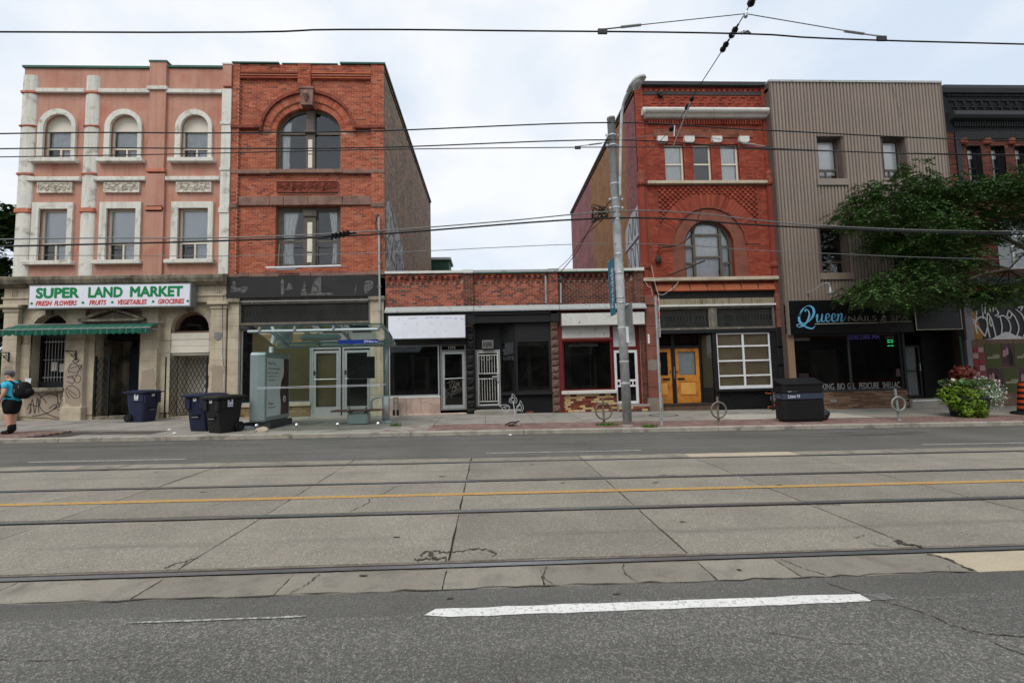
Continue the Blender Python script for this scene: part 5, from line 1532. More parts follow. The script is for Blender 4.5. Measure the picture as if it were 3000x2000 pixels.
# ---- shop A
B(-3.8, -.87, F - .1, F + .3, 2.72, 3.92).obj('sign_band', M['black_paint'], sA)
w = frame_mb(-3.72, -1.86, .84, 2.74, .05, F + .0, F + .07).obj('shop_window', M['alu'], sA)
pane(w, rect(-3.68, -1.9, .88, 2.7), F + .03, M['glass_dark'])
B(-3.66, -3.55, F + .1, F + 3.1, .3, 3.4).obj('partition', M['interior_pale'], sA)
B(-3.72, -1.84, F - .03, F + .3, .78, .84).obj('window_ledge', M['white_peel'], w)
for a, b in ((-3.76, -3.1), (-3.09, -2.55), (-2.54, -1.84)): B(a, b, F - .02, F + .1, .13, .775).obj('stone_panel', M['pink_stone'], sA)
bevel_obj(B(-3.0, -.86, F - .14, F, -.05, .2).obj('rough_footing', M['pink_stone'], sA), .03)
d = frame_mb(-1.82, -.86, .3, 2.75, .06, F + .02, F + .1, rails=[(2.5, .06)]).obj('glass_door', M['alu_grey'], sA)
frame_mb(-1.75, -.92, .34, 2.46, .09, F + .03, F + .08, bt=.14).obj('door_leaf', M['alu'], d)
pane(d, rect(-1.67, -1.0, .46, 2.38), F + .055, M['glass_dark']); pane(d, rect(-1.76, -.92, 2.53, 2.7), F + .057, M['glass_dark'])
text(d, '1393', -1.52, -1.25, 2.57, 2.67, F + .04, M['cream_paint'], shear=.2)
MB().tube([(-1.68, F - .01, 1.45), (-.98, F - .01, 1.47)], .014, 6).obj('push_bar', M['alu'], d)
B(-1.73, -1.68, F - .02, F + .03, 1.25, 1.6).obj('pull_handle', M['alu'], d)
mb = MB(); gr = random.Random(31)
for k in range(7):
    x, z = gr.uniform(-1.6, -1.2), gr.uniform(.8, 1.35)
    ribbon(mb, [(x + gr.uniform(-.1, .35), z + gr.uniform(-.2, .25)) for _ in range(5)], .01, F + .05)
mb.obj('scratch_tag', M['grey_spray'], d)
ws = thing('shop_sign', 'blank white box sign, larger and squarer, beside the bus shelter', 'sign', (-2.3, F - .3, 3), 'blank white signs on the low shops')
SYA = F - .45; ka = SYA / F
B(-3.74 * ka, -.86 * ka, SYA, F - .1, EYE + (2.97 - EYE) * ka, EYE + (3.85 - EYE) * ka).obj('sign_box', M['alu_grey'], ws)
B(-3.72 * ka, -.88 * ka, SYA - .006, SYA, EYE + (2.99 - EYE) * ka, EYE + (3.83 - EYE) * ka).obj('sign_face', M['white_sign'], ws)
gh_ = random.Random(8)
for (xx, zz, ww) in ((-3.3, 3.64, .1), (-2.9, 3.65, .3), (-2.3, 3.67, .3), (-1.95, 3.66, .18), (-1.6, 3.64, .25), (-1.25, 3.62, .12), (-1.02, 3.6, .12), (-3.05, 3.45, .05), (-2.6, 3.45, .05), (-2.1, 3.44, .06), (-1.75, 3.43, .06), (-2.4, 3.15, .05), (-2.0, 3.14, .07), (-1.6, 3.16, .08)):
    blob(ws, [(xx, zz), (xx + ww, zz + .01), (xx + ww, zz + .05), (xx + .02, zz + .06)], SYA - .0075, mat('ghost', S(204, 208, 216), var=.1) if 'ghost' not in M else M['ghost'], 'ghost_lettering')
    M['ghost'] = bpy.data.materials['ghost']
# ---- shop B (black front)
def rock_pier(parent, x0, x1, z0, z1, material):
    rr = random.Random(int(x0 * 10)); z = z0
    while z < z1 - .1:
        h = rr.choice((.2, .24, .28, .34)); h = min(h, z1 - z)
        mb = MB(); n = 4
        v = []
        for i in range(n + 1):
            for j in range(n + 1):
                u, t = i / n, j / n
                e = math.sin(u * math.pi) * math.sin(t * math.pi)
                v.append((x0 + (x1 - x0) * u, F - .06 - .07 * e ** .5 * rr.uniform(.6, 1.2) if 0 < e else F - .06, z + .008 + (h - .016) * t))
        f = [(i * (n + 1) + j, (i + 1) * (n + 1) + j, (i + 1) * (n + 1) + j + 1, i * (n + 1) + j + 1) for i in range(n) for j in range(n)]
        mb.add(v, f); mb.box(x0, x1, F - .058, F + .1, z + .008, z + h - .008)
        mb.obj('rock_block', material, parent)
        z += h
    B(x0 + .01, x1 - .01, F - .04, F + .1, z0 - .3, z1).obj('pier_core', M['mortar_shop'], parent)
rock_pier(sA, -.86, -.57, .1, 3.45, M['black_rock'])
bm2 = MB(); bm2.box(-.86, -.5, F - .2, F, 3.45, 3.92); bm2.obj('corbel_block', M['black_paint'], sB)
B(-.6, 2.5, F - .16, F + .05, 3.5, 3.9).obj('black_beam', M['black_paint'], sB)
B(-.62, 2.6, F - .22, F - .1, 3.8, 3.92).obj('black_cornice', M['black_paint'], sB)
B(2.34, 2.66, F - .22, F, 3.5, 3.92).obj('corbel_block', M['black_paint'], sB)
rock_pier(sB, 2.34, 2.63, .1, 3.5, M['brown_rock'])
# recess for the door, angled window beside it
B(-.56, -.52, F - .02, F + .5, .2, 3.5).obj('door_jamb', M['black_paint'], sB)
B(-.56, .98, F + .42, F + .5, 2.55, 3.5).obj('door_head', M['black_paint'], sB)
d = frame_mb(-.52, .42, .36, 2.52, .06, F + .3, F + .38).obj('barred_door', M['alu'], sB)
B(-.46, .36, F + .36, F + .37, .4, 2.46).obj('door_back', M['interior'], d)
frame_mb(-.45, .35, .42, 2.44, .04, F + .24, F + .28, rails=[(1.42, .03), (1.62, .03)]).obj('grille_frame', M['white_peel'], d)
mb = MB()
for i in range(8):
    x = -.38 + i * .097
    mb.tube([(x, F + .26, .6), (x, F + .26, 1.42)], .009, 5); mb.tube([(x, F + .26, 1.62), (x, F + .26, 2.3)], .009, 5)
mb.box(-.43, .33, F + .25, F + .27, .55, .58); mb.box(-.43, .33, F + .25, F + .27, 2.3, 2.33)
for c_ in (-.24, -.02):
    mb.tube([(c_ + .07 * math.cos(t), F + .245, 2.2 + .07 * math.sin(t)) for t in [k * math.pi / 6 for k in range(13)]], .007, 4)
mb.obj('grille_bars', M['white_peel'], d)
B(.28, .37, F + .2, F + .26, 1.3, 1.62).obj('lock_plate', M['alu'], d)
B(.1, .3, F + .18, F + .24, 1.46, 1.52).obj('lock_bolt', M['alu'], d)
ac = thing('air_conditioner', 'small square window air conditioner above the barred door', 'air conditioner', (-.04, F + .2, 2.55))
B(-.25, .17, F + .1, F + .45, 2.56, 2.87).obj('casing', M['alu_grey'], ac)
mb = MB()
for i in range(7): mb.box(-.21 + i * .05, -.19 + i * .05, F + .085, F + .1, 2.6, 2.83)
mb.obj('louvre', M['black_metal'], ac)
mb = MB(); ribbon(mb, [(-.2, 2.65), (-.1, 2.8), (-.08, 2.62), (0, 2.8), (.03, 2.65), (.12, 2.8), (.08, 2.7), (.14, 2.63)], .02, F + .08); mb.obj('paint_tag', M['black_spray'], ac)
# angled side pane + main pane, both in black timber
ap = frame_mb(0, 1, .86, 2.82, .06, -.03, .03)
ap.v = [(.46 + .5 * x, F + .38 - .36 * x + y, z) for x, y, z in ap.v]
aw_ = ap.obj('angled_window', M['black_paint'], sB)
MB().add([(.48, F + .37, .9), (.94, F + .05, .9), (.94, F + .05, 2.78), (.48, F + .37, 2.78)], [(0, 1, 2, 3)]).obj('pane', M['glass_dark'], aw_)
MB().add([(.46, F + .4, 2.82), (.97, F + .03, 2.82), (.97, F + .03, 3.5), (.46, F + .4, 3.5)], [(0, 1, 2, 3)]).obj('spandrel', M['black_paint'], sB)
mw = frame_mb(.98, 2.34, .86, 2.86, .09, F - .02, F + .06).obj('shop_window', M['black_paint'], sB)
pane(mw, rect(1.06, 2.26, .94, 2.78), F + .03, M['glass_dark'])
mb = MB(); mb.box(1.05, 1.062, F - .004, F + .02, .93, 2.79); mb.box(1.05, 2.27, F - .004, F + .02, 2.78, 2.79); mb.box(1.05, 2.27, F - .004, F + .02, .93, .945); mb.obj('white_bead', M['white_peel'], mw)
B(.98, 2.34, F + .0, F + .08, 2.86, 3.5).obj('spandrel', M['black_paint'], sB)
bevel_obj(B(.44, 2.36, F - .1, F + .1, .78, .86).obj('window_ledge', M['black_paint'], sB), .01)
B(.46, 2.34, F + .03, F + .1, -.1, .78).obj('stall_riser_core', M['black_paint'], sB)
lay(sB, brick_list(.46, 2.34, .1, .78), F + .02, M['brick_black'])
B(1.35, 1.6, F + .008, F + .02, .12, .17).obj('exposed_brick', M['brick_shop'], sB)
bevel_obj(B(-.58, .98, F - .42, F + .4, -.1, .27).obj('concrete_step', M['concrete'], sB), .02)
B(-.55, .45, F + .2, F + .4, .27, .36).obj('door_threshold', M['black_paint'], sB)
MB().tube([(2.2, F - .13, 5.25), (2.2, F - .12, 4.2)], .035, 8).obj('downpipe', M['flashing'], sB)
MB().tube([(2.78, F - .13, 5.15), (2.76, F - .12, 4.2)], .035, 8).obj('service_pipe', M['flashing'], sC)
MB().tube(catmull([(2.2, F - .13, 5.27), (2.4, F - .2, 5.2), (2.55, F - .2, 5.05), (2.8, F - .2, 5.15)], 5), .02, 5).obj('service_cable', M['cable'], sC)
MB().lathe([(.01, 4.98), (.06, 5.0), (.07, 5.1), (.03, 5.2)], 2.79, F - .16, 8).obj('weatherhead', M['flash_dark'], sC)
# ---- shop C (red frames)
B(2.67, 5.98, F - .06, F + .1, 3.86, 3.92).obj('red_beam', M['red_paint'], sC)
B(2.64, 2.76, F - .08, F + .05, .05, 3.86).obj('red_post', M['red_paint'], sC)
B(2.76, 5.7, F + .0, F + .2, 3.3, 3.86).obj('sign_backing', M['red_paint'], sC)
B(2.76, 4.6, F - .03, F + .02, 2.87, 3.32).obj('white_panel', M['white_peel'], sC)
MB().tube([(2.76, F - .04, 2.8), (4.66, F - .04, 2.8)], .07, 8).obj('red_moulding', M['red_paint'], sC)
w = frame_mb(2.76, 4.66, .88, 2.76, .06, F - .0, F + .07).obj('shop_window', M['red_paint'], sC)
pane(w, rect(2.81, 4.61, .92, 2.7), F + .03, M['glass_dark'])
B(3.1, 4.25, F + .5, F + .7, 2.58, 2.66).obj('ceiling_light', M['white_paint'], w)
bevel_obj(B(2.68, 4.8, F - .12, F + .08, .76, .89).obj('white_sill', M['white_peel'], sC), .015)
lay(sC, brick_list(2.7, 4.78, .1, .755, course=.085, length=.22), F - .0, M['brick_multi'])
B(2.69, 4.79, F + .012, F + .1, -.1, .76).obj('stall_riser_core', M['mortar_red'], sC)
for a, b in ((4.62, 4.76), (5.68, 5.78)): B(a, b, F + .1, F + .3, .2, 3.86).obj('red_post', M['red_paint'], sC)
B(4.76, 5.68, F + .18, F + .3, 2.4, 2.52).obj('red_rail', M['red_paint'], sC)
B(4.78, 5.66, F + .22, F + .26, 2.52, 3.3).obj('transom_panel', M['white_paint'], sC)
text(sC, '1397', 5.2, 5.5, 2.56, 2.66, F + .215, M['cream_paint'])
sd = frame_mb(4.77, 5.68, .34, 2.38, .1, F + .14, F + .18).obj('screen_door', M['white_paint'], sC)
mb = MB(); mb.box(4.86, 5.59, F + .142, F + .178, 1.18, 1.26); mb.box(4.86, 5.59, F + .142, F + .178, .98, 1.05); mb.box(5.2, 5.25, F + .143, F + .177, .44, .98)
for i in range(1, 6): mb.box(4.86 + i * .122 - .02, 4.86 + i * .122 + .02, F + .144, F + .176, 1.05, 1.18)
mb.obj('door_rail', M['white_paint'], sd)
pane(sd, rect(4.86, 5.59, 1.24, 2.29), F + .165, M['glass_dark']); pane(sd, rect(4.86, 5.59, .43, 1.2), F + .167, M['glass_dark'])
B(4.8, 5.66, F + .3, F + .34, .3, 2.4).obj('inner_door', M['interior'], sd)
lay(sC, brick_list(5.78, 5.97, .3, 3.86), F - .04, M['brick_brown'])
B(5.785, 5.965, F - .03, F + .3, .0, 3.9).obj('pier_core', M['mortar_shop'], sC)
bevel_obj(B(4.78, 5.98, F - .2, F + .3, -.1, .32).obj('door_step', M['concrete'], sC), .015)
lay(sC, brick_list(4.8, 5.96, .08, .26), F - .215, M['brick_multi'], depth=.03)
ws = thing('shop_sign', 'long low blank white sign above the red shopfront, behind the utility pole', 'sign', (4.4, F - .2, 3.3), 'blank white signs on the low shops')
SYC = F - .32; kc = SYC / F
B(2.77 * kc, 6.0 * kc, SYC, F - .02, EYE + (3.34 - EYE) * kc, EYE + (3.83 - EYE) * kc).obj('sign_box', M['alu_grey'], ws)
B(2.79 * kc, 5.98 * kc, SYC - .006, SYC, EYE + (3.36 - EYE) * kc, EYE + (3.81 - EYE) * kc).obj('sign_face', M['white_peel'], ws)
# green-clad rooftop hut behind
gs = thing('rooftop_hut', 'dark green metal-clad rooftop hut behind the low shops', 'hut', (-3.2, 33, 8))
mb = MB().box(-4.2, -2.75, 33, 35, 4, 9.95)
for i in range(14): mb.box(-4.2 + i * .105, -4.16 + i * .105, 32.97, 33, 4, 9.95)
mb.obj('wall', M['green_clad'], gs); B(-4.3, -2.6, 32.85, 35.2, 9.95, 10.12).obj('roof', M['flashing'], gs)
# ================================================================ 4. deep red brick building, right
r2 = thing('brick_building', 'deep red brick building with small turrets, three narrow windows and round-arched window', 'building', (8.7, F, .05))
QX0, QX1, QT = 5.99, 11.5, 12.9
ws3 = [Hole(7.12, 7.88, 8.97, 10.52), Hole(8.27, 9.0, 8.97, 10.52), Hole(9.39, 10.12, 8.97, 10.52)]
ACX, ACZ = 8.72, 6.45
wa = Hole(ACX - .97, ACX + .97, 5.14, ACZ, .97, 26)
FQ = F + .05
mb = wall_sheet(MB(), QX0, QX1, 4.5, QT, FQ + .004, ws3 + [wa]); mb.obj('mortar_bed', M['mortar_red'], r2)
mb = MB()
for h in ws3: mb.reveal(h.outline(), FQ, FQ + .3)
mb.reveal(wa.outline(0, 0), FQ + .1, FQ + .35)
mb.obj('window_jamb', M['brick_red2'], r2)
big = Hole(ACX - 2.07, ACX + 2.07, 6.4, 6.45, 2.07, 30)
jamb = Hole(ACX - 1.5, ACX + 1.5, 5.14, 6.46)
chk = Hole(6.75, 10.8, 7.25, 8.78)
bands = [Hole(QX0, QX1, 8.83, 8.97), Hole(QX0, QX1, 4.98, 5.12), Hole(QX0, QX1, 11.5, 11.95), Hole(6.7, 10.75, 10.78, 11.12)]
fl = brick_list(6.3, 11.2, 5.12, 11.5, ws3 + [big, jamb, chk] + bands, course=.07, length=.21, gap=.006)
fl += brick_list(6.3, 11.2, 4.86, 4.98, course=.065, length=.21, gap=.006)
lay(r2, fl, FQ, M['brick_red2'])
# checkered panel beside the arch: alternate headers proud
ck = []
nz = int((8.78 - 7.25) / .1)
for j in range(nz):
    z0 = 7.25 + j * .102
    iv = big.iv(z0 + .05)
    x = 6.77; i = 0
    while x < 10.75:
        for s, e in subtract(x, x + .098, [iv] if iv else []):
            if e - s > .04: ck.append((s, e, z0, z0 + .096, (i + j) % 2))
        x += .105; i += 1
lay(r2, [c[:4] for c in ck if c[4] == 0], FQ, M['brick_red2'], limit=0, stuff='checker_brickwork')
lay(r2, [c[:4] for c in ck if c[4] == 1], FQ - .045, M['brick_red2'], depth=.06, limit=0, stuff='checker_brickwork')
# arch of long thin bricks, recessed inner orders
voussoirs(r2, ACX, ACZ, 1.5, 1.5, 2.06, 2.06, 84, FQ - .02, FQ + .06, M['brick_red2'], .1)
voussoirs(r2, ACX, ACZ, 1.24, 1.24, 1.48, 1.48, 60, FQ + .06, FQ + .14, M['brick_red2'], .08)
voussoirs(r2, ACX, ACZ, .98, .98, 1.23, 1.23, 50, FQ + .10, FQ + .18, M['brick_red2'], .08)
rg = [(ACX + 1.52 * math.cos(t), ACZ + 1.52 * math.sin(t)) for t in [math.pi - math.pi * k / 30 for k in range(31)]]
rh = [(ACX + 1.44 * math.cos(t), ACZ + 1.44 * math.sin(t)) for t in [math.pi - math.pi * k / 30 for k in range(31)]]
MB().ring(rg, rh, FQ - .05, FQ + .1).obj('arch_roll', M['terracotta'], r2)
rg2 = [(ACX + 1.27 * math.cos(t), ACZ + 1.27 * math.sin(t)) for t in [math.pi - math.pi * k / 30 for k in range(31)]]
rh2 = [(ACX + 1.2 * math.cos(t), ACZ + 1.2 * math.sin(t)) for t in [math.pi - math.pi * k / 30 for k in range(31)]]
MB().ring(rg2, rh2, FQ + .02, FQ + .12).obj('arch_roll', M['terracotta'], r2)
lay(r2, brick_list(ACX - 1.48, ACX - .98, 5.14, 6.45, course=.07, length=.16, gap=.006) + brick_list(ACX + .98, ACX + 1.48, 5.14, 6.45, course=.07, length=.16, gap=.006), FQ + .08, M['brick_red2'], limit=0, stuff='jamb_brickwork')
# corner columns with rounded turret heads
for x in (6.12, 11.3):
    for z in [5.14 + i * .075 for i in range(46)]:
        pass
    MB().lathe([(.155, 5.12), (.155, 8.75)], x, F + .04, 14, sx=1).obj('corner_shaft', M['brick_red2'], r2)
    MB().lathe([(.15, 8.75), (.2, 8.8), (.2, 8.92), (.16, 8.98), (.165, 9.2), (.13, 9.36), (.05, 9.43), (.001, 9.44)], x, F + .02, 14).obj('turret_head', M['terracotta'], r2, smooth=True)
    MB().lathe([(.19, 5.5), (.2, 5.6), (.17, 5.7)], x, F + .03, 14).obj('shaft_ring', M['terracotta'], r2)
for (a, b) in ((QX0, 6.32), (11.18, QX1)):
    lay(r2, brick_list(a, b, 9.3, QT - .02, course=.07, length=.21, gap=.006), F - .02, M['brick_red2'], depth=.09, limit=0, stuff='pier_brickwork')
    B(a + .005, b - .005, F - .01, FQ + .02, 5.0, QT - .02).obj('pier_core', M['mortar_red'], r2)
    lay(r2, brick_list(a, b, 4.45, 5.1, course=.07, length=.21, gap=.006), F - .05, M['brick_red2'], depth=.09, limit=0, stuff='pier_brickwork')
# parapet with raised panels
lay(r2, brick_list(6.32, 11.18, 11.95, QT - .02, course=.07, length=.21, gap=.006), FQ, M['brick_red2'], limit=0, stuff='parapet_brickwork')
for i in range(12):
    x = 6.6 + i * .39
    for (z, dx) in ((12.2, 0), (12.45, .16)):
        B(x + dx, x + dx + .26, FQ - .03, FQ, z, z + .05).box(x + dx, x + dx + .05, FQ - .03, FQ, z - .1, z).obj('relief_brick', M['brick_red2'], r2)
for i in range(22): B(6.4 + i * .215, 6.5 + i * .215, FQ - .05, FQ, 12.66, 12.78).obj('relief_brick', M['brick_red2'], r2)
B(QX0 - .02, QX1, F - .12, F + .35, QT - .02, QT + .12).obj('coping', M['flash_dark'], r2)
# rolled white cornice
pr = [(FQ, 11.52), (FQ - .16, 11.55), (FQ - .22, 11.62)] + [(FQ - .22 - .15 * math.sin(t), 11.76 - .12 * math.cos(t)) for t in [k * math.pi / 6 for k in range(7)]] + [(FQ - .1, 11.93), (FQ, 11.95)]
MB().prism_x(pr, 6.3, 11.32).obj('rolled_cornice', M['white_peel'], r2)
for x in (6.27, 11.34):
    o = MB().lathe([(.15, -.05), (.16, 0), (.15, .05)], 0, 0, 14)
    o.v = [(x + z, FQ - .2 + a, 11.74 + b_) for a, b_, z in o.v]; o.obj('cornice_scroll', M['white_peel'], r2)
mb = MB()
for i in range(44): mb.box(6.5 + i * .106, 6.56 + i * .106, FQ - .08, FQ, 11.3, 11.5)
mb.box(6.42, 11.1, FQ - .05, FQ, 11.42, 11.51); mb.obj('dentil_row', M['brick_red2'], r2, kind='stuff')
B(6.7, 10.75, FQ - .03, FQ + .05, 10.78, 11.12).obj('lintel', M['brownstone_red'] if 'brownstone_red' in M else M.setdefault('brownstone_red', mat('red_sandstone', S(136, 82, 64), var=.15, vs=2, col2=S(88, 56, 44), c2at=.56, c2w=.1, c2s=1.8, bump=.6, bs=26)), r2)
for x in (7.02, 8.1, 9.22, 10.33):
    MB().prism_y([(x - .13, 10.53), (x + .13, 10.53), (x + .2, 10.6), (x + .2, 10.78), (x - .2, 10.78), (x - .2, 10.6)], FQ - .14, FQ + .1).obj('white_cap', M['white_peel'], r2)
bevel_obj(B(6.33, 11.15, FQ - .16, FQ + .1, 8.84, 8.965).obj('stone_sill', M['limestone'], r2), .012)
bevel_obj(B(QX0 - .02, QX1 + .02, F - .16, FQ, 4.985, 5.115).obj('stone_band', M['limestone'], r2), .012)
# narrow sash windows
for i, h in enumerate(ws3):
    y = FQ + .12
    w = frame_mb(h.x0, h.x1, h.z0, h.z1, .06, y, y + .08, rails=[(9.73, .06)]).obj('window', M['cream_paint'], r2)
    pane(w, rect(h.x0 + .05, h.x1 - .05, 9.02, 9.71), y + .04, M['glass']); pane(w, rect(h.x0 + .05, h.x1 - .05, 9.75, 10.47), y + .042, M['glass'])
    drape(w, h.x0 + .06, h.x1 - .06, 9.0, 10.45, y + .1, M['curtain'] if i != 1 else M['interior_pale'], 3, .015)
# round-arched window
y = FQ + .19
w = MB().ring(wa.outline(0, 0), wa.outline(.09, .09), y, y + .09).obj('window', M['olive_frame'], r2)
mb = MB()
for x in (8.18, 9.26): mb.box(x - .05, x + .05, y - .01, y + .08, 5.2, 7.2)
for x0, x1, z in ((7.8, 8.13, 6.4), (9.31, 9.64, 6.4), (7.8, 8.13, 5.74), (9.31, 9.64, 5.74), (8.23, 9.21, 6.88), (8.23, 9.21, 5.98)): mb.box(x0, x1, y, y + .07, z - .04, z + .04)
mb.obj('glazing_bar', M['olive_frame'], w)
pane(w, wa.outline(.08, .08), y + .05, M['glass'])
drape(w, 8.2, 9.24, 6.0, 7.3, y + .14, M['curtain'], 4, .02); drape(w, 7.8, 8.14, 6.42, 7.05, y + .14, M['curtain'], 2, .02); drape(w, 9.3, 9.64, 6.42, 7.05, y + .14, M['curtain'], 2, .02)
B(8.22, 9.22, y + .16, y + .17, 5.2, 5.98).obj('blind', M['curtain_grey'], w)
for a, b in ((7.78, 8.16), (9.28, 9.66)): B(a, b, y + .16, y + .17, 5.2, 6.4).obj('blind', M['curtain_grey'], w)
B(7.0, 10.3, FQ + 1.2, FQ + 1.3, 5, 11).obj('room_wall', M['interior'], r2)
B(6.2, 11.3, FQ + .5, FQ + 4, 8.1, 8.3).obj('floor_slab', M['interior'], r2)
building_shell(r2, QX0, QX1, QT, 31.6, M['side_pink'], M['roof'], top=QT - .1)
B(QX0 - .06, QX0 + .3, FQ, 31.6, QT - .1, QT + .02).obj('side_coping', M['flash_dark'], r2)
XS = QX0 - .004
mb = MB()
mb.add([(XS, a, b) for a, b in ((17.5, 8.1), (17.5, 6.9), (19.3, 6.7), (19.2, 7.6), (18.4, 8.0))], [tuple(range(5))])
mb.add([(XS, a, b) for a, b in ((17.55, 6.75), (17.6, 5.55), (18.9, 5.55), (19.0, 6.6))], [tuple(range(4))])
mb.obj('graffiti_fill', mat('silver_spray', S(170, 172, 180), var=.12, vs=3), r2)
mb = MB()
for s in ([(17.55, 7.0), (17.7, 7.9), (17.95, 7.0), (18.15, 7.8), (18.35, 6.95), (18.6, 7.7), (18.9, 6.9)], [(17.6, 5.6), (17.75, 6.5), (18.0, 6.6), (18.1, 5.7), (18.3, 6.5), (18.6, 6.5), (18.6, 5.7), (18.9, 6.3)], [(17.5, 6.85), (18.4, 6.75), (19.3, 6.65)]):
    ribbon(MB(), s, .07, XS - .004, axis='x').obj('graffiti_stroke', M['black_spray'], r2)
# broken bits on the front: old bracket, hanging cable, insulators
mb = MB(); mb.tube([(7.0, FQ - .1, 5.22), (8.35, FQ - .3, 5.72)], .03, 6); mb.obj('old_sign_arm', M['rail_rust'], r2)
mb = MB(); mb.tube(catmull([(6.6, FQ - .04, 6.1), (6.75, FQ - .1, 6.3), (7.4, FQ - .1, 6.4), (7.9, FQ - .1, 6.7), (8.15, FQ - .1, 7.1)], 5), .02, 5)
mb.tube(catmull([(6.1, FQ - .2, 5.05), (6.5, FQ - .2, 5.1), (7.0, FQ - .15, 5.2)], 5), .012, 5); mb.obj('dead_cable', M['cable'], r2)
mb = MB().lathe([(.02, 5.7), (.1, 5.75), (.12, 5.85), (.08, 5.98), (.03, 6.05)], 6.62, FQ - .1, 10); mb.obj('old_lamp_mount', M['rail_rust'], r2)
mb = MB()
mb.tube(catmull([(6.0, FQ - .15, 5.05), (6.12, FQ - .2, 4.8), (6.25, FQ - .2, 4.7), (6.28, FQ - .2, 4.4)], 4), .008, 4)
mb.tube(catmull([(6.3, FQ - .2, 5.6), (6.4, FQ - .2, 4.9), (6.5, FQ - .2, 4.5), (6.55, FQ - .2, 4.0), (6.45, FQ - .2, 3.7)], 4), .008, 4)
mb.tube(catmull([(6.5, FQ - .2, 4.5), (6.7, FQ - .25, 4.45), (7.2, FQ - .2, 4.8), (7.4, FQ - .15, 5.1)], 4), .008, 4)
mb.obj('loose_wires', M['white_peel'], r2)
mb = MB()
for (x0, z) in ((6.92, 12.5), (6.98, 12.44)): mb.box(x0, x0 + .14, FQ - .14, FQ, z, z + .1)
mb.obj('broken_vent', M['black_metal'], r2)
# ---- shopfront
tl = 0
for i in range(7):
    a = 6.44 + i * .678
    o = MB().prism_x([(FQ - .04, 4.58), (FQ - .16, 4.6), (FQ - .06, 4.86), (FQ + .02, 4.86)], a + .012, a + .666).obj('terracotta_tile', M['terracotta_tile'], r2)
    B(a - .012, a + .012, FQ - .13, FQ, 4.6, 4.9).obj('tile_rib', M['rail_rust'], r2)
B(6.44, 11.2, FQ - .02, FQ + .06, 4.28, 4.58).obj('dark_fascia', M['black_paint'], r2)
mb = MB()
for i in range(70): mb.box(6.48 + i * .0665, 6.48 + i * .0665 + .05, FQ - .1, FQ - .05, 4.07, 4.28)
mb.box(6.46, 11.15, FQ - .05, FQ, 4.05, 4.3); mb.obj('ribbed_band', M['timber_pale'] if 'timber_pale' in M else M.setdefault('timber_pale', mat('ribbed_timber', S(150, 142, 120), streak=.8, streak_col=S(78, 68, 52), var=.15)), r2)
B(6.46, 11.15, FQ - .16, FQ, 3.99, 4.06).obj('timber_ledge', M['white_peel'], r2)
leaded(r2, 6.5, 8.56, 3.1, 3.98, FQ - .04); leaded(r2, 8.74, 11.1, 3.1, 3.98, FQ - .04)
B(8.56, 8.74, FQ - .12, FQ, 3.1, 3.98).obj('timber_post', M['timber_grey'], r2)
B(6.46, 11.14, FQ - .12, FQ + .1, 2.96, 3.1).obj('black_beam', M['black_paint'], r2)
M['pil_red'] = mat('red_sandstone_pier', S(130, 82, 70), var=.15, vs=1.5, col2=S(106, 66, 57), c2at=.58, c2w=.1, c2s=1.6, streak=.25, bump=.5, bs=24)
M['pil_grey'] = mat('cement_render', S(128, 118, 108), var=.2, vs=3)
zz = [(-.1, .55, 'pil_grey'), (.55, .95, 'pil_red'), (.955, 1.72, 'pil_red'), (1.725, 2.5, 'pil_red'), (2.505, 3.25, 'pil_red'), (3.255, 4.05, 'pil_red'), (4.06, 4.45, 'pil_red')]
for i, (a, b, m_) in enumerate(zz): bevel_obj(B(5.98 - (.05 if i == 0 else 0) , 6.46 + (.04 if i == 0 else 0), F - .12 - (.05 if i in (0, 6) else 0), F + .1, a, b - .004).obj('pier_stone', M[m_], r2), .01)
patch(r2, [(6.0, 1.6), (6.43, 1.62), (6.43, 1.95), (6.2, 2.0), (6.02, 1.92)], F - .123, M['pil_grey'], 'spalled_patch')
B(6.03, 6.1, F - .127, F - .121, 2.6, 2.95).obj('paper_notice', M['white_paint'], r2)
for i, (a, b) in enumerate(((0, .9), (.905, 1.7), (1.705, 2.4), (2.405, 3.12))): bevel_obj(B(11.1, 11.5, F - .1, F + .1, a - .1, b - .1 + .096).obj('pier_stone', M['black_paint'], r2), .015)
for i, (a, b) in enumerate(((3.12, 3.8), (3.805, 4.45))): bevel_obj(B(11.16, 11.52, F - .1, F + .1, a, b - .004).obj('pier_stone', M['pil_red'], r2), .015)
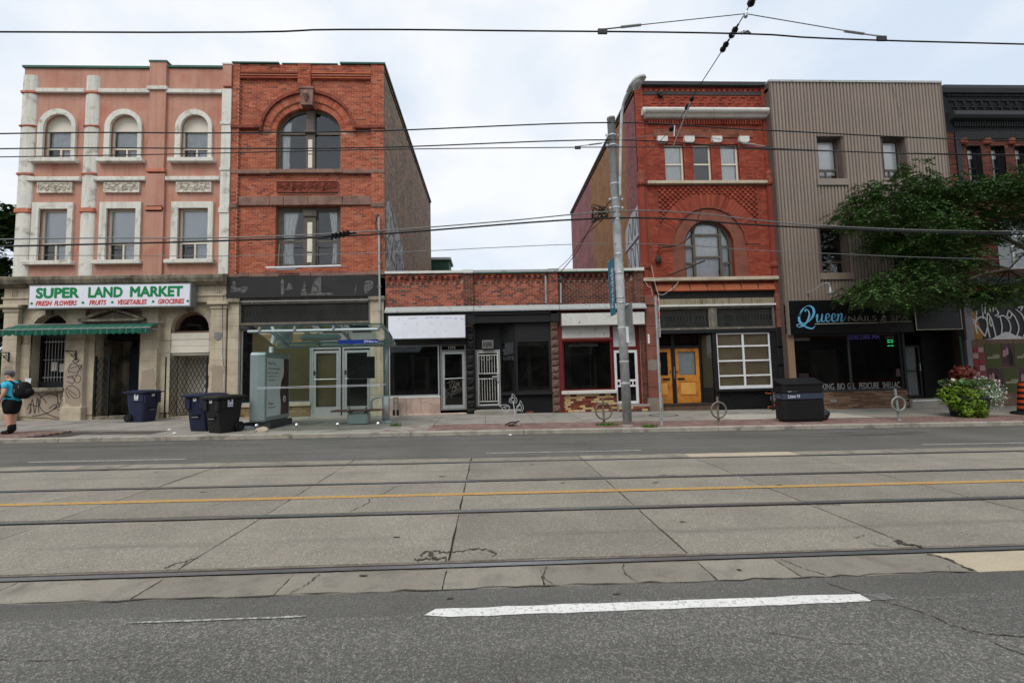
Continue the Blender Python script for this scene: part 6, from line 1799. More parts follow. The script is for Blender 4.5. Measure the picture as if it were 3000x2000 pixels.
# pine double doors set back, glazed return, transoms
DY = F + .45
B(6.46, 8.6, F - .02, DY + .1, -.2, .25).obj('timber_step', mat('step_timber', S(96, 76, 62), var=.2, vs=4), r2)
B(6.46, 8.6, F - .06, DY - .02, .25, .28).obj('step_nosing', M['rail_rust'], r2)
mb = MB(); mb.box(6.46, 6.52, DY - .05, DY + .1, .28, 2.96); mb.box(7.12, 7.27, DY - .05, DY + .1, .28, 2.96); mb.box(8.24, 8.3, DY - .05, DY + .1, .28, 2.96); mb.box(6.52, 8.24, DY - .04, DY + .1, 2.42, 2.52)
mb.obj('door_frame', M['black_paint'], r2)
for i, (a, b) in enumerate(((6.3, 7.12), (7.27, 8.24))):
    d = frame_mb(a, b, .29, 2.42, .14, DY, DY + .05, rails=[(1.24, .26)], bt=.26).obj('pine_door', M['wood'], r2)
    B(a + .14, b - .14, DY + .02, DY + .04, .55, 1.12).obj('door_panel', M['wood'], d)
    bevel_obj(B(a + .19, b - .19, DY - .005, DY + .02, .6, 1.06).obj('raised_panel', M['wood_light'], d), .02)
    pane(d, rect(a + .14, b - .14, 1.37, 2.28), DY + .03, M['glass_clear'])
    B(a + .13, b - .13, DY + .1, DY + .11, 1.36, 2.3).obj('paper_or_dark_sheet', M['curtain_grey'] if i else M['interior'], d)  # first door gets the painted room shade, the other a grey sheet
    x = (b - .3) if i == 0 else (a + .13)
    B(x - .06, x + .22, DY - .012, DY, 1.18, 1.26).obj('letter_slot', M['black_metal'], d)
    mb = MB().lathe([(.001, 0), (.03, .005), (.025, .04), (.001, .05)], 0, 0, 8); xk = b - .06 if i == 0 else a + .07
    mb.v = [(xk + a_, DY - z_, 1.5 + b_) for a_, b_, z_ in mb.v]; mb.obj('door_knob', M['rail_rust'], d)
B(7.17, 7.21, DY - .09, DY - .05, 1.25, 1.7).obj('door_pull', M['steel'], r2)
for a, b in ((6.54, 7.1), (7.29, 8.22)): pane(r2, rect(a, b, 2.52, 2.94), DY + .02, M['glass_dark'], 'transom_pane')
B(6.4, 8.3, DY + .3, DY + .32, .2, 3.0).obj('hall_wall', M['interior'], r2)
rt = MB(); rt.add([(8.32, DY - .02, .85), (8.6, F + .06, .85), (8.6, F + .06, 2.92), (8.32, DY - .02, 2.92)], [(0, 1, 2, 3)]); rt.obj('return_pane', M['glass_dark'], r2)
rt = MB(); rt.add([(8.36, DY + .02, .85), (8.66, F + .1, .85), (8.66, F + .1, 2.92), (8.36, DY + .02, 2.92)], [(0, 1, 2, 3)]); rt.obj('paper_or_dark_sheet', M['tan_paper2'], r2)
rt = MB(); rt.add([(8.3, DY, .1), (8.6, F + .05, .1), (8.6, F + .05, .85), (8.3, DY, .85)], [(0, 1, 2, 3)]); rt.obj('return_base', M['black_paint'], r2)
# white grid window, papered
B(8.58, 8.74, F - .04, F + .1, .1, 2.98).obj('black_post', M['black_paint'], r2)
B(10.86, 11.12, F - .04, F + .1, .1, 2.98).obj('black_post', M['black_paint'], r2)
gw = frame_mb(8.74, 10.86, .8, 2.94, .05, F - .01, F + .05, bt=.12).obj('grid_window', M['white_paint'], r2)
mb = MB(); mb.box(9.76, 9.83, F - .008, F + .048, .92, 2.89)
for z in (1.3, 1.87, 2.43): mb.box(8.79, 9.76, F - .006, F + .046, z - .03, z + .03); mb.box(9.83, 10.81, F - .006, F + .046, z - .03, z + .03)
mb.obj('glazing_bar', M['white_paint'], gw)
zs = [.92, 1.3, 1.87, 2.43, 2.9]
for i in range(4):
    for a, b in ((8.78, 9.77), (9.82, 10.82)): pane(gw, rect(a, b, zs[i], zs[i + 1]), F + .03 + .0005 * i, M['glass_clear'])
mbp = MB(); pr_ = random.Random(2)
n, m_ = 24, 20
for j in range(m_ + 1):
    for i in range(n + 1): mbp.v.append((8.76 + 2.1 * i / n, F + .12 + pr_.uniform(-.008, .008) + (.02 * math.sin(i * .9 + j * .3) if j < 8 else 0), .82 + 2.1 * j / m_))
for j in range(m_):
    for i in range(n): q = j * (n + 1) + i; mbp.f.append((q, q + 1, q + n + 2, q + n + 1)); mbp.mi.append(0)
mbp.obj('paper_or_dark_sheet', M['tan_paper2'], gw)
bevel_obj(B(8.58, 11.12, F - .12, F + .1, .7, .8).obj('window_ledge', M['black_paint'], r2), .012)
B(8.58, 11.1, F + .05, F + .15, -.2, .7).obj('stall_riser_core', M['black_paint'], r2)
lay(r2, brick_list(8.58, 11.1, -.02, .7), F + .03, M['brick_black'], limit=0, stuff='stall_riser_brickwork')
# gas meter against the wall
gm = thing('gas_meter', 'grey gas meter with bent pipes low on the black shopfront', 'gas meter', (10.7, F - .25, -.05))
mb = MB().lathe([(.02, .3), (.11, .31), (.13, .38), (.11, .5), (.03, .53)], 10.75, F - .22, 12); mb.obj('meter_body', M['meter_grey'], gm)
mb = MB(); mb.tube([(10.5, F - .1, .62), (10.5, F - .22, .6), (10.75, F - .22, .6), (10.75, F - .22, .52)], .025, 6); mb.tube([(10.88, F - .22, .02), (10.88, F - .22, .6), (10.88, F - .05, .62)], .025, 6); mb.tube([(10.75, F - .22, .3), (10.75, F - .22, .1), (10.5, F - .22, .1), (10.5, F - .22, .0)], .022, 6)
mb.obj('gas_pipe', M['orange_scrap'], gm)
bo = thing('bollard', 'thin black steel bollard beside the litter bin', 'bollard', (10.55, F - .5, -.06))
mb = MB().box(10.5, 10.56, F - .5, F - .44, -.15, .78); bevel_obj(mb.obj('post', M['black_metal'], bo), .008); B(10.48, 10.58, F - .52, F - .42, -.16, -.1).obj('foot_plate', M['black_metal'], bo)
mb = MB(); mb.box(11.4, 11.43, F - .16, F - .12, 3.2, 3.62); mb.box(11.4, 11.43, F - .6, F - .14, 3.55, 3.58); mb.obj('sign_arm', M['black_metal'], r2)

# ================================================================ 5. brown ribbed metal building
YS = 16.97; ks_ = YS / F
X = lambda x: x * ks_
Z = lambda z: EYE + (z - EYE) * ks_
sb_ = thing('metal_clad_building', 'building clad in brown vertical ribbed metal siding over a black nail salon front', 'building', (X(15), YS, 0))
sx0, sx1, stp = X(11.54), X(18.82), Z(13.1)
sho = [Hole(X(13.37), X(14.37), Z(9.04), Z(10.79)), Hole(X(16.11), X(17.06), Z(9.04), Z(10.77)), Hole(X(13.2), X(14.3), Z(5.23), Z(7.06)), Hole(X(16.2), X(17.3), Z(5.23), Z(7.06))]
mb = wall_sheet(MB(), sx0, sx1, 3.9, stp, YS + .03, sho)
for h in sho: mb.reveal(h.outline(), YS - .01, YS + .34)
mb.obj('siding_backing', M['siding_dark'], sb_)
nr = 52; pw = (sx1 - sx0) / nr
for i in range(nr):
    a = sx0 + i * pw; c0, c1 = a + pw * .24, a + pw * .99
    ivs = sorted([(h.z0 - .27, h.z1 + .02) for h in sho if h.x0 - .06 < (c0 + c1) / 2 < h.x1 + .06])
    for z0, z1 in subtract(3.95, stp, ivs):
        if z1 - z0 < .05: continue
        pts = [(c0, YS + .03), (c0 + pw * .1, YS - .018), (c1 - pw * .1, YS - .018), (c1, YS + .03)]
        v = [(x, y, z) for z in (z0, z1) for x, y in pts]
        MB().add(v, [(0, 1, 5, 4), (1, 2, 6, 5), (2, 3, 7, 6), (4, 5, 6, 7), (3, 2, 1, 0)]).obj('siding_rib', M['siding'], sb_)
B(sx0 - .03, sx1 + .03, YS - .05, YS + .2, stp - .02, stp + .06).obj('coping', M['flashing'], sb_)
mb = MB(); mb.quad((sx0 - .02, F + .3, -.5), (sx0 - .02, YS, -.5), (sx0 - .02, YS, stp), (sx0 - .02, F + .3, stp)); mb.obj('corner_return', M['siding_dark'], sb_)
B(sx0 - .03, sx0 + .05, YS - .03, YS + .02, 3.95, stp).obj('corner_trim', M['siding_dark'], sb_)
B(sx1 - .05, sx1 + .03, YS - .03, YS + .3, 3.95, stp).obj('corner_trim', M['siding_dark'], sb_)
building_shell(sb_, sx0 - .02, sx1, stp, 31, M['siding_dark'], M['roof'], y=YS + .05, left=False)
for i, h in enumerate(sho):
    y = YS + .27
    zr = h.z0 + .48
    w = frame_mb(h.x0, h.x1, h.z0, h.z1, .05, y, y + .07, rails=[(zr, .06)], mulls=[((h.x0 + h.x1) / 2, .05, h.z0 + .04, zr - .03)]).obj('window', M['siding_dark'], sb_)
    pane(w, rect(h.x0 + .04, h.x1 - .04, zr + .02, h.z1 - .04), y + .03, M['glass']); pane(w, rect(h.x0 + .04, (h.x0 + h.x1) / 2, h.z0 + .04, zr - .02), y + .032, M['glass']); pane(w, rect((h.x0 + h.x1) / 2, h.x1 - .04, h.z0 + .04, zr - .02), y + .034, M['glass'])
    if i < 2: B(h.x0 + .06, h.x1 - .06, y + .1, y + .12, h.z0 + .3, h.z1 - .05).obj('blind', M['curtain'], w)
    else: B(h.x0 + .06, h.x1 - .06, y + .9, y + .92, h.z0 - .3, h.z1 + .3).obj('room_wall', M['interior'], w)
    B(h.x0 - .13, h.x1 + .13, YS - .07, YS + .03, h.z0 - .26, h.z0 - .005).obj('sill_panel', M['siding'], w)
    B(h.x0 - .03, h.x1 + .03, YS - .04, YS + .02, h.z1 - .0, h.z1 + .04).obj('head_trim', M['siding_dark'], w)
MB().tube(catmull([(X(16.7), YS - .04, stp), (X(17.0), YS - .04, Z(11.4)), (X(17.1), YS - .04, Z(10.0)), (X(17.0), YS - .05, Z(9.1))], 6), .009, 4).obj('stray_cable', M['cable_grey'], sb_)
# goose-neck lamp
gn = thing('wall_lamp', 'small gooseneck wall lamp with cone shade above the blue lettering', 'lamp', (X(12.6), YS - .2, 4.4))
mb = MB().tube(catmull([(X(12.5), YS - .02, 4.4), (X(12.58), YS - .25, 4.45), (X(12.75), YS - .45, 4.62), (X(12.9), YS - .6, 4.66), (X(12.93), YS - .66, 4.5)], 6), .016, 6); mb.obj('arm', M['alu'], gn)
mb = MB().lathe([(.02, 4.5), (.04, 4.45), (.05, 4.35), (.13, 4.22), (.12, 4.22), (.03, 4.36)], X(12.93), YS - .66, 14); mb.obj('shade', M['alu'], gn, smooth=True)
B(X(12.46), X(12.54), YS - .05, YS + .0, 4.35, 4.45).obj('wall_plate', M['alu_grey'], gn)
# salon signs
M['sign_black'] = mat('sign_black', S(14, 15, 17), rough=.35, spec=.4, var=.1, grain=.02, bump=0)
M['sign_sky'] = mat('letter_skyblue', S(112, 184, 226), rough=.4, var=.03, grain=0, bump=0)
M['sign_steel'] = mat('letter_grey', S(132, 126, 122), rough=.4, var=.05, grain=0, bump=0)
sq = thing('shop_sign', 'black nail salon sign with pale blue script Queen and grey NAILS SPA', 'sign', (X(14), YS - .2, 3))
B(X(11.58), X(16.62), YS - .16, YS - .02, Z(2.83), Z(4.13)).obj('sign_board', M['sign_black'], sq)
B(X(11.56), X(11.60), YS - .18, YS - .02, Z(2.8), Z(4.14)).obj('edge_trim', M['siding'], sq)
SQ = YS - .168
def pen(parent, strokes, material, y, name):
    mb = MB()
    for pts, ws in strokes:
        P2 = catmull([(a, b, c) for (a, b), c in zip(pts, ws)], 6)
        for i in range(len(P2) - 1):
            a, b = P2[i], P2[i + 1]
            d = Vector((b[0] - a[0], b[1] - a[1]))
            if d.length < 1e-6: continue
            d.normalize(); n = Vector((-d.y, d.x)); e = d * .004
            q = [(a[0] + n.x * a[2] / 2 - e.x, a[1] + n.y * a[2] / 2 - e.y), (a[0] - n.x * a[2] / 2 - e.x, a[1] - n.y * a[2] / 2 - e.y), (b[0] - n.x * b[2] / 2 + e.x, b[1] - n.y * b[2] / 2 + e.y), (b[0] + n.x * b[2] / 2 + e.x, b[1] + n.y * b[2] / 2 + e.y)]
            yy = y - .00003 * (i % 30)
            mb.quad(*[(X(u), yy, Z(v)) for u, v in q])
    return mb.obj(name, material, parent)
# capital Q drawn with a broad nib: oval, inner curl, tail flourish (coordinates: metres on the board)
q0, qz = 11.85, 3.04
def U(a, b): return (q0 + a, qz + b)
pen(sq, [([U(.36, .78), U(.24, .66), U(.14, .46), U(.16, .26), U(.30, .20), U(.46, .24), U(.62, .38), U(.74, .58), U(.72, .78), U(.58, .88), U(.42, .84), U(.26, .70), U(.14, .46)], [.02, .05, .085, .09, .04, .025, .06, .095, .09, .035, .02, .05, .085]),
         ([U(.42, .66), U(.40, .70), U(.46, .74), U(.54, .66), U(.55, .50), U(.46, .30), U(.32, .14), U(.12, .06), U(.02, .12), U(.08, .17), U(.26, .13), U(.46, .03), U(.64, .0), U(.76, .10)], [.05, .05, .03, .05, .07, .07, .06, .03, .025, .03, .05, .06, .05, .015])], M['sign_sky'], SQ, 'lettering')
# joined lower-case script
def e_(x): return ([U(x + .02, .36), U(x + .16, .42), U(x + .20, .50), U(x + .14, .56), U(x + .06, .48), U(x + .05, .32), U(x + .13, .25), U(x + .26, .36)], [.02, .025, .035, .03, .05, .065, .04, .015])
def n_(x, top=1): return ([U(x, .50), U(x + .06, .54), U(x + .04, .40), U(x, .26)], [.015, .04, .065, .05]), ([U(x + .02, .36), U(x + .12, .52), U(x + .2, .54), U(x + .18, .40), U(x + .15, .28), U(x + .22, .25), U(x + .36, .45)], [.015, .03, .05, .065, .06, .03, .012])
u1 = ([U(.80, .42), U(.88, .54), U(.86, .40), U(.84, .28), U(.92, .25), U(1.04, .40), U(1.08, .54)], [.015, .05, .065, .055, .03, .03, .05]); u2 = ([U(1.08, .55), U(1.04, .38), U(1.04, .27), U(1.12, .26), U(1.2, .36)], [.05, .065, .05, .03, .015])
pen(sq, [u1, u2, e_(1.16), e_(1.4), *n_(1.66)], M['sign_sky'], SQ, 'lettering')
text(sq, 'NAILS', X(13.95), X(15.1), Z(3.28), Z(3.49), SQ, M['sign_steel'])
text(sq, 'SPA', X(15.68), X(16.38), Z(3.29), Z(3.49), SQ, M['sign_steel'])
text(sq, '&', X(15.2), X(15.52), Z(3.18), Z(3.46), SQ, M['sign_steel'], shear=.3)
mb = MB(); mb.box(X(12.6), X(15.15), SQ - .004, SQ + .01, Z(3.2), Z(3.22)); mb.box(X(15.5), X(16.5), SQ - .004, SQ + .01, Z(3.23), Z(3.245)); mb.obj('underline', M['cream_paint'], sq)
s2 = thing('shop_sign', 'square blank black sign with thin white edge above the recessed door', 'sign', (X(17.6), YS - .2, 3))
B(X(16.64), X(18.54), YS - .2, YS - .02, Z(2.88), Z(4.1)).obj('sign_board', M['sign_black'], s2)
mb = MB(); mb.box(X(16.64), X(16.67), YS - .215, YS - .2, Z(2.88), Z(4.1)); mb.box(X(18.51), X(18.54), YS - .215, YS - .2, Z(2.88), Z(4.1)); mb.box(X(16.67), X(18.51), YS - .215, YS - .2, Z(2.88), Z(2.91)); mb.obj('sign_edge', M['cream_paint'], s2)
# salon front
B(X(11.56), X(11.82), YS - .02, YS + .2, -.2, Z(2.84)).obj('tan_strip', mat('tan_metal', S(142, 116, 94), var=.08), sb_)
w = frame_mb(X(11.82), X(16.24), Z(.6), Z(2.82), .06, YS + .08, YS + .16, mulls=[(X(14.1), .07, Z(.64), Z(2.78))]).obj('salon_window', M['flash_dark'], sb_)
pane(w, rect(X(11.86), X(14.07), Z(.65), Z(2.78)), YS + .12, M['glass_dark']); pane(w, rect(X(14.13), X(16.2), Z(.65), Z(2.78)), YS + .122, M['glass_dark'])
B(X(11.9), X(12.7), YS + .3, YS + .32, Z(2.6), Z(2.72)).obj('lintel_strip', M['curtain_grey'], w)
for body, a, b in (('WAXING', 12.5, 13.4), ('BIO', 13.53, 13.83), ('GEL', 13.94, 14.26), ('PEDICURE', 14.42, 15.22), ('SHELLAC', 15.37, 16.08)):
    text(w, body, X(a), X(b), Z(.66), Z(.9), YS + .115, M['alu'], name='window_lettering')
text(w, 'PEDICURE MA', X(14.1), X(15.5), Z(2.6), Z(2.77), YS + .2, M['led_blue'], name='led_display', bold=.01)
text(w, 'OPEN', X(15.72), X(16.08), Z(2.6), Z(2.7), YS + .2, M['curtain_grey'], name='open_sign')
mb = MB()
for i in range(2):
    for z in (2.52, 2.44, 2.3): mb.box(X(15.8 + i * .14), X(15.9 + i * .14), YS + .2, YS + .21, Z(z), Z(z + .04))
mb.obj('led_hours', M['led_green'], w)
B(X(12.8), X(13.2), YS + 1.2, YS + 1.5, .1, 1.3).obj('product_stand', M['poster_pale'], w)
B(X(14.2), X(15.4), YS + 2.4, YS + 2.5, .1, 2.3).obj('back_door', M['interior_pale'], w)
B(X(13.1), X(14.0), YS + .9, YS + 1.5, .1, .9).obj('salon_chair', M['rubber'], w)
B(X(16.0), X(16.16), YS + .14, YS + .15, Z(1.1), Z(1.4)).obj('notice', M['poster_pale'], w)
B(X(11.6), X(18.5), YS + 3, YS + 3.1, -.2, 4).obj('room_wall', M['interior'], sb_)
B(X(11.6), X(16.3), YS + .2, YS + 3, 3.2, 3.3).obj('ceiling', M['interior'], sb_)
lay(sb_, brick_list(X(11.82), X(16.3), -.15, Z(.58), course=.06, length=.42, gap=.012, jitter=.1), YS + .03, M['brick_buff'], prot=.02)
B(X(11.82), X(16.29), YS + .045, YS + .15, -.4, Z(.59)).obj('stall_riser_core', M['rail_rust'], sb_)
B(X(13.1), X(13.38), YS + .0, YS + .03, .2, .32).obj('wall_vent', M['meter_grey'], sb_)
bevel_obj(B(X(11.82), X(16.3), YS - .0, YS + .16, Z(.575), Z(.61)).obj('window_ledge', M['flash_dark'], sb_), .008)
mb = MB().recess(X(16.3), X(18.4), .2, Z(2.84), YS + .1, YS + 1.2); mb.obj('door_alcove', M['black_paint'], sb_)
B(X(16.24), X(16.34), YS + .02, YS + .2, -.2, Z(2.84)).obj('alcove_post', M['black_paint'], sb_)
lay(sb_, brick_list(X(17.5), X(18.42), .3, Z(2.84), course=.076), YS + .5, M['brick_black'], limit=0, stuff='alcove_brickwork')
B(X(17.48), X(18.42), YS + .515, YS + .7, .2, Z(2.84)).obj('alcove_wall', M['brick_black'], sb_)
d = frame_mb(X(16.46), X(17.4), .28, Z(2.33), .07, YS + .5, YS + .56, rails=[(Z(1.3), .04)]).obj('alcove_door', M['black_paint'], sb_)
pane(d, rect(X(16.52), X(17.34), .32, Z(2.28)), YS + .53, M['glass_dark']); drape(d, X(16.55), X(17.3), .35, Z(2.26), YS + .6, M['curtain_grey'], 4, .02)
B(X(17.3), X(17.33), YS + .44, YS + .47, Z(1.3), Z(1.6)).obj('pull_handle', M['alu'], d)
bevel_obj(B(X(16.32), X(18.45), YS - .1, YS + 1.2, -.3, .22).obj('door_step', M['concrete'], sb_), .015); B(X(16.34), X(18.4), YS - .115, YS - .1, .16, .2).obj('step_edge', M['white_paint'], sb_)
MB().tube([(X(18.55), YS - .05, 2.6), (X(18.62), YS - .05, .4)], .03, 6).obj('conduit', M['flash_green'], sb_)

# ================================================================ 6. black and brown brick building at the right edge
bk = thing('brick_building', 'brown brick building with black painted parapet, posters and graffiti at the right edge', 'building', (21.5, F, -.15))
KX0, KX1, KT = 18.82, 25.5, 12.9
kw = [Hole(19.7 + i * 1.04, 20.3 + i * 1.04, 8.95, 10.42) for i in range(5)]
kb = Hole(20.6, 23.4, 5.3, 7.4)
wall_sheet(MB(), KX0, KX1, 4.2, KT, F + .03, kw + [kb]).obj('mortar_bed', M['mortar_red'], bk)
mb = MB()
for h in kw + [kb]: mb.reveal(h.outline(), F, F + .3)
mb.obj('window_jamb', M['black_paint'], bk)
lay(bk, brick_list(KX0, KX1, 8.9, 11.05, kw) + brick_list(KX0, KX1, 4.9, 8.7, [kb]), F + .015, M['brick_brown'])
lay(bk, brick_list(KX0 + .05, KX1, 11.05, 11.45) + brick_list(KX0 + .05, KX1, 11.8, 12.6), F - .02, M['brick_black'], limit=0, stuff='parapet_brickwork')
B(KX0, KX1, F - .005, F + .1, 11.0, 12.7).obj('parapet_core', M['black_paint'], bk)
mb = MB()
for i in range(17):
    for (z, dx) in ((12.3, 0), (12.02, .1)):
        x = 19.1 + i * .38 + dx; mb.box(x, x + .24, F - .06, F - .01, z, z + .05); mb.box(x + .19, x + .24, F - .06, F - .01, z - .15, z)
for i in range(60): mb.box(19.0 + i * .107, 19.06 + i * .107, F - .07, F - .01, 12.5, 12.58); mb.box(19.2 + i * .107, 19.26 + i * .107, F - .08, F - .01, 11.2, 11.42)
mb.obj('brick_relief', M['brick_black'], bk, kind='stuff')
MB().prism_x([(F, 11.45), (F - .2, 11.5), (F - .28, 11.6), (F - .28, 11.74), (F - .2, 11.8), (F, 11.82)], KX0 + .2, KX1).obj('black_cornice', M['flash_dark'], bk)
MB().prism_x([(F, 12.62), (F - .1, 12.64), (F - .16, 12.8), (F - .16, 12.93), (F, 12.95)], KX0 - .02, KX1).obj('coping', M['flash_dark'], bk)
B(KX0 + .45, KX1, F - .06, F + .02, 10.7, 11.02).obj('black_lintel', M['black_rock'], bk)
B(19.2, 19.42, F - .05, F, 8.95, 11.0).obj('black_strip', M['black_paint'], bk)
for i in range(6):
    x = 19.55 + i * 1.04
    MB().lathe([(.12, 10.45), (.16, 10.5), (.17, 10.6), (.15, 10.7)], x, F + .02, 10).obj('carved_capital', M['terracotta'], bk)
for h in kw:
    w = frame_mb(h.x0, h.x1, h.z0, h.z1, .05, F + .2, F + .26, rails=[(9.55, .06)]).obj('window', M['black_paint'], bk)
    pane(w, rect(h.x0 + .04, h.x1 - .04, 9.0, 9.53), F + .22, M['glass']); pane(w, rect(h.x0 + .04, h.x1 - .04, 9.57, 10.38), F + .222, M['glass'])
    drape(w, h.x0 + .05, h.x0 + .32, 9.0, 10.4, F + .3, M['curtain'], 2, .02); drape(w, h.x0 + .3, h.x1 - .05, 10.0, 10.4, F + .32, M['curtain'], 3, .02)
    B(h.x0, h.x1, F + .8, F + .82, 8.8, 10.6).obj('room_wall', M['interior'], w)
bevel_obj(B(KX0 + .2, KX1, F - .15, F + .1, 8.72, 8.89).obj('stone_sill', M['flash_dark'], bk), .015)
w = frame_mb(kb.x0, kb.x1, kb.z0, kb.z1, .08, F + .2, F + .28, rails=[(6.7, .06)], mulls=[(21.5, .06, 5.4, 7.3), (22.5, .06, 5.4, 7.3)]).obj('window', M['white_paint'], bk)
pane(w, rect(kb.x0 + .06, kb.x1 - .06, kb.z0 + .06, kb.z1 - .06), F + .25, M['glass']); B(kb.x0, kb.x1, F + .4, F + .42, kb.z0, kb.z1).obj('blind', M['blind'], w)
mb = MB(); mb.box(KX0, KX1, F - .12, F + .05, 4.75, 4.95); mb.box(KX0, KX1, F - .3, F + .05, 4.6, 4.75); mb.obj('shop_cornice', M['flash_dark'], bk)
B(KX0, KX1, F - .08, F + .05, 4.32, 4.6).obj('ochre_band', M['ochre_paint'], bk)
B(KX0, KX1, F - .05, F + .1, 2.46, 4.32).obj('graffiti_board', M['black_paint'], bk)
building_shell(bk, KX0, KX1, KT, 31, M['brick_brown'], M['roof'], top=KT - .1)
B(KX0 - .02, KX0 + .3, F - .1, F, 2.46, 4.3).obj('white_edge', M['lilac_paint'], bk)
patch(bk, [(19.1, 2.5), (19.5, 2.5), (19.35, 3.3), (19.1, 3.7)], F - .055, M['ochre_paint'], 'paint_fill')
patch(bk, [(19.4, 2.46), (25, 2.46), (25, 2.6), (22, 2.7), (21.2, 2.55), (20.5, 2.72), (19.9, 2.52)], F - .056, M['white_spray'], 'paint_fill')
mb = MB(); yg = F - .062
for s in ([(19.05, 3.6), (19.15, 3.3), (19.3, 3.25), (19.35, 3.6)], [(19.15, 3.2), (19.4, 2.9), (19.6, 2.6)], [(19.3, 2.7), (19.25, 3.1), (19.45, 3.35), (19.7, 3.3), (19.75, 3.0), (19.6, 2.6)], [(19.6, 3.9), (19.6, 3.3)], [(19.8, 2.55), (19.75, 3.0), (19.8, 3.5), (19.95, 3.2), (20.05, 2.6)], [(19.85, 3.15), (19.9, 3.35), (19.97, 3.15), (19.9, 3.0), (19.85, 3.15)],
          [(19.7, 3.5), (19.75, 3.9), (19.9, 4.0), (20.05, 3.85), (20.05, 3.6)], [(19.9, 4.1), (19.92, 3.6)], [(20.2, 3.35), (20.45, 3.4), (20.65, 3.2), (20.7, 2.85), (20.5, 2.6), (20.3, 2.6), (20.35, 3.0), (20.3, 3.4)], [(20.6, 3.4), (20.7, 3.6), (20.8, 3.45), (20.7, 3.3), (20.6, 3.4)],
          [(20.8, 3.5), (20.95, 3.3), (21.05, 2.9), (20.9, 2.55)], [(21.0, 3.65), (21.25, 3.4), (21.35, 2.9), (21.2, 2.55)], [(20.15, 3.7), (20.25, 3.5), (20.1, 3.4)], [(21.1, 3.7), (21.3, 3.75), (21.2, 3.6)], [(21.5, 2.6), (21.5, 3.4), (21.7, 3.7), (21.9, 3.4), (21.8, 2.7)], [(22.0, 2.6), (22.1, 3.5), (22.4, 3.6), (22.4, 3.0), (22.2, 2.6)], [(20.3, 4.1), (20.6, 4.15), (20.55, 4.0)]):
    ribbon(MB(), s, .055, yg).obj('graffiti_stroke', M['white_spray'], bk)
    yg -= .0008
# boarded lower front with posters
B(KX0 + .1, KX1, F - .12, F + .05, .34, 2.46).obj('hoarding_board', M['rust_board'], bk)
B(KX0 + .1, KX1, F - .1, F + .05, -.5, .34).obj('rusty_base', M['rust_board'], bk)
B(KX0 - .1, KX0 + .1, F - .14, F + .05, -.4, 2.46).obj('white_post', M['lilac_paint'], bk)
YP = F - .124
def poster(x0, x1, z0, z1, material, name='poster', lift=0): return B(x0, x1, YP - .004 - lift, YP, z0, z1).obj(name, M[material], bk)
def lb(x0, x1, z0, z1):
    p = poster(x0, x1, z0, z1, 'poster_olive')
    text(p, 'LITTLE', x0 + .3, x0 + .58, z0 + .43, z0 + .5, YP - .006, M['cream_paint'], bold=.01, th=.002); text(p, 'BURGUNDY', x0 + .08, x0 + .58, z0 + .35, z0 + .42, YP - .006, M['cream_paint'], bold=.01, th=.002)
def photo(x0, x1, z0, z1):
    p = poster(x0, x1, z0, z1, 'poster_photo')
    for (cx_, cz_, s) in ((.12, .55, 1), (.24, .62, .9)):
        blob(p, [(x0 + cx_ - .08 * s, z0 + cz_ - .14), (x0 + cx_ - .06 * s, z0 + cz_ + .08), (x0 + cx_, z0 + cz_ + .16), (x0 + cx_ + .06 * s, z0 + cz_ + .05), (x0 + cx_ + .04, z0 + cz_ - .12)], YP - .0065, M['poster_pink'], 'figure')
    blob(p, [(x0 + .3, z0 + .1), (x0 + .28, z0 + .6), (x0 + .36, z0 + .72), (x0 + .44, z0 + .55), (x0 + .45, z0 + .1)], YP - .0062, M['rubber'], 'figure')
lb(19.46, 20.12, 1.36, 2.3); photo(20.14, 20.68, 1.36, 2.3); lb(20.7, 21.36, 1.36, 2.3); photo(19.46, 20.1, .38, 1.33); lb(20.12, 20.78, .38, 1.33); photo(20.8, 21.34, .38, 1.33); photo(21.38, 22.0, 1.36, 2.3); lb(21.36, 22.0, .38, 1.33)
prr = random.Random(6)
for i in range(7):
    for j in range(2):
        z0 = 2.2 - i * .24
        poster(18.96 + j * .23, 18.96 + j * .23 + .215, z0 - .22, z0 - .01 - prr.uniform(0, .03), ['poster_red', 'poster_pale', 'poster_red', 'poster_violet'][(i * 2 + j + (i > 4)) % 4 if i > 4 else (i + j) % 3 if (i + j) % 3 < 2 else 0], 'handbill')
# ================================================================ bus shelter
SHX0, SHX1, SHY0, SHY1 = -6.62, -3.05, 13.0, 14.75
gz = walk_z(-4.8, 13.8)
sh = thing('bus_shelter', 'glass bus shelter with curved green-tinted roof and O\'Hara Av sign', 'bus shelter', (-4.9, 13.9, gz))
# curved glass roof in three sheets: high over the kerb, falling to the back
prof = [(SHY0 - .05 + (SHY1 + .15 - SHY0) * t, 3.06 - .44 * (1 - math.cos(t * math.pi / 2)) ** .9) for t in [k / 10 for k in range(11)]]
xs = [SHX0 - .1, -5.42, -4.25, SHX1 + .1]
for a, b in zip(xs, xs[1:]):
    mb = MB(); n = len(prof)
    for x in (a + .008, b - .008):
        for (yy, zz_) in prof: mb.v.append((x, yy, zz_))
        for (yy, zz_) in prof: mb.v.append((x, yy, zz_ - .012))
    for i in range(n - 1):
        mb.f.append((i, i + 1, 2 * n + i + 1, 2 * n + i)); mb.f.append((n + i, 3 * n + i, 3 * n + i + 1, n + i + 1)); mb.mi += [0, 0]
    for q in (0, n - 1): mb.f.append((q, q + n, q + 3 * n, q + 2 * n)); mb.mi.append(0)
    mb.obj('roof_pane', M['glass_roof'], sh)
MB().tube([(SHX0, SHY0, 2.9), (SHX1 + .02, SHY0, 2.9)], .045, 10).obj('front_beam', M['shelter_grey'], sh)
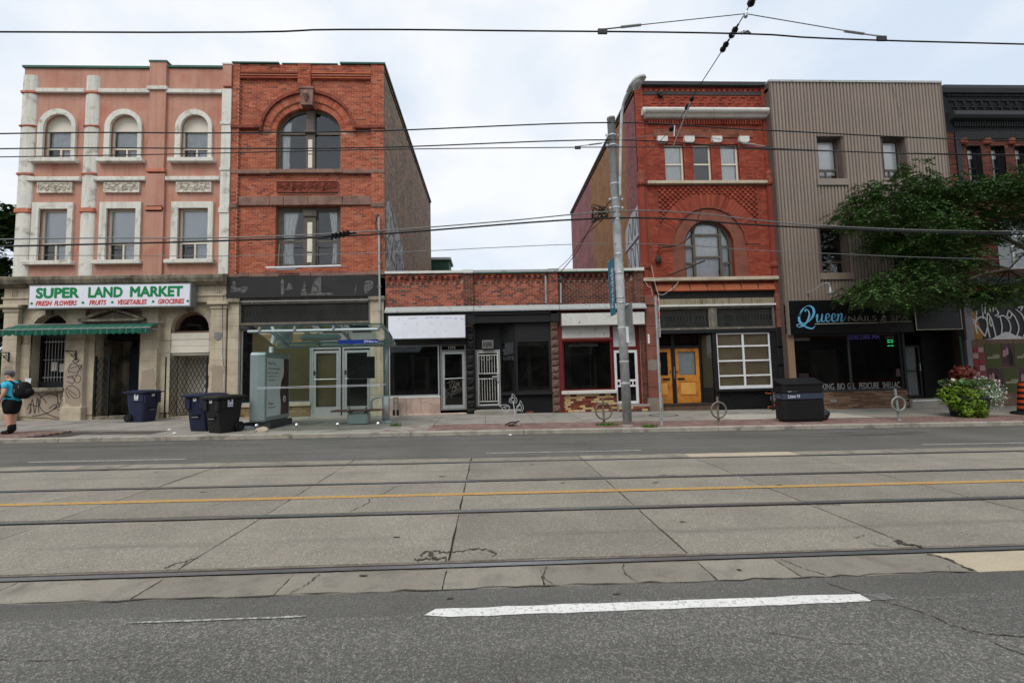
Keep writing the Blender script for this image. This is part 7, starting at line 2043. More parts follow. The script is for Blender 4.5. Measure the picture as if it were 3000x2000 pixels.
MB().tube([(SHX0, SHY1, 2.58), (SHX1 + .1, SHY1, 2.58)], .045, 10).obj('rear_beam', M['shelter_grey'], sh)
for x in (-6.3, -5.35, -4.3, SHX1):
    MB().tube([(x, yy, zz_ - .05) for yy, zz_ in prof], .022, 6).obj('roof_rib', M['shelter_grey'], sh)
    mb = MB().lathe([(.02, 2.9), (.05, 2.92), (.05, 2.98), (.02, 3.0)], x, SHY0 - .02, 8); mb.obj('glass_clamp', M['steel'], sh)
for x, rb in ((-3.27, .16), (-6.8, .16)):
    z0 = walk_z(x, 14.77)
    c = MB().lathe([(.12, z0), (.12, .98)], x, 14.77, 18).obj('column_base', M['alu'], sh, smooth=True)
    MB().lathe([(.075, .98), (.075, 2.6)], x, 14.77, 14).obj('column', M['shelter_grey'], sh, smooth=True)
    MB().lathe([(.24, z0 - .01), (.24, z0 + .03), (.2, z0 + .06), (.13, z0 + .07)], x, 14.77, 20).obj('column_foot', M['shelter_grey'], sh, smooth=True)
# glass: front in three sheets, rear in three, right end return
def gpane(x0, x1, y0, y1, z0, z1):
    d = Vector((y1 - y0, -(x1 - x0), 0)).normalized() * .006
    v = [(x0, y0, z0), (x1, y1, z0), (x1, y1, z1), (x0, y0, z1)]
    return MB().add(v, [(0, 1, 2, 3)]).obj('glass_panel', M['glass_shelter'], sh)
fx = [-6.35, -5.28, -4.18, SHX1 - .04]
for i, (a, b) in enumerate(zip(fx, fx[1:])):
    gpane(a + .01, b - .01, SHY0, SHY0, walk_z(a, SHY0) + .14, 2.84)
for a, b in ((-6.6, -5.4), (-4.45, -3.45)): gpane(a, b, SHY1 - .06, SHY1 - .06, walk_z(a, SHY1) + .14, 2.5)
gpane(SHX1, SHX1, SHY0 + .02, SHY0 + .75, walk_z(SHX1, 13.4) + .1, 2.8)
mb = MB()
for z in (1.325, 1.36): mb.box(-6.35, SHX1, SHY0 - .008, SHY0 - .004, z, z + .009)
for z in (1.325, 1.36): mb.box(SHX1 + .002, SHX1 + .006, SHY0 + .02, SHY0 + .75, z, z + .018)
mb.obj('safety_stripe', M['white_sign'], sh)
for x in fx:
    z0 = walk_z(x, SHY0)
    mb = MB().tube([(x, SHY0, z0 - .02), (x, SHY0, z0 + .16)], .016, 6); mb.lathe([(.06, z0 + .13), (.06, z0 + .16), (.04, z0 + .2), (.001, z0 + .21)], x, SHY0, 10); mb.obj('glass_foot', M['steel'], sh)
sgn = B(-4.17, SHX1 - .02, SHY0 - .03, SHY0 - .012, 2.5, 2.62).obj('street_name_strip', M['blue_sign'], sh)
text(sgn, "O'Hara", -3.46, -3.2, 2.53, 2.6, SHY0 - .031, M['white_sign'], bold=.005, th=.002); text(sgn, 'Av', -3.175, -3.085, 2.53, 2.58, SHY0 - .031, M['white_sign'], th=.002)
bevel_obj(B(-5.42, -4.28, 13.45, 13.65, 2.66, 2.84).obj('light_box', M['shelter_grey'], sh), .05, 3)
mbn = B(-4.4, -3.58, SHY1 - .12, SHY1 - .09, 1.54, 2.22).obj('notice_board', M['black_paint'], sh)
mb = MB(); nr_ = random.Random(14)
for k in range(12): ribbon(mb, [(nr_.uniform(-4.3, -3.68), nr_.uniform(1.62, 2.14)) for _ in range(4)], .006, SHY1 - .124)
mb.obj('scratches', M['flash_dark'], mbn)
MB().tube(catmull([(-3.65, 14.6, .55), (-3.67, 14.6, .8), (-3.58, 14.62, .92), (-3.4, 14.7, .95), (-3.3, 14.76, .95)], 6), .035, 8).obj('arm_rail', M['alu'], sh)
# advertising light box, broadside to the pavement
ad = thing('advertising_panel', 'grey upright advertising light box with white and maroon poster at the shelter\'s left end', 'advertising panel', (-6.6, 14.1, gz))
AX0_, AX1_, AY0, AY1 = -6.76, -6.33, 13.4, 15.0
body = MB().prism_x([(AY0 + .04, .38), (AY1 - .04, .38), (AY1, .42), (AY1, 2.3), (AY1 - .05, 2.36), (AY0 + .05, 2.36), (AY0, 2.3), (AY0, .42)], AX0_, AX1_)
bevel_obj(body.obj('case', M['shelter_grey'], ad), .02)
mb = MB().prism_z([(-6.98, 13.55), (-6.2, 13.45), (-6.2, 14.9), (-6.98, 14.95)], gz - .05, .37); mb.obj('plinth', M['flash_dark'], ad)
MB().lathe([(.42, walk_z(-7, 14) - .01), (.42, walk_z(-7, 14) + .05), (.34, walk_z(-7, 14) + .09)], -6.98, 13.75, 22).obj('base_ring', M['shelter_grey'], ad)
XF = AX1_ + .004
pp = MB(); pp.add([(XF, AY0 + .08, .52), (XF, AY1 - .08, .52), (XF, AY1 - .08, 2.2), (XF, AY0 + .08, 2.2)], [(0, 1, 2, 3)]); po = pp.obj('poster', M['poster_white'], ad)
cur = catmull([(14.55, 2.2), (14.56, 1.75), (14.4, 1.5), (14.32, 1.15), (14.38, .85), (14.36, .52)], 5)
mm_ = MB(); n = len(cur)
for i in range(n - 1):
    mm_.quad((XF + .002, cur[i][0], cur[i][1]), (XF + .002, cur[i + 1][0], cur[i + 1][1]), (XF + .002, AY1 - .08, cur[i + 1][1]), (XF + .002, AY1 - .08, cur[i][1]))
mm_.obj('poster_swirl', M['poster_dark'], po)
mb = MB(); mb.add([(XF + .004, 14.62 + .1 * math.cos(t), .98 + .1 * math.sin(t)) for t in [k * math.pi / 10 for k in range(20)]], [tuple(range(20))]); mb.obj('poster_emblem', M['poster_white'], po)
mb = MB(); mb.add([(XF + .006, 14.63 + .035 * math.cos(t), .97 + .05 * math.sin(t)) for t in [k * math.pi / 10 for k in range(20)]], [tuple(range(20))]); mb.obj('emblem_centre', M['poster_dark'], po)
for body_, a, b, z0, z1, mt in (('Hey You.', 13.56, 14.05, 1.98, 2.09, 'black_spray'), ("I'm as photogenic", 13.56, 14.34, 1.85, 1.93, 'poster_dark'), ('but I can melt', 13.56, 14.16, 1.74, 1.81, 'grey_spray'), ('portions in a', 13.58, 14.14, 1.63, 1.7, 'grey_spray'), ('your glass.', 13.6, 14.0, 1.52, 1.59, 'grey_spray'), ('Please', 13.6, 13.9, .85, .93, 'grey_spray'), ('turn me over', 13.6, 14.04, .75, .81, 'grey_spray')):
    text(po, body_, a, b, z0, z1, XF + .002, M[mt], face='right', th=.001, name='poster_text')
# bench
be = thing('bench', 'bus stop bench with brown slats on a grey pedestal inside the shelter', 'bench', (-4.0, 14.4, gz))
bevel_obj(B(-4.3, -3.68, 14.2, 14.55, walk_z(-4, 14.4) - .02, .52).obj('pedestal', M['shelter_grey'], be), .05, 3)
for i, yy in enumerate((14.16, 14.28, 14.4, 14.52)): bevel_obj(B(-4.78, -3.28, yy, yy + .1, .555, .6).obj('slat', mat('bench_brown', S(98, 64, 58), rough=.5, var=.1) if 'bench_brown' not in bpy.data.materials else bpy.data.materials['bench_brown'], be), .01)
for x in (-4.25, -3.75):
    MB().tube(catmull([(x, 14.14, .58), (x, 14.13, .66), (x, 14.2, .7), (x, 14.3, .66), (x, 14.32, .6)], 5), .02, 6).obj('arm_divider', M['steel'], be)
    B(x - .03, x + .03, 14.16, 14.6, .515, .555).obj('slat_bearer', M['black_metal'], be)
# ================================================================ wheeled bins
def wheelie(name, label, loc, rotz, col, lidcol, logo=True, lid_open=0.0, h=1.02):
    t = thing(name, label, 'wheeled bin', loc, 'wheeled bins on the pavement', rotz, local=True)
    # body: front is -y; lofted rounded rectangle, wider at the top
    mb = MB(); rows_ = [(.25, .24, .0), (.262, .27, .12), (.29, .33, .6), (.3, .36, .9)]
    n = 20; yo = [0.0, 0.0, -.0, -.0]
    def rr(a, b, k):
        an = 2 * math.pi * k / n + math.pi / 4
        c, s = math.cos(an), math.sin(an); p = .22
        return (math.copysign(abs(c) ** p, c) * a, math.copysign(abs(s) ** p, s) * b)
    for a, b, z in rows_:
        for k in range(n): u, v = rr(a, b, k); mb.v.append((u, v, z * h))
    for i in range(len(rows_) - 1):
        for k in range(n): q = i * n; mb.f.append((q + k, q + (k + 1) % n, q + n + (k + 1) % n, q + n + k)); mb.mi.append(0)
    mb.f.append(tuple(range(n - 1, -1, -1))); mb.mi.append(0)
    body = mb.obj('body', M[col], t)
    mb = MB()
    for (z0, z1, e) in ((.86, .9, .035), (.78, .86, .015)):
        for k in range(n):
            pass
    rim = [(e_a, e_b, z) for e_a, e_b, z in ((.31, .37, .86), (.34, .40, .87), (.34, .40, .905), (.31, .37, .91))]
    for a, b, z in rim:
        for k in range(n): u, v = rr(a, b, k); mb.v.append((u, v, z * h))
    for i in range(3):
        for k in range(n): q = i * n; mb.f.append((q + k, q + (k + 1) % n, q + n + (k + 1) % n, q + n + k)); mb.mi.append(0)
    mb.obj('rim', M[col], t)
    # moulded skirt on the upper front and sides, ribs and grab bar recess
    mb = MB(); mb.box(-.3, -.14, -.385, -.3, .58 * h, .86 * h); mb.box(.14, .3, -.385, -.3, .58 * h, .86 * h); mb.box(-.14, .14, -.365, -.3, .78 * h, .86 * h)
    mb.box(-.315, -.28, -.3, .1, .62 * h, .86 * h); mb.box(.28, .315, -.3, .1, .62 * h, .86 * h)
    bevel_obj(mb.obj('lift_skirt', M[col], t), .015)
    mb = MB(); mb.box(-.11, .11, -.335, -.25, .38 * h, .44 * h); mb.obj('grab_recess', M['rubber'], t)
    mb = MB().tube([(-.1, -.345, .37 * h), (.1, -.345, .37 * h)], .012, 6); mb.obj('grab_bar', M['alu_grey'], t)
    # lid: shallow dome hinged at the back
    lm = MB(); m_ = 8
    for j in range(m_ + 1):
        v = j / m_
        for i in range(m_ + 1):
            u = i / m_
            e = 1 - max(abs(2 * u - 1), abs(2 * v - 1)) ** 4
            lm.v.append((-.36 + .72 * u, -.43 + .86 * v, .055 * e + .012))
    for j in range(m_):
        for i in range(m_): q = j * (m_ + 1) + i; lm.f.append((q, q + 1, q + m_ + 2, q + m_ + 1)); lm.mi.append(0)
    lm.box(-.365, .365, -.435, .43, -.03, .012)
    ca, sa = math.cos(lid_open), math.sin(lid_open)
    lm.v = [(x, .43 + (y - .43) * ca - z * sa, .925 * h - (y - .43) * sa + z * ca) for x, y, z in lm.v]
    lm.obj('lid', M[lidcol], t, smooth=False)
    mb = MB().tube([(-.26, .36, .9 * h), (-.26, .47, .93 * h), (.26, .47, .93 * h), (.26, .36, .9 * h)], .018, 6); mb.obj('handle', M[lidcol], t)
    for s in (-1, 1):
        w = MB().lathe([(.05, -.03), (.125, -.03), (.135, -.015), (.135, .015), (.125, .03), (.05, .03)], 0, 0, 18)
        w.v = [(s * .3 + z, .25 + a, .135 + b) for a, b, z in w.v]
        wo = w.obj('wheel', M['rubber'], t)
        hb = MB().lathe([(.001, -.034), (.06, -.036), (.06, .036), (.001, .034)], 0, 0, 10); hb.v = [(s * .3 + z, .25 + a, .135 + b) for a, b, z in hb.v]; hb.obj('hub', M['alu_grey'] if False else M['black_metal'], wo)
    MB().tube([(-.3, .25, .135), (.3, .25, .135)], .015, 6).obj('axle', M['steel'], t)
    def mark(side):
        g = MB(); y0 = -.392 if side == 'front' else None
        sh_ = [(-.05, -.02, 0, .1), (-.015, .015, 0, .06), (.02, .05, 0, .12), (-.05, .05, -.035, -.012)]
        for a, b, c, d in sh_:
            if side == 'front': g.box(a, b, -.372, -.366, .8 * h + c * .6, .8 * h + d * .6)
            else:
                s = 1 if side == 'right' else -1; x = s * .317
                g.box(x - .002, x + .002, -.05 + a * 1.5, -.05 + b * 1.5, .72 * h + c * 1.3, .72 * h + d * 1.3)
        g.obj('city_mark', M['white_paint'], t)
    mark('front'); mark('right'); mark('left')
    return t
z_ = lambda x, y: walk_z(x, y)
wheelie('wheeled_bin', 'dark blue wheeled bin standing alone by the market doorway', (-11.75, 16.35, z_(-11.75, 16.35)), RAD(80), 'plastic_blue', 'plastic_blue', h=1.08)
wheelie('wheeled_bin', 'dark blue wheeled bin behind and left of the black one', (-7.98, 13.45, z_(-7.98, 13.45)), RAD(-12), 'plastic_blue', 'plastic_blue', h=1.06)
wheelie('wheeled_bin', 'black wheeled bin at the kerb in front of a blue one', (-7.22, 12.98, z_(-7.22, 12.98)), RAD(-24), 'plastic_black', 'plastic_black', h=1.02)

# ================================================================ litter bin
lb_ = thing('litter_bin', 'black street litter bin with sloping lid and grey Litter band', 'litter bin', (9.1, 13.22, walk_z(9.1, 13.22)), rotz=RAD(2), local=True)
W2, D2 = .63, .21
def pbox(w, d, z0, z1, c=.05):
    pts = [(-w + c, -d), (w - c, -d), (w, -d + c), (w, d), (-w, d), (-w, -d + c)]
    return MB().prism_z(pts, z0, z1)
pbox(W2 - .05, D2 - .05, 0, .08).obj('plinth', M['litter_black'], lb_)
pbox(W2 - .0, D2, .08, .63, .07).obj('body', M['litter_black'], lb_)
pbox(W2 + .012, D2 + .012, .66, .82, .07).obj('band', M['litter_band'], lb_)
pbox(W2 - .01, D2 - .01, .63, .66, .07).obj('shadow_gap', M['rubber'], lb_)
pbox(W2 - .01, D2 - .01, .82, .85, .07).obj('shadow_gap', M['rubber'], lb_)
pbox(W2 - .0, D2, .85, 1.1, .07).obj('hood', M['litter_black'], lb_)
c = .08
top = [(-W2 + c - .02, -D2 - .03, 1.1), (W2 - c + .08, -D2 - .03, 1.1), (W2 + .04, -D2 + c, 1.12), (W2 + .03, D2 + .02, 1.26), (-W2 - .03, D2 + .02, 1.26), (-W2 - .04, -D2 + c, 1.12)]
lid = MB(); lid.add([(x, y, z) for x, y, z in top] + [(x, y, z - .025 if z > 1.15 else z - .02) for x, y, z in top], [tuple(range(6)), tuple(range(11, 5, -1))] + [(i, i + 6, (i + 1) % 6 + 6, (i + 1) % 6) for i in range(6)])
lid.obj('lid', M['litter_band'] if False else M['litter_black'], lb_)
MB().add([(-W2, -D2 + .1, 1.09), (W2, -D2 + .1, 1.09), (W2, D2, 1.25), (-W2, D2, 1.25), (-W2, D2, 1.0), (W2, D2, 1.0)], [(0, 3, 4), (1, 5, 2), (3, 2, 5, 4)]).obj('hood_side', M['litter_black'], lb_)
text(lb_, 'Litter', -.52, -.27, .70, .79, -D2 - .013, M['white_paint'], bold=.006, th=.003)
mb = MB()
for k in range(3):
    a0 = math.pi / 2 + k * 2 * math.pi / 3 + .25; a1 = a0 + 1.5
    pts = [(-.2 + .035 * math.cos(a0 + (a1 - a0) * i / 5), .75 + .035 * math.sin(a0 + (a1 - a0) * i / 5)) for i in range(6)]
    ribbon(mb, pts, .018, -D2 - .015)
mb.obj('recycling_mark', M['white_paint'], lb_)
text(lb_, 'TORONTO', -.52, -.38, .87, .895, -D2 - .001, M['white_paint'], th=.002); B(-.36, -.22, -D2 - .003, -D2, .876, .887).obj('print_bar', M['alu_grey'], lb_)
lt = MB(); vs, fs = textmesh('Litter', .006); ax = max(v[0] for v in vs)
lt.add([(-W2 - .015, D2 - .06 - v[0] / ax * .24, .71 + v[1] * .11) for v in vs], [f[::-1] for f in fs]); lt.obj('lettering', M['alu_grey'], lb_)
bg = thing('garbage_bag', 'small black garbage bag slumped behind the litter bin', 'garbage bag', (9.95, 13.5, walk_z(9.95, 13.5)), local=True)
mb = MB(); br_ = random.Random(5); n, m_ = 12, 8
for j in range(m_ + 1):
    t = j / m_
    for k in range(n):
        a = 2 * math.pi * k / n; r = (.19 * math.sin(math.pi * (.12 + .85 * t)) ** .7 + .01) * (1 + br_.uniform(-.14, .14))
        mb.v.append((r * math.cos(a) * 1.05, r * math.sin(a), t * .34 + br_.uniform(-.01, .01) * (t > 0)))
for j in range(m_):
    for k in range(n): q = j * n; mb.f.append((q + k, q + (k + 1) % n, q + n + (k + 1) % n, q + n + k)); mb.mi.append(0)
mb.obj('sack', M['bag'], bg); MB().tube([(0, 0, .32), (.02, 0, .36), (.06, .02, .4)], [.03, .02, .05], 7).obj('knot', M['bag'], bg)

# ================================================================ post-and-ring bike stands
def ring_stand(label, x, y, top, lean=0.0, rc=.2, col='galv'):
    z0 = walk_z(x, y)
    t = thing('bike_stand', label, 'bike stand', (x, y, z0), 'post and ring bike stands along the kerb', local=True)
    MB().tube([(0, 0, -.02), (lean, 0, top)], .032, 10).obj('post', M[col], t)
    MB().lathe([(.05, 0), (.045, .02), (.034, .04)], 0, 0, 10).obj('post_foot', M[col], t)
    cz_ = top * .52; cx_ = lean * .52
    MB().tube([(cx_ + rc * math.sin(a), -.045, cz_ + rc * math.cos(a)) for a in [2 * math.pi * k / 28 for k in range(29)]], .026, 8, cap=False).obj('ring', M[col], t, smooth=True)
    for s in (-1, 1): B(cx_ - .04, cx_ + .04, -.06, .02, cz_ + s * rc - .03, cz_ + s * rc + .03).obj('clamp', M['steel'], t)
M['ring_rusty'] = mat('stand_rusty', S(122, 118, 106), rough=.6, metal=.2, var=.15, vs=9, col2=S(98, 78, 62), c2at=.6, c2w=.1, c2s=9)
ring_stand('bike stand with brownish ring between the torn rack and the utility pole', 3.28, 13.33, .74, -.01, .235, 'ring_rusty')
ring_stand('bike stand with ring in front of the pine doors', 6.44, 12.87, .77, .0, .215, 'ring_rusty')
M['stand_grey'] = mat('stand_grey', S(134, 144, 142), rough=.5, metal=.15, var=.12, vs=8)
ring_stand('pale grey bike stand with ring near the flower planter', 11.93, 13.04, .92, -.05, .2, 'stand_grey')
# torn leaf-shaped ornamental rack
tr = thing('leaf_ornament', 'bent metal ornament with leaf and heart outlines in front of the black shop', 'ornament', (.6, 13.2, walk_z(.6, 13.2)))
mb = MB(); ty = 13.2
def spade(cx_, cz_, w, h, rot=0, r=.008):
    base = [(0, 0), (-.25, -.05), (-.5, .12), (-.45, .42), (-.2, .62), (-.12, .85), (-.1, 1.0), (.1, .82), (.38, .52), (.5, .2), (.35, -.05), (.1, -.02), (0, .06)]
    ca, sa = math.cos(rot), math.sin(rot)
    pts = [(cx_ + (a * w) * ca - (b * h) * sa, ty, cz_ + (a * w) * sa + (b * h) * ca) for a, b in base]
    mb.tube(catmull(pts, 4), r, 6)
spade(.66, .75, .22, .25); spade(.655, .79, .12, .12, r=.009)
spade(.84, .52, .19, .28, -.15); spade(.83, .55, .11, .16, -.15, .009)
spade(.52, .56, .2, .28, 1.1); spade(.53, .57, .11, .16, 1.1, .009)
spade(.77, .25, .16, -.15, .3); spade(.77, .25, .09, -.09, .3, .008)
mb.tube(catmull([(.66, ty, .77), (.68, ty, .6), (.7, ty, .42), (.68, ty, .2), (.66, ty, .08)], 4), .016, 6)
mb.obj('leaf_outline', M['galv'], tr)
mb = MB(); mb.tube(catmull([(.42, ty - .05, .13), (.55, ty, .19), (.7, ty, .2), (.83, ty + .05, .22)], 4), .022, 6); mb.tube(catmull([(.5, ty, .12), (.62, ty - .06, .14), (.75, ty - .03, .2)], 4), .018, 6); mb.lathe([(.12, .08), (.11, .1), (.05, .12)], .62, ty, 10)
mb.obj('bent_base', M['rail_rust'], tr)
# fire hose connection
fc = thing('standpipe', 'twin black-capped fire hose standpipe by the pink stone base', 'standpipe', (-3.4, F - .2, .15))
mb = MB()
for x in (-3.5, -3.36):
    mb.tube([(x, F - .2, .35), (x, F - .2, .6), (-3.43, F - .2, .68), (-3.43, F - .05, .68)], .03, 8)
mb.tube([(-3.52, F - .22, .82), (-3.34, F - .22, .82)], .03, 8); mb.tube([(-3.5, F - .22, .82), (-3.5, F - .2, .6)], .03, 8); mb.tube([(-3.36, F - .22, .82), (-3.36, F - .2, .6)], .03, 8)
mb.obj('pipe', M['alu_grey'], fc)
mb = MB()
for x in (-3.5, -3.36): mb.lathe([(.045, .16), (.045, .36), (.03, .38)], x, F - .2, 10)
mb.obj('cap', M['rubber'], fc)

# ================================================================ utility pole with street lamp
PX, PY = 3.8, 12.76
up_ = thing('utility_pole', 'tall galvanised steel utility pole with curved lamp arm and teal banner', 'utility pole', (PX, PY, walk_z(PX, PY)))
pz = walk_z(PX, PY)
pm = MB().lathe([(.126, pz - .05), (.124, 4.2), (.115, 8.88), (.122, 8.88), (.122, 8.93), (.02, 8.95)], PX, PY, 18)
pm.v = [(x - .012 * (z - pz), y, z) for x, y, z in pm.v]
pm.obj('shaft', M['galv'], up_, smooth=True)
MB().lathe([(.16, pz - .03), (.16, pz + .02), (.14, pz + .05)], PX, PY, 14).obj('foot_collar', M['concrete'], up_)
px_ = lambda z: PX - .012 * (z - pz)
for z in (8.35, 8.05, 6.9, 6.45, 6.2, 5.85, 4.85, 4.3, 3.6, 3.45, 2.75, 1.8, 1.2):
    MB().lathe([(.127, z), (.132, z + .01), (.132, z + .04), (.127, z + .05)], px_(z), PY, 16).obj('strap', M['steel'] if z > 3 else M['galv'], up_)
for z in (8.35, 8.05, 6.45, 6.2):
    mb = MB()
    for s in (-1, 1): mb.box(px_(z) + s * .15, px_(z) + s * .2, PY - .06, PY - .02, z, z + .06)
    mb.obj('bolt', M['steel'], up_)
arm = catmull([(px_(6.5) + .1, PY - .14, 6.5), (px_(7) + .13, PY - .16, 7.2), (px_(8) + .19, PY - .2, 8.2), (px_(9) + .24, PY - .28, 8.9), (px_(9) + .3, PY - .45, 9.25), (px_(9) + .38, PY - .62, 9.36)], 6)
MB().tube(arm, .04, 8).obj('lamp_arm', M['galv'], up_, smooth=True)
# cobra-head lantern
lx, ly, lz = px_(9) + .4, PY - .7, 9.36
hd = MB(); n = 14
secs = [(-.18, .06, .05), (-.05, .09, .08), (.15, .14, .12), (.4, .16, .14), (.6, .12, .1), (.68, .03, .03)]
for (d, a, b) in secs:
    for k in range(n):
        t = 2 * math.pi * k / n; s = math.sin(t)
        hd.v.append((lx + d * .25 + a * math.cos(t), ly - d * .8, lz + b * (s if s > 0 else s * .5) + .02 * d))
for i in range(len(secs) - 1):
    for k in range(n): q = i * n; hd.f.append((q + k, q + (k + 1) % n, q + n + (k + 1) % n, q + n + k)); hd.mi.append(0)
hd.f += [tuple(range(n)), tuple(len(hd.v) - 1 - k for k in range(n))]; hd.mi += [0, 0]
lamp = hd.obj('lantern', M['galv'], up_, smooth=True)
ln = MB()
for j in range(6):
    for k in range(12):
        t = 2 * math.pi * k / 12; r = math.cos(j / 5 * math.pi / 2)
        ln.v.append((lx + .08 + .12 * r * math.cos(t), ly - .26 + .22 * r * math.sin(t), lz - .04 - .11 * math.sin(j / 5 * math.pi / 2)))
for j in range(5):
    for k in range(12): q = j * 12; ln.f.append((q + k, q + (k + 1) % 12, q + 12 + (k + 1) % 12, q + 12 + k)); ln.mi.append(0)
ln.obj('lens', M['lamp_glass'], lamp, smooth=True)
# banner hung on the left, printed along its length, turned edge-on
def banner_pt(u, v):     # u across (0 at the pole), v height
    return (px_(4) - .14 + .012 * math.sin(v * 3 + u * 4), PY + .04 + .62 * u, v)
mb = MB(); rowsb = 10
for j in range(rowsb + 1):
    v = 3.2 + 1.62 * j / rowsb
    for u in (0, .25, .5, .75, 1.0): mb.v.append(banner_pt(u, v))
for j in range(rowsb):
    for i in range(4): q = j * 5 + i; mb.f.append((q, q + 1, q + 6, q + 5)); mb.mi.append(0)
bn = mb.obj('banner', M['banner'], up_)
vs, fs = textmesh('Parkdale', .01); ax, bx = min(v[0] for v in vs), max(v[0] for v in vs); ay, by = min(v[1] for v in vs), max(v[1] for v in vs)
for sgn_ in (1, -1):
    pts = []
    for v in vs:
        s, h_ = (v[0] - ax) / (bx - ax), (v[1] - ay) / (by - ay)
        p = Vector(banner_pt(.22 + .45 * h_, 3.4 + 1.15 * s)); pts.append((p.x + .006 * sgn_, p.y, p.z))
    MB().add(pts, fs).obj('banner_lettering', M['white_paint'], bn)
mb = MB()
for v in (3.2, 4.82): mb.tube([(px_(4) - .1, PY, v), banner_pt(1.0, v)], .015, 6)
mb.obj('banner_arm', M['galv'], up_)
# back of a traffic sign on the right of the pole, facing up the street
ss = B(px_(3) + .14, px_(3) + .155, PY - .5, PY + .05, 2.58, 3.42).obj('sign_plate', M['alu_grey'], up_)
B(px_(3) + .1, px_(3) + .14, PY - .06, PY + .0, 2.7, 3.3).obj('sign_bracket', M['steel'], up_)
B(px_(2) + .05, px_(2) + .12, PY - .15, PY - .12, 2.35, 2.8).obj('tag_plate', M['white_paint'], up_)
# cable clutter on the pole
mb = MB(); cr_ = random.Random(17)
for k in range(9):
    p = [(px_(6) - .2 - cr_.uniform(0, .5), PY + cr_.uniform(-.1, .2), 6.1 + cr_.uniform(-.25, .25)) for _ in range(4)]
    mb.tube(catmull(p + [p[0]], 5), .012, 4)
mb.obj('cable_coil', M['cable'], up_)

# ================================================================ parking sign post
sp_ = thing('sign_post', 'thin perforated metal post with edge-on parking signs', 'sign post', (4.8, 12.86, walk_z(4.8, 12.86)))
z0 = walk_z(4.8, 12.86)
mb = MB(); mb.box(4.775, 4.785, 12.84, 12.9, z0 - .05, 3.66); mb.box(4.785, 4.825, 12.84, 12.85, z0 - .05, 3.66); mb.box(4.785, 4.825, 12.89, 12.9, z0 - .05, 3.66); mb.obj('channel_post', M['galv'], sp_)
mb = MB()
for i in range(90): mb.box(4.795, 4.815, 12.836, 12.84, .15 + i * .039, .168 + i * .039)
mb.obj('perforation', M['joint_dirt'], sp_, kind='stuff')
for (za, zb, ring_) in ((3.28, 3.62, True), (2.92, 3.26, True), (2.5, 2.9, False)):
    m_ = MB().prism_x([(12.72, za), (13.02, za), (13.02, zb), (12.72, zb)], 4.835, 4.839)
    m_.v = [(x + (y - 12.72) * .22, y, z) for x, y, z in m_.v]
    p = m_.obj('parking_sign', M['white_paint'], sp_)
    if ring_:
        g = MB(); cyy, czz = 12.87, (za + zb) / 2 + .04
        g.tube([(4.845 + (cyy + .1 * math.cos(t) - 12.72) * .22, cyy + .1 * math.cos(t), czz + .1 * math.sin(t)) for t in [2 * math.pi * k / 16 for k in range(17)]], .012, 4, cap=False)
        g.tube([(4.832 + (cyy + .1 * math.cos(t) - 12.72) * .22, cyy + .1 * math.cos(t), czz + .1 * math.sin(t)) for t in [2 * math.pi * k / 16 for k in range(17)]], .012, 4, cap=False)
        g.obj('sign_ring', M['sign_red'], p)

# ================================================================ planter with flowers
pl_x, pl_y = 14.85, 13.75
pz2 = walk_z(pl_x, pl_y)
pl = thing('flower_planter', 'round planter overflowing with lime, maroon, silver and white-flowered plants', 'planter', (pl_x, pl_y, pz2), local=True)
pl.scale = (1.18, 1.18, 1.2)
MB().lathe([(.32, -.02), (.36, .02), (.42, .4), (.46, .48), (.46, .52), (.4, .52)], 0, 0, 20).obj('pot', M['planter'], pl, smooth=True)
def leaves(mb, n, gen, size, seed, aspect=.55):
    r = random.Random(seed)
    for _ in range(n):
        c, nrm = gen(r)
        d = Vector((r.gauss(0, 1), r.gauss(0, 1), r.gauss(0, .7))).normalized()
        nn = (Vector(nrm) * 1.2 + Vector((r.gauss(0, .6), r.gauss(0, .6), r.gauss(0, .6)))).normalized()
        d = (d - nn * d.dot(nn)).normalized(); e = nn.cross(d) * aspect
        s = size * r.uniform(.6, 1.3)
        c = Vector(c)
        mb.add([c - d * s, c + e * s * .6, c + d * s, c - e * s * .6], [(0, 1, 2, 3)])
def blob_gen(cx_, cy_, cz_, a, b, c_, lo=.75):
    def g(r):
        v = Vector((r.gauss(0, 1), r.gauss(0, 1), r.gauss(0, 1))).normalized()
        k = r.uniform(lo, 1.03) * (1 + .1 * math.sin(v.x * 7) * math.cos(v.z * 6))
        return (cx_ + v.x * a * k, cy_ + v.y * b * k, cz_ + v.z * c_ * k), v
    return g
mb = MB()
for i, (a, b, c, d, e) in enumerate(((-.42, -.1, .66, .26, .2), (-.2, -.3, .62, .28, .22), (-.5, -.12, .4, .22, .24), (-.25, -.36, .36, .24, .24), (-.36, -.3, .16, .2, .2), (-.08, -.4, .2, .16, .24), (-.5, .1, .55, .24, .26))): leaves(mb, 230, blob_gen(a, b, c, d, d, e, .2), .05, 40 + i, .65)
mb.obj('lime_foliage', M['leaf_lime'], pl)
mb = MB(); leaves(mb, 1300, blob_gen(.36, -.12, .55, .36, .4, .36, .55), .035, 2, .5); mb.obj('silver_foliage', M['leaf_grey'], pl)
mb = MB(); leaves(mb, 420, blob_gen(.38, -.14, .54, .38, .42, .38, .9), .022, 22, .9); mb.obj('white_bloom', M['petal'], pl)
mb = MB(); leaves(mb, 500, blob_gen(.02, .05, 1.1, .3, .3, .22, .4), .07, 3, .7); mb.obj('maroon_foliage', M['leaf_coleus'], pl)
mb = MB(); leaves(mb, 700, blob_gen(.0, 0, .88, .66, .5, .16, .3), .05, 4, .7); mb.obj('green_foliage', M['leaf'], pl)
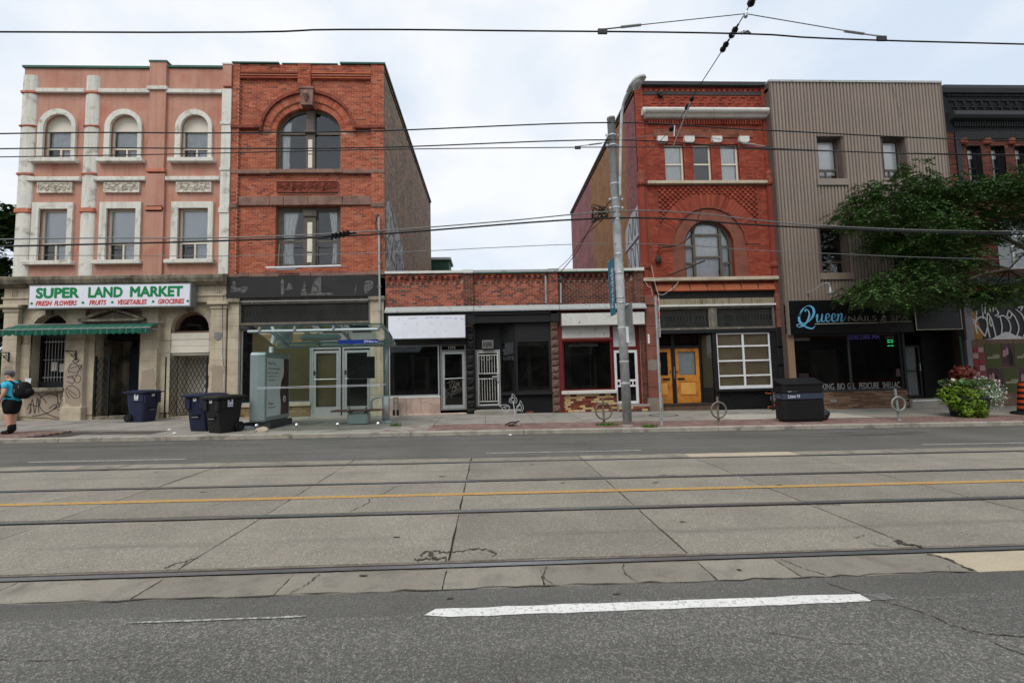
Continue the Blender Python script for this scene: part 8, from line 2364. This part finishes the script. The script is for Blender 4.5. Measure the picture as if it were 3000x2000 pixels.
mb = MB(); [leaves(mb, 9, blob_gen(rnd.uniform(-.6, .7), rnd.uniform(-.5, .3), rnd.uniform(.82, 1.06), .09, .09, .05, .2), .038, 60 + i, 1.1) for i in range(10)]; mb.obj('begonia_bloom', M['petal_pink'], pl)
# ================================================================ traffic barrel
tb = thing('traffic_barrel', 'black and orange striped traffic barrel on a rubber base at the right edge', 'traffic barrel', (17.25, 14.1, walk_z(17.25, 14.1)), local=True)
MB().lathe([(.42, -.01), (.42, .05), (.36, .09), (.28, .1)], 0, 0, 20).obj('rubber_base', M['rubber'], tb)
z = .1; r0 = .26
for i in range(10):
    h_ = .09; r1_ = r0 - .008
    MB().lathe([(r0, z), (r1_, z + h_)], 0, 0, 20).obj('stripe', M['barrel_orange'] if i % 2 == 1 else M['rubber'], tb); z += h_; r0 = r1_
MB().lathe([(r0, z), (r0 - .02, z + .04), (.06, z + .05)], 0, 0, 16).obj('top', M['rubber'], tb)
# ================================================================ weeds, stone, scraps of paper
def weed(label, x, y, rx, n, seed):
    t = thing('weed_clump', label, 'weeds', (x, y, walk_z(x, y)), 'weeds growing in the pavement', local=True)
    mb = MB(); r = random.Random(seed)
    for _ in range(n):
        a = r.uniform(0, 2 * math.pi); d = r.random() ** .6 * rx
        p = Vector((d * math.cos(a), d * .45 * math.sin(a), 0)); h_ = r.uniform(.04, .13); l = Vector((r.uniform(-.06, .06), r.uniform(-.05, .05), h_))
        s = Vector((.006, 0, 0)) if r.random() < .5 else Vector((0.004, .005, 0))
        mb.add([p - s, p + s, p + l], [(0, 1, 2)])
    mb.obj('blades', M['grass'], t)
    mb = MB(); leaves(mb, n // 3, blob_gen(0, 0, .04, rx * .8, rx * .35, .05, .2), .025, seed + 1, .6); mb.obj('leaves', M['grass'], t)
weed('low spread of green weeds at the foot of the ringed post beside the utility pole', 3.3, 13.0, .35, 260, 1)
weed('bushy green weeds at the kerb between pole and sign post', 4.3, 12.42, .24, 300, 2)
weed('small tuft of weeds in the paving crack right of the bus shelter', -2.75, 13.7, .18, 110, 3)
st = thing('loose_stone', 'pale lump of broken stone by the shelter\'s left glass foot', 'stone', (-6.15, 12.9, walk_z(-6.15, 12.9)), local=True)
mb = MB().lathe([(.14, 0), (.15, .05), (.11, .1), (.04, .13)], 0, 0, 9, sx=1.2, sy=.8); mb.v = [(x + rnd.uniform(-.02, .02), y + rnd.uniform(-.02, .02), z + rnd.uniform(-.01, .01)) for x, y, z in mb.v]; mb.obj('stone', M['slab_new'], st)
for (x, y, lab) in ((-9.05, 13.6, 'crumpled white paper scrap at the corner of the asphalt infill'), (-8.35, 12.75, 'tiny white paper scrap on the pavement left of the black bin'), (.5, 12.1, 'tiny white paper scrap on the road below the leaf ornament')):
    zz_ = (walk_z if y > 12.4 else road_z)(x, y)
    o = MB().add([(x - .04, y - .03, zz_ + .012), (x + .05, y - .02, zz_ + .02), (x + .04, y + .04, zz_ + .03), (x - .03, y + .03, zz_ + .012), (x, y, zz_ + .05)], [(0, 1, 4), (1, 2, 4), (2, 3, 4), (3, 0, 4)]).obj('paper_scrap', M['white_paint'])
    tag(o, lab, 'litter', 'paper scraps')
# ================================================================ overhead wires
def W(pts, k=12.76 / 12.1): return [(x * k, 12.76 - .1, EYE + (z - EYE) * k) for x, z in pts]
def wire(label, pts, r, material='cable', name='overhead_cable', group='overhead cables along the street', n=8):
    o = MB().tube(catmull(pts, n), r, 5).obj(name, M[material])
    return tag(o, label, 'cable', group)
wire('uppermost thick cable carried by the utility pole', W([(-26, 7.6), (-12.48, 8.01), (-6.84, 8.04), (-2.68, 8.11), (3.48, 8.35), (7.85, 8.14), (15.53, 7.85), (28, 7.9)]), .019)
wire('second thick cable from the top of the utility pole', W([(-26, 7.3), (-12.46, 7.61), (-6.83, 7.62), (-2.69, 7.65), (3.48, 7.86), (7.81, 7.62), (15.48, 7.41), (28, 7.5)]), .018)
wire('lashed grey cable with a twisted wrap, upper of the close pair at mid height', W([(-26, 5.0), (-12.33, 5.25), (-6.78, 5.24), (-2.93, 5.38), (0.5, 5.62), (3.35, 5.86), (5.38, 5.82), (9.22, 5.42), (15.23, 5.2), (28, 5.2)]), .018, 'cable_grey')
wire('thick black cable, lower of the close pair at mid height', W([(-26, 4.9), (-12.32, 5.07), (-6.78, 5.16), (-2.93, 5.29), (3.52, 5.68), (8.25, 5.40), (15.24, 5.12), (28, 5.1)]), .026)
wire('lowest thin grey wire below the close pair of cables', W([(-26, 4.9), (-12.31, 4.84), (-6.77, 4.76), (-2.7, 4.8), (3.52, 4.98), (8.2, 4.7), (15.15, 4.4), (28, 4.3)]), .010, 'cable_grey')
wire('near tram contact wire running across the top of the view', [(-24, 4.6, 4.95), (-4.8, 4.6, 5.06), (-1.46, 4.6, 5.13), (.31, 4.6, 5.14), (2.83, 4.6, 5.14), (6.03, 4.6, 5.06), (24, 4.6, 4.9)], .0085, 'cable', 'contact_wire', 'tram contact wires', n=6)
wire('far tram contact wire crossing behind the near one at window height', [(-24, 7.6, 5.05), (-7.82, 7.6, 5.24), (-2.4, 7.6, 5.35), (.47, 7.6, 5.39), (3.3, 7.6, 5.40), (6.52, 7.6, 5.32), (9.08, 7.6, 5.27), (24, 7.6, 5.1)], .0085, 'cable', 'contact_wire', 'tram contact wires', n=6)
# splices on the lashed cable
sp2 = thing('cable_splice', 'black clustered splice clamps on the cables beside the service mast', 'clamp', (-4.3, 12.66, 5.5))
mb = MB()
for i in range(5): mb.tube([(-4.25 + i * .1, 12.66, 5.36 + .02 * i), (-4.2 + i * .1, 12.62, 5.52 + .02 * i)], [.035, .045], 6)
mb.tube([(-4.5, 12.66, 5.43), (-3.6, 12.66, 5.55)], .03, 6); mb.obj('clamp', M['rubber'], sp2)
# span wire across the street with insulators and hangers
sw = thing('span_wire', 'steel span wire slanting from the pole over the street with black insulators', 'span wire', (3.3, 7.6, 5.8))
span = [(3.68, 12.66, 7.05), (3.5, 10.2, 6.33), (3.32, 7.6, 5.80), (3.03, 6.1, 5.50), (2.87, 4.6, 5.40), (2.7, 3.2, 5.42), (2.3, 0, 5.7), (1.8, -5, 6.6)]
MB().tube(catmull(span, 6), .006, 5).obj('wire', M['cable'], sw)
def on_span(y):
    P2 = catmull(span, 12)
    return min(P2, key=lambda p: abs(p[1] - y))
def insul(y0, n, r=.035):
    a = Vector(on_span(y0)); b = Vector(on_span(y0 - .25)); d = (b - a).normalized()
    mb = MB()
    for i in range(n):
        c = a + d * (i * .085)
        mb.tube([c - d * .035, c - d * .012, c + d * .012, c + d * .035], [r * .5, r, r, r * .5], 8)
    mb.tube([a - d * .05, a + d * (n * .085)], .012, 6)
    mb.obj('insulator', M['rubber'], sw)
insul(7.75, 1, .05); insul(6.75, 2); insul(6.5, 1); insul(5.2, 2); insul(5.0, 2); insul(4.45, 3, .04)
mb = MB()
mb.tube([on_span(6.5), (3.28, 7.6, 5.42)], .008, 5); mb.tube([on_span(7.6), (3.3, 7.6, 5.6)], .01, 5)
mb.tube([on_span(5.0), (2.83, 4.6, 5.17)], .010, 6); mb.tube([(2.8, 4.6, 5.14), (2.87, 4.6, 5.17), (2.9, 4.6, 5.14)], .014, 5)
mb.tube([on_span(4.55), (2.86, 4.6, 5.36)], .012, 6)
mb.lathe([(.01, 5.32), (.022, 5.335), (.022, 5.37), (.01, 5.385)], 2.86, 4.6, 8)
mb.obj('hanger_rod', M['steel'], sw)
for nm, yy, apex, L_, R_, lab in (('bridle_wire', 4.6, (2.86, 5.37), (1.28, 5.17), (4.38, 5.13), 'near bridle wire with pale clamps, an inverted V at the top of the view'), ('bridle_wire', 7.6, (3.3, 5.68), (1.6, 5.42), (4.94, 5.42), 'far bridle wire with pale clamps crossing in front of the deep red building')):
    t = thing(nm, lab, 'wire', (apex[0], yy, apex[1]), 'bridle wires holding the tram contact wires')
    mb = MB(); mb.tube([(L_[0] + .25, yy, L_[1] + .035), (apex[0], yy, apex[1]), (R_[0] - .25, yy, R_[1] + .035)], .005, 5); mb.obj('wire', M['cable_grey'], t)
    for e, s in ((L_, 1), (R_, -1)):
        mb = MB(); mb.tube([(e[0] + s * .2, yy, e[1] + .028), (e[0] + s * .42, yy, e[1] + .056)], .014, 6); mb.tube([(e[0], yy, e[1] + .0), (e[0] + s * .24, yy, e[1] + .03)], .008, 5); mb.obj('turnbuckle', M['alu'], t)
        B(e[0] - .05, e[0] + .05, yy - .012, yy + .012, e[1] - .05, e[1] + .0).obj('clamp', M['flash_dark'], t)
# drop cables from pole to the low roofs
wire('slack black drop cable from the pole down to the dark brown shop roof', [(3.62, 12.8, 6.5), (3.2, 13.6, 6.0), (2.95, 15, 5.5), (2.62, 16.9, 5.2)], .014, name='drop_cable')
wire('second slack drop cable beside the first, ending at the roof pier', [(3.5, 12.8, 6.05), (3.0, 13.8, 5.7), (2.8, 15.4, 5.45), (2.5, 17.0, 5.35)], .010, name='drop_cable')
wire('drop cable from the close pair to the round-arched window', [(6.2, 12.7, 6.2), (6.6, 14, 6.05), (7.0, 15.5, 6.1), (7.6, 17.1, 6.5)], .012, name='drop_cable')

# ================================================================ trees
def crown(mb, clumps, size, per, seed, flat=.5, aspect=.45, droop=.25):
    r = random.Random(seed)
    for (cx_, cy_, cz_, rx, rz) in clumps:
        ry = max(.5, rx * 1.0)
        n = int(per * rx * (rx + rz))
        sprays = max(4, n // 26)
        for _ in range(sprays):
            v = Vector((r.gauss(0, 1), r.gauss(0, 1), r.gauss(0, 1))).normalized() * (r.random() ** .4 * r.choice((1, 1, 1, 1.25)))
            c = Vector((cx_ + v.x * rx * 1.12, cy_ + v.y * ry, cz_ + v.z * rz * 1.05))
            out = Vector((v.x, v.y, -.15 * abs(v.x))) + Vector((r.gauss(0, .5), r.gauss(0, .5), r.gauss(0, .18)))
            out.normalize()
            L = r.uniform(.18, .42) * size / .06
            side = out.cross(Vector((0, 0, 1)))
            if side.length < .1: side = Vector((1, 0, 0))
            side.normalize()
            for k in range(13):
                t = k / 12
                p = c + out * (L * (t - .3)) + Vector((0, 0, -droop * L * t * t))
                for s in (-1, 1):
                    d = (side * s * .9 + out * .45 + Vector((r.gauss(0, .2), r.gauss(0, .2), r.gauss(0, .25) - .12))).normalized()
                    l = size * r.uniform(.7, 1.3)
                    w_ = d.cross(Vector((r.gauss(0, .35), r.gauss(0, .35), 1))).normalized() * l * aspect
                    q = p + d * l
                    mb.add([p, p + d * l * .5 + w_ * .5, q, p + d * l * .5 - w_ * .5], [(0, 1, 2, 3)])
    return mb
rc = [(11.51, 14.0, 6.41, 0.47, 0.26), (13.66, 15.8, 7.42, 0.64, 0.35), (14.22, 15.8, 7.8, 0.7, 0.41), (11.94, 14.0, 6.18, 0.62, 0.26), (13.57, 14.6, 6.73, 0.86, 0.43), (15.77, 15.8, 7.53, 0.94, 0.47), (14.58, 15.2, 6.44, 0.9, 0.39), (16.54, 15.8, 7.4, 0.82, 0.58), (13.86, 13.4, 5.85, 0.69, 0.4), (16.08, 15.8, 8.05, 0.58, 0.35), (12.79, 13.4, 7.37, 0.22, 0.45), (15.42, 15.2, 8.36, 0.32, 0.43), (15.95, 14.6, 7.43, 0.65, 0.43), (18.05, 15.8, 7.84, 0.82, 0.53), (16.83, 14.0, 7.18, 0.73, 0.41), (17.52, 14.0, 6.94, 0.52, 0.47), (17.27, 15.2, 6.67, 0.79, 0.56), (19.01, 15.8, 6.8, 0.82, 0.53), (19.84, 15.8, 6.47, 0.35, 0.58), (13.53, 15.2, 5.9, 0.51, 0.2), (13.89, 15.2, 5.72, 0.68, 0.32), (13.83, 14.0, 5.37, 0.73, 0.36), (14.51, 14.0, 5.14, 0.62, 0.41), (13.41, 14.0, 4.6, 0.57, 0.25), (16.05, 15.8, 4.98, 0.7, 0.35), (16.56, 15.2, 5.93, 0.68, 0.51), (14.86, 13.4, 4.76, 0.5, 0.35), (12.3, 14.0, 4.0, 0.62, 0.26), (14.42, 15.8, 4.13, 0.94, 0.35), (13.11, 13.4, 3.82, 0.6, 0.3), (11.88, 14.6, 3.66, 0.43, 0.3), (11.76, 13.4, 3.37, 0.6, 0.24), (13.75, 14.6, 3.46, 0.54, 0.26), (15.32, 15.2, 3.64, 0.68, 0.32), (16.75, 15.8, 4.09, 0.7, 0.33), (16.85, 15.2, 3.86, 0.68, 0.32), (17.6, 15.2, 3.72, 0.68, 0.32), (18.38, 15.2, 3.95, 0.56, 0.36), (15.51, 15.8, 3.36, 0.47, 0.26), (17.57, 15.2, 5.92, 0.51, 0.39), (14.9, 14.0, 4.46, 0.52, 0.31), (19.3, 14.6, 7.41, 0.65, 0.65), (17.76, 13.4, 5.38, 0.6, 0.6), (17.36, 13.4, 3.86, 0.6, 0.4), (17.84, 14.0, 7.64, 0.52, 0.41),
      (20.3, 14.0, 6.5, 1.0, .7), (21.0, 13.2, 5.4, 1.1, .7), (20.6, 15.0, 8.0, .9, .6), (21.8, 14.2, 7.2, 1.0, .8)]
tx, ty_ = 19.6, 13.6
lt_ = thing('street_tree', 'feathery dark green honey locust tree spreading over the nail salon front', 'tree', (tx, ty_, walk_z(tx, ty_)))
fork = (19.3, 13.7, 3.0)
MB().tube([(tx, ty_, walk_z(tx, ty_) - .1), (tx - .05, ty_, 1.2), (tx - .15, ty_ + .05, 2.2), fork], [.22, .17, .15, .14], 10).obj('trunk', M['bark'], lt_)
nodes = [((17.2, 14.2, 4.6), [fork, (18.3, 13.9, 3.7)]), ((15.6, 14.8, 5.6), [(17.2, 14.2, 4.6), (16.4, 14.6, 5.1)]), ((18.0, 14.8, 5.8), [fork, (18.9, 14.2, 4.6)]), ((19.6, 14.3, 6.0), [fork, (19.5, 14.0, 4.6)]), ((16.6, 15.0, 6.6), [(18.0, 14.8, 5.8), (17.3, 15.0, 6.3)]), ((15.8, 14.2, 4.3), [(17.2, 14.2, 4.6), (16.5, 14.3, 4.5)]), ((13.6, 14.4, 6.0), [(15.6, 14.8, 5.6), (14.6, 14.6, 5.9)]), ((13.4, 14.0, 4.1), [(15.8, 14.2, 4.3), (14.6, 14.0, 4.3)])]
mb = MB()
for i, (p, path) in enumerate(nodes):
    mb = MB(); r0_ = .10 if i in (0, 2, 3) else .055
    mb.tube(catmull(path + [p], 4), [r0_ * (1 - .45 * k / (4 * len(path))) for k in range(4 * len(path) + 1)], 7); mb.obj('limb', M['bark'], lt_)
mb = MB(); tw_ = random.Random(8)
ends = [Vector(n_[0]) for n_ in nodes] + [Vector(fork)]
for (cx_, cy_, cz_, rx, rz) in rc:
    c = Vector((cx_, cy_, cz_)); q = min(ends, key=lambda e: (e - c).length)
    mid = (q + c) / 2 + Vector((0, 0, .15))
    mb.tube(catmull([tuple(q), tuple(mid), tuple(c)], 3), [.028, .025, .022, .018, .015, .012, .009], 5)
    for _ in range(4):
        e = c + Vector((tw_.uniform(-1, 1) * rx, tw_.uniform(-.6, .6), tw_.uniform(-1, 1) * rz)); mb.tube([tuple(mid * .4 + c * .6), tuple(e)], [.010, .004], 4)
mb.obj('twigs', M['bark'], lt_)
crown(MB(), [(a, b, c, d * 1.12, e * 1.12) for a, b, c, d, e in [(p[0] + (.25 if p[0] < 14 else 0), p[1], p[2] + (.3 if p[2] < 3.7 else .12 if p[2] < 4.2 else 0), p[3], p[4]) for p in rc]], .082, 3300, 5, aspect=.62, droop=.4).obj('crown', M['leaf'], lt_)
# trees in the side street beyond the market
bc = []
br2 = random.Random(12)
for _ in range(46):
    v = Vector((br2.gauss(0, 1), br2.gauss(0, 1), br2.gauss(0, 1))).normalized() * br2.random() ** .4
    bc.append((-27.2 + v.x * 3.6, 25 + v.y * 3.0, 7.2 + v.z * 4.6, br2.uniform(.7, 1.1), br2.uniform(.5, .8)))
bt = thing('leafy_tree', 'dark leafy tree behind the left edge of the pink building', 'tree', (-27.2, 25, .3))
MB().tube([(-27.2, 25, -.2), (-27.1, 25, 2.5), (-27.3, 25, 5), (-27.2, 25, 8)], [.3, .24, .2, .1], 8).obj('trunk', M['bark'], bt)
mb = MB()
for (a, b_, c, rx, rz) in bc[:26]: mb.tube([(-27.2, 25, min(c, 6) * .7 + 1), (a, b_, c)], [.06, .015], 5)
mb.obj('limbs', M['bark'], bt)
crown(MB(), bc, .24, 700, 9, aspect=.75).obj('crown', M['leaf_left'], bt)
hc = [(-20.5 - i * .7, 21 + (i % 3) * .5, .9 + (j * .7), .6, .5) for i in range(7) for j in range(4)]
hg = thing('hedge', 'dark overgrown hedge beside the pink building at the left edge', 'hedge', (-22, 21, .3))
crown(MB(), hc, .2, 800, 19, aspect=.75).obj('foliage', M['leaf_left'], hg)
mb = MB()
for i in range(6): mb.tube([(-20.5 - i * .8, 21.3, .1), (-20.4 - i * .8, 21.3, 2.6)], [.05, .02], 5)
mb.obj('stems', M['bark'], hg)
gw_ = thing('garden_wall', 'low stone garden wall beyond the pink building at the left edge', 'wall', (-20, 18.2, .3))
for i in range(5): bevel_obj(B(-17.6 - i * 1.2 - 1.19, -17.6 - i * 1.2, 18.0, 18.35, -.1, .72).obj('stone_block', M['limestone_dark'], gw_), .02)
bevel_obj(B(-23.7, -17.5, 17.95, 18.4, .72, .84).obj('capstone', M['limestone'], gw_), .02)

# ================================================================ pedestrian
def skin(name, verts, edges, radii, material, parent, root=0, sub=2):
    me = bpy.data.meshes.new(name); me.from_pydata(verts, edges, [])
    ob = bpy.data.objects.new('tmp', me); COL.objects.link(ob)
    ob.modifiers.new('s', 'SKIN').use_smooth_shade = True
    for i, sv in enumerate(me.skin_vertices[0].data):
        r = radii[i]; sv.radius = r if isinstance(r, tuple) else (r, r); sv.use_root = (i == root)
    ob.modifiers.new('u', 'SUBSURF').levels = sub
    dg = bpy.context.evaluated_depsgraph_get()
    m2 = bpy.data.meshes.new_from_object(ob.evaluated_get(dg))
    bpy.data.objects.remove(ob)
    m2.materials.clear(); m2.materials.append(material)
    m2.polygons.foreach_set('use_smooth', [True] * len(m2.polygons))
    o = bpy.data.objects.new(name, m2); link(o, parent); OFF[o.name] = Vector((0, 0, 0))
    return o
pz3 = walk_z(-13.05, 13.42)
pe = thing('person', 'person in a cyan T-shirt, black shorts and grey cap walking left with a black backpack', 'person', (-13.12, 13.42, pz3), rotz=RAD(4), local=True)
V = [(0, 0, .9), (-.01, 0, 1.06), (-.03, 0, 1.25), (-.04, 0, 1.38), (-.075, 0, 1.47), (-.10, 0, 1.56), (-.105, 0, 1.65),
     (-.03, -.18, 1.36), (.0, -.245, 1.12), (-.10, -.25, .90), (-.125, -.25, .83),
     (-.03, .18, 1.36), (.03, .245, 1.12), (-.03, .25, .9), (-.05, .25, .83),
     (.02, -.1, .84), (.02, -.1, .47), (.07, -.1, .10), (-.08, -.105, .035),
     (-.02, .1, .84), (-.05, .1, .47), (-.02, .1, .10), (-.17, .105, .035)]
E_ = [(0, 1), (1, 2), (2, 3), (3, 4), (4, 5), (5, 6), (3, 7), (7, 8), (8, 9), (9, 10), (3, 11), (11, 12), (12, 13), (13, 14), (0, 15), (15, 16), (16, 17), (17, 18), (0, 19), (19, 20), (20, 21), (21, 22)]
Rr_ = [.10, .125, .14, .11, .06, .088, .085, .065, .048, .034, .036, .065, .048, .034, .036, .085, .074, .05, .035, .085, .074, .05, .035]
hnd = random.Random(1)
for base_i, sx_ in ((10, -1), (14, 1)):
    bx_, by_, bz_ = V[base_i]
    for k in range(4):
        i0 = len(V); dy = (-.027 + .018 * k); ln_ = (.075, .085, .08, .065)[k]
        V += [(bx_ - .01, by_ + dy * .9, bz_ - .04), (bx_ - .02 - .01, by_ + dy, bz_ - .04 - ln_ * .5), (bx_ - .005, by_ + dy, bz_ - .04 - ln_)]
        E_ += [(base_i, i0), (i0, i0 + 1), (i0 + 1, i0 + 2)]; Rr_ += [.010, .009, .008]
    i0 = len(V); V += [(bx_ - .04, by_ + .01 * sx_, bz_ - .01), (bx_ - .055, by_ + .01 * sx_, bz_ - .05)]; E_ += [(base_i, i0), (i0, i0 + 1)]; Rr_ += [.011, .009]
bd = skin('body', V, E_, Rr_, M['skin'], pe)
# nose, ear, eye, mouth on the turned head
mb = MB(); mb.tube([(-.185, -.005, 1.59), (-.205, -.005, 1.565), (-.19, -.005, 1.552)], [.008, .016, .01], 6); mb.obj('nose', M['skin'], bd)
mb = MB()
for s in (-1, 1): mb.lathe([(.005, 1.54), (.02, 1.55), (.022, 1.58), (.01, 1.6)], -.09, s * .088, 8, sx=1, sy=.5)
mb.obj('ear', M['skin'], bd)
mb = MB()
for s in (-1, 1): mb.lathe([(.002, 1.588), (.009, 1.594), (.002, 1.6)], -.178, s * .032, 6)
mb.obj('eye', M['rubber'], bd)
B(-.19, -.17, -.02, .02, 1.522, 1.527).obj('mouth', M['poster_red'], bd)
skin('hair', [(-.05, 0, 1.55), (-.045, 0, 1.62)], [(0, 1)], [.078, .084], mat('hair_grey', S(86, 76, 70), rough=.9), pe)
sv_ = [(0, 0, .78), (-.01, 0, 1.08), (-.03, 0, 1.25), (-.035, 0, 1.37), (-.05, 0, 1.425), (-.03, -.185, 1.36), (-.01, -.235, 1.2), (-.03, .185, 1.36), (.015, .235, 1.2)]
skin('t_shirt', sv_, [(0, 1), (1, 2), (2, 3), (3, 4), (3, 5), (5, 6), (3, 7), (7, 8)], [.2, .2, .185, .14, .08, .088, .088, .088, .088], M['shirt'], pe)
skin('shorts', [(0, 0, 1.02), (0, 0, .84), (.02, -.095, .72), (.03, -.1, .5), (-.02, .095, .72), (-.04, .1, .5)], [(0, 1), (1, 2), (2, 3), (1, 4), (4, 5)], [.18, .185, .14, .13, .14, .13], M['shorts'], pe)
for (p0, p1, s) in (((.07, -.1, .2), (-.12, -.105, .04), 1), ((-.02, .1, .2), (-.21, .105, .04), 2)):
    a = Vector(p0); b = Vector(p1)
    skin('shoe', [tuple(a - Vector((0, 0, .1))), (a.x + .03, a.y, .05), (a.x - .07, a.y, .05), (b.x - .02, b.y, .042)], [(0, 1), (1, 2), (2, 3)], [.066, .066, .066, .056], M['shoe'], pe, root=1)
    skin('sock', [(a.x - .01, a.y, .27), (a.x, a.y, .2), (a.x + .0, a.y, .12), (a.x, a.y, .04)], [(0, 1), (1, 2), (2, 3)], [.064, .06, .06, .06], M['shoe'], pe)
cp = MB().lathe([(.098, 1.615), (.103, 1.64), (.095, 1.69), (.06, 1.725), (.001, 1.735)], -.1, 0, 14, sx=1.08, sy=.95); cp.obj('cap', M['cap_grey'], pe, smooth=True)
MB().prism_z([(-.18, -.07), (-.27, -.05), (-.285, 0), (-.27, .05), (-.18, .07)], 1.615, 1.628).obj('cap_peak', M['cap_grey'], pe)
# backpack
bp_ = thing('backpack', 'bulging black backpack worn by the walking person', 'backpack', (-13.12, 13.42, pz3), rotz=RAD(4), local=True)
skin('main_pocket', [(.19, -.0, 1.42), (.24, 0, 1.26), (.25, 0, 1.08), (.2, 0, .94)], [(0, 1), (1, 2), (2, 3)], [(.16, .16), (.2, .2), (.215, .215), (.17, .17)], M['backpack'], bp_)
skin('front_pocket', [(.37, 0, 1.24), (.39, 0, 1.12), (.38, 0, 1.0)], [(0, 1), (1, 2)], [.11, .13, .12], M['backpack'], bp_)
mb = MB()
for s in (-1, 1): mb.tube(catmull([(.14, s * .11, 1.36), (.02, s * .13, 1.44), (-.12, s * .135, 1.4), (-.2, s * .14, 1.25), (-.12, s * .2, 1.08), (.1, s * .17, 1.0)], 5), .022, 6)
mb.obj('strap', M['backpack'], bp_)
mb = MB(); mb.box(.18, .2, -.19, -.186, 1.12, 1.22); mb.box(.28, .3, -.185, -.181, 1.24, 1.3); mb.obj('reflective_tab', M['alu_grey'], bp_)
# ================================================================ unseen row added to darken the street and the shop-window reflections
YA = -6.0
def across(label, x0, x1, top, wallm, seed):
    r = random.Random(seed)
    t = thing('added_facing_building', label, 'building', ((x0 + x1) / 2, YA, 0), 'unseen buildings added across the street')
    mb = MB(); mb.box(x0, x1, YA - 9, YA, -.6, top); mb.obj('wall', wallm, t)
    B(x0, x1, YA, YA + .35, top - .5, top).obj('cornice', M['limestone_dark'], t)
    B(x0, x1, YA, YA + .25, 3.3, 4.1).obj('shop_fascia', M['black_paint'], t)
    n = int((x1 - x0) / 2.6); w = (x1 - x0) / n
    for i in range(n):
        c = x0 + (i + .5) * w
        for z in (4.8, 7.4):
            if z + 1.9 < top - .5:
                f = B(c - .6, c + .6, YA, YA + .08, z, z + 1.8).obj('window', M['cream_paint'], t)
                B(c - .5, c + .5, YA + .08, YA + .1, z + .1, z + 1.7).obj('pane', M['interior'], f)
        s = B(c - w * .44, c + w * .44, YA, YA + .1, .5, 3.2).obj('shop_window', M['flash_dark'], t)
        B(c - w * .4, c + w * .4, YA + .1, YA + .12, .6, 3.1).obj('pane', M['interior'], s)
across('unseen brown brick building added across the street, mirrored in the left shop windows', -40, -8.5, 9.0, M['brick_brown'], 1)
across('unseen pale stone building added across the street, mirrored in the middle shop windows', -8.4, 9.5, 8.2, M['limestone'], 2)
across('unseen red brick building added across the street, mirrored in the salon windows', 9.6, 42, 9.4, M['brick_red2'], 3)
back = sheet(MB(), [-70, XL, 0, XR, 70], [-6, -1.6], lambda x, y: tilt(x), .12).obj('near_sidewalk', M['concrete'])
tag(back, kind='structure')
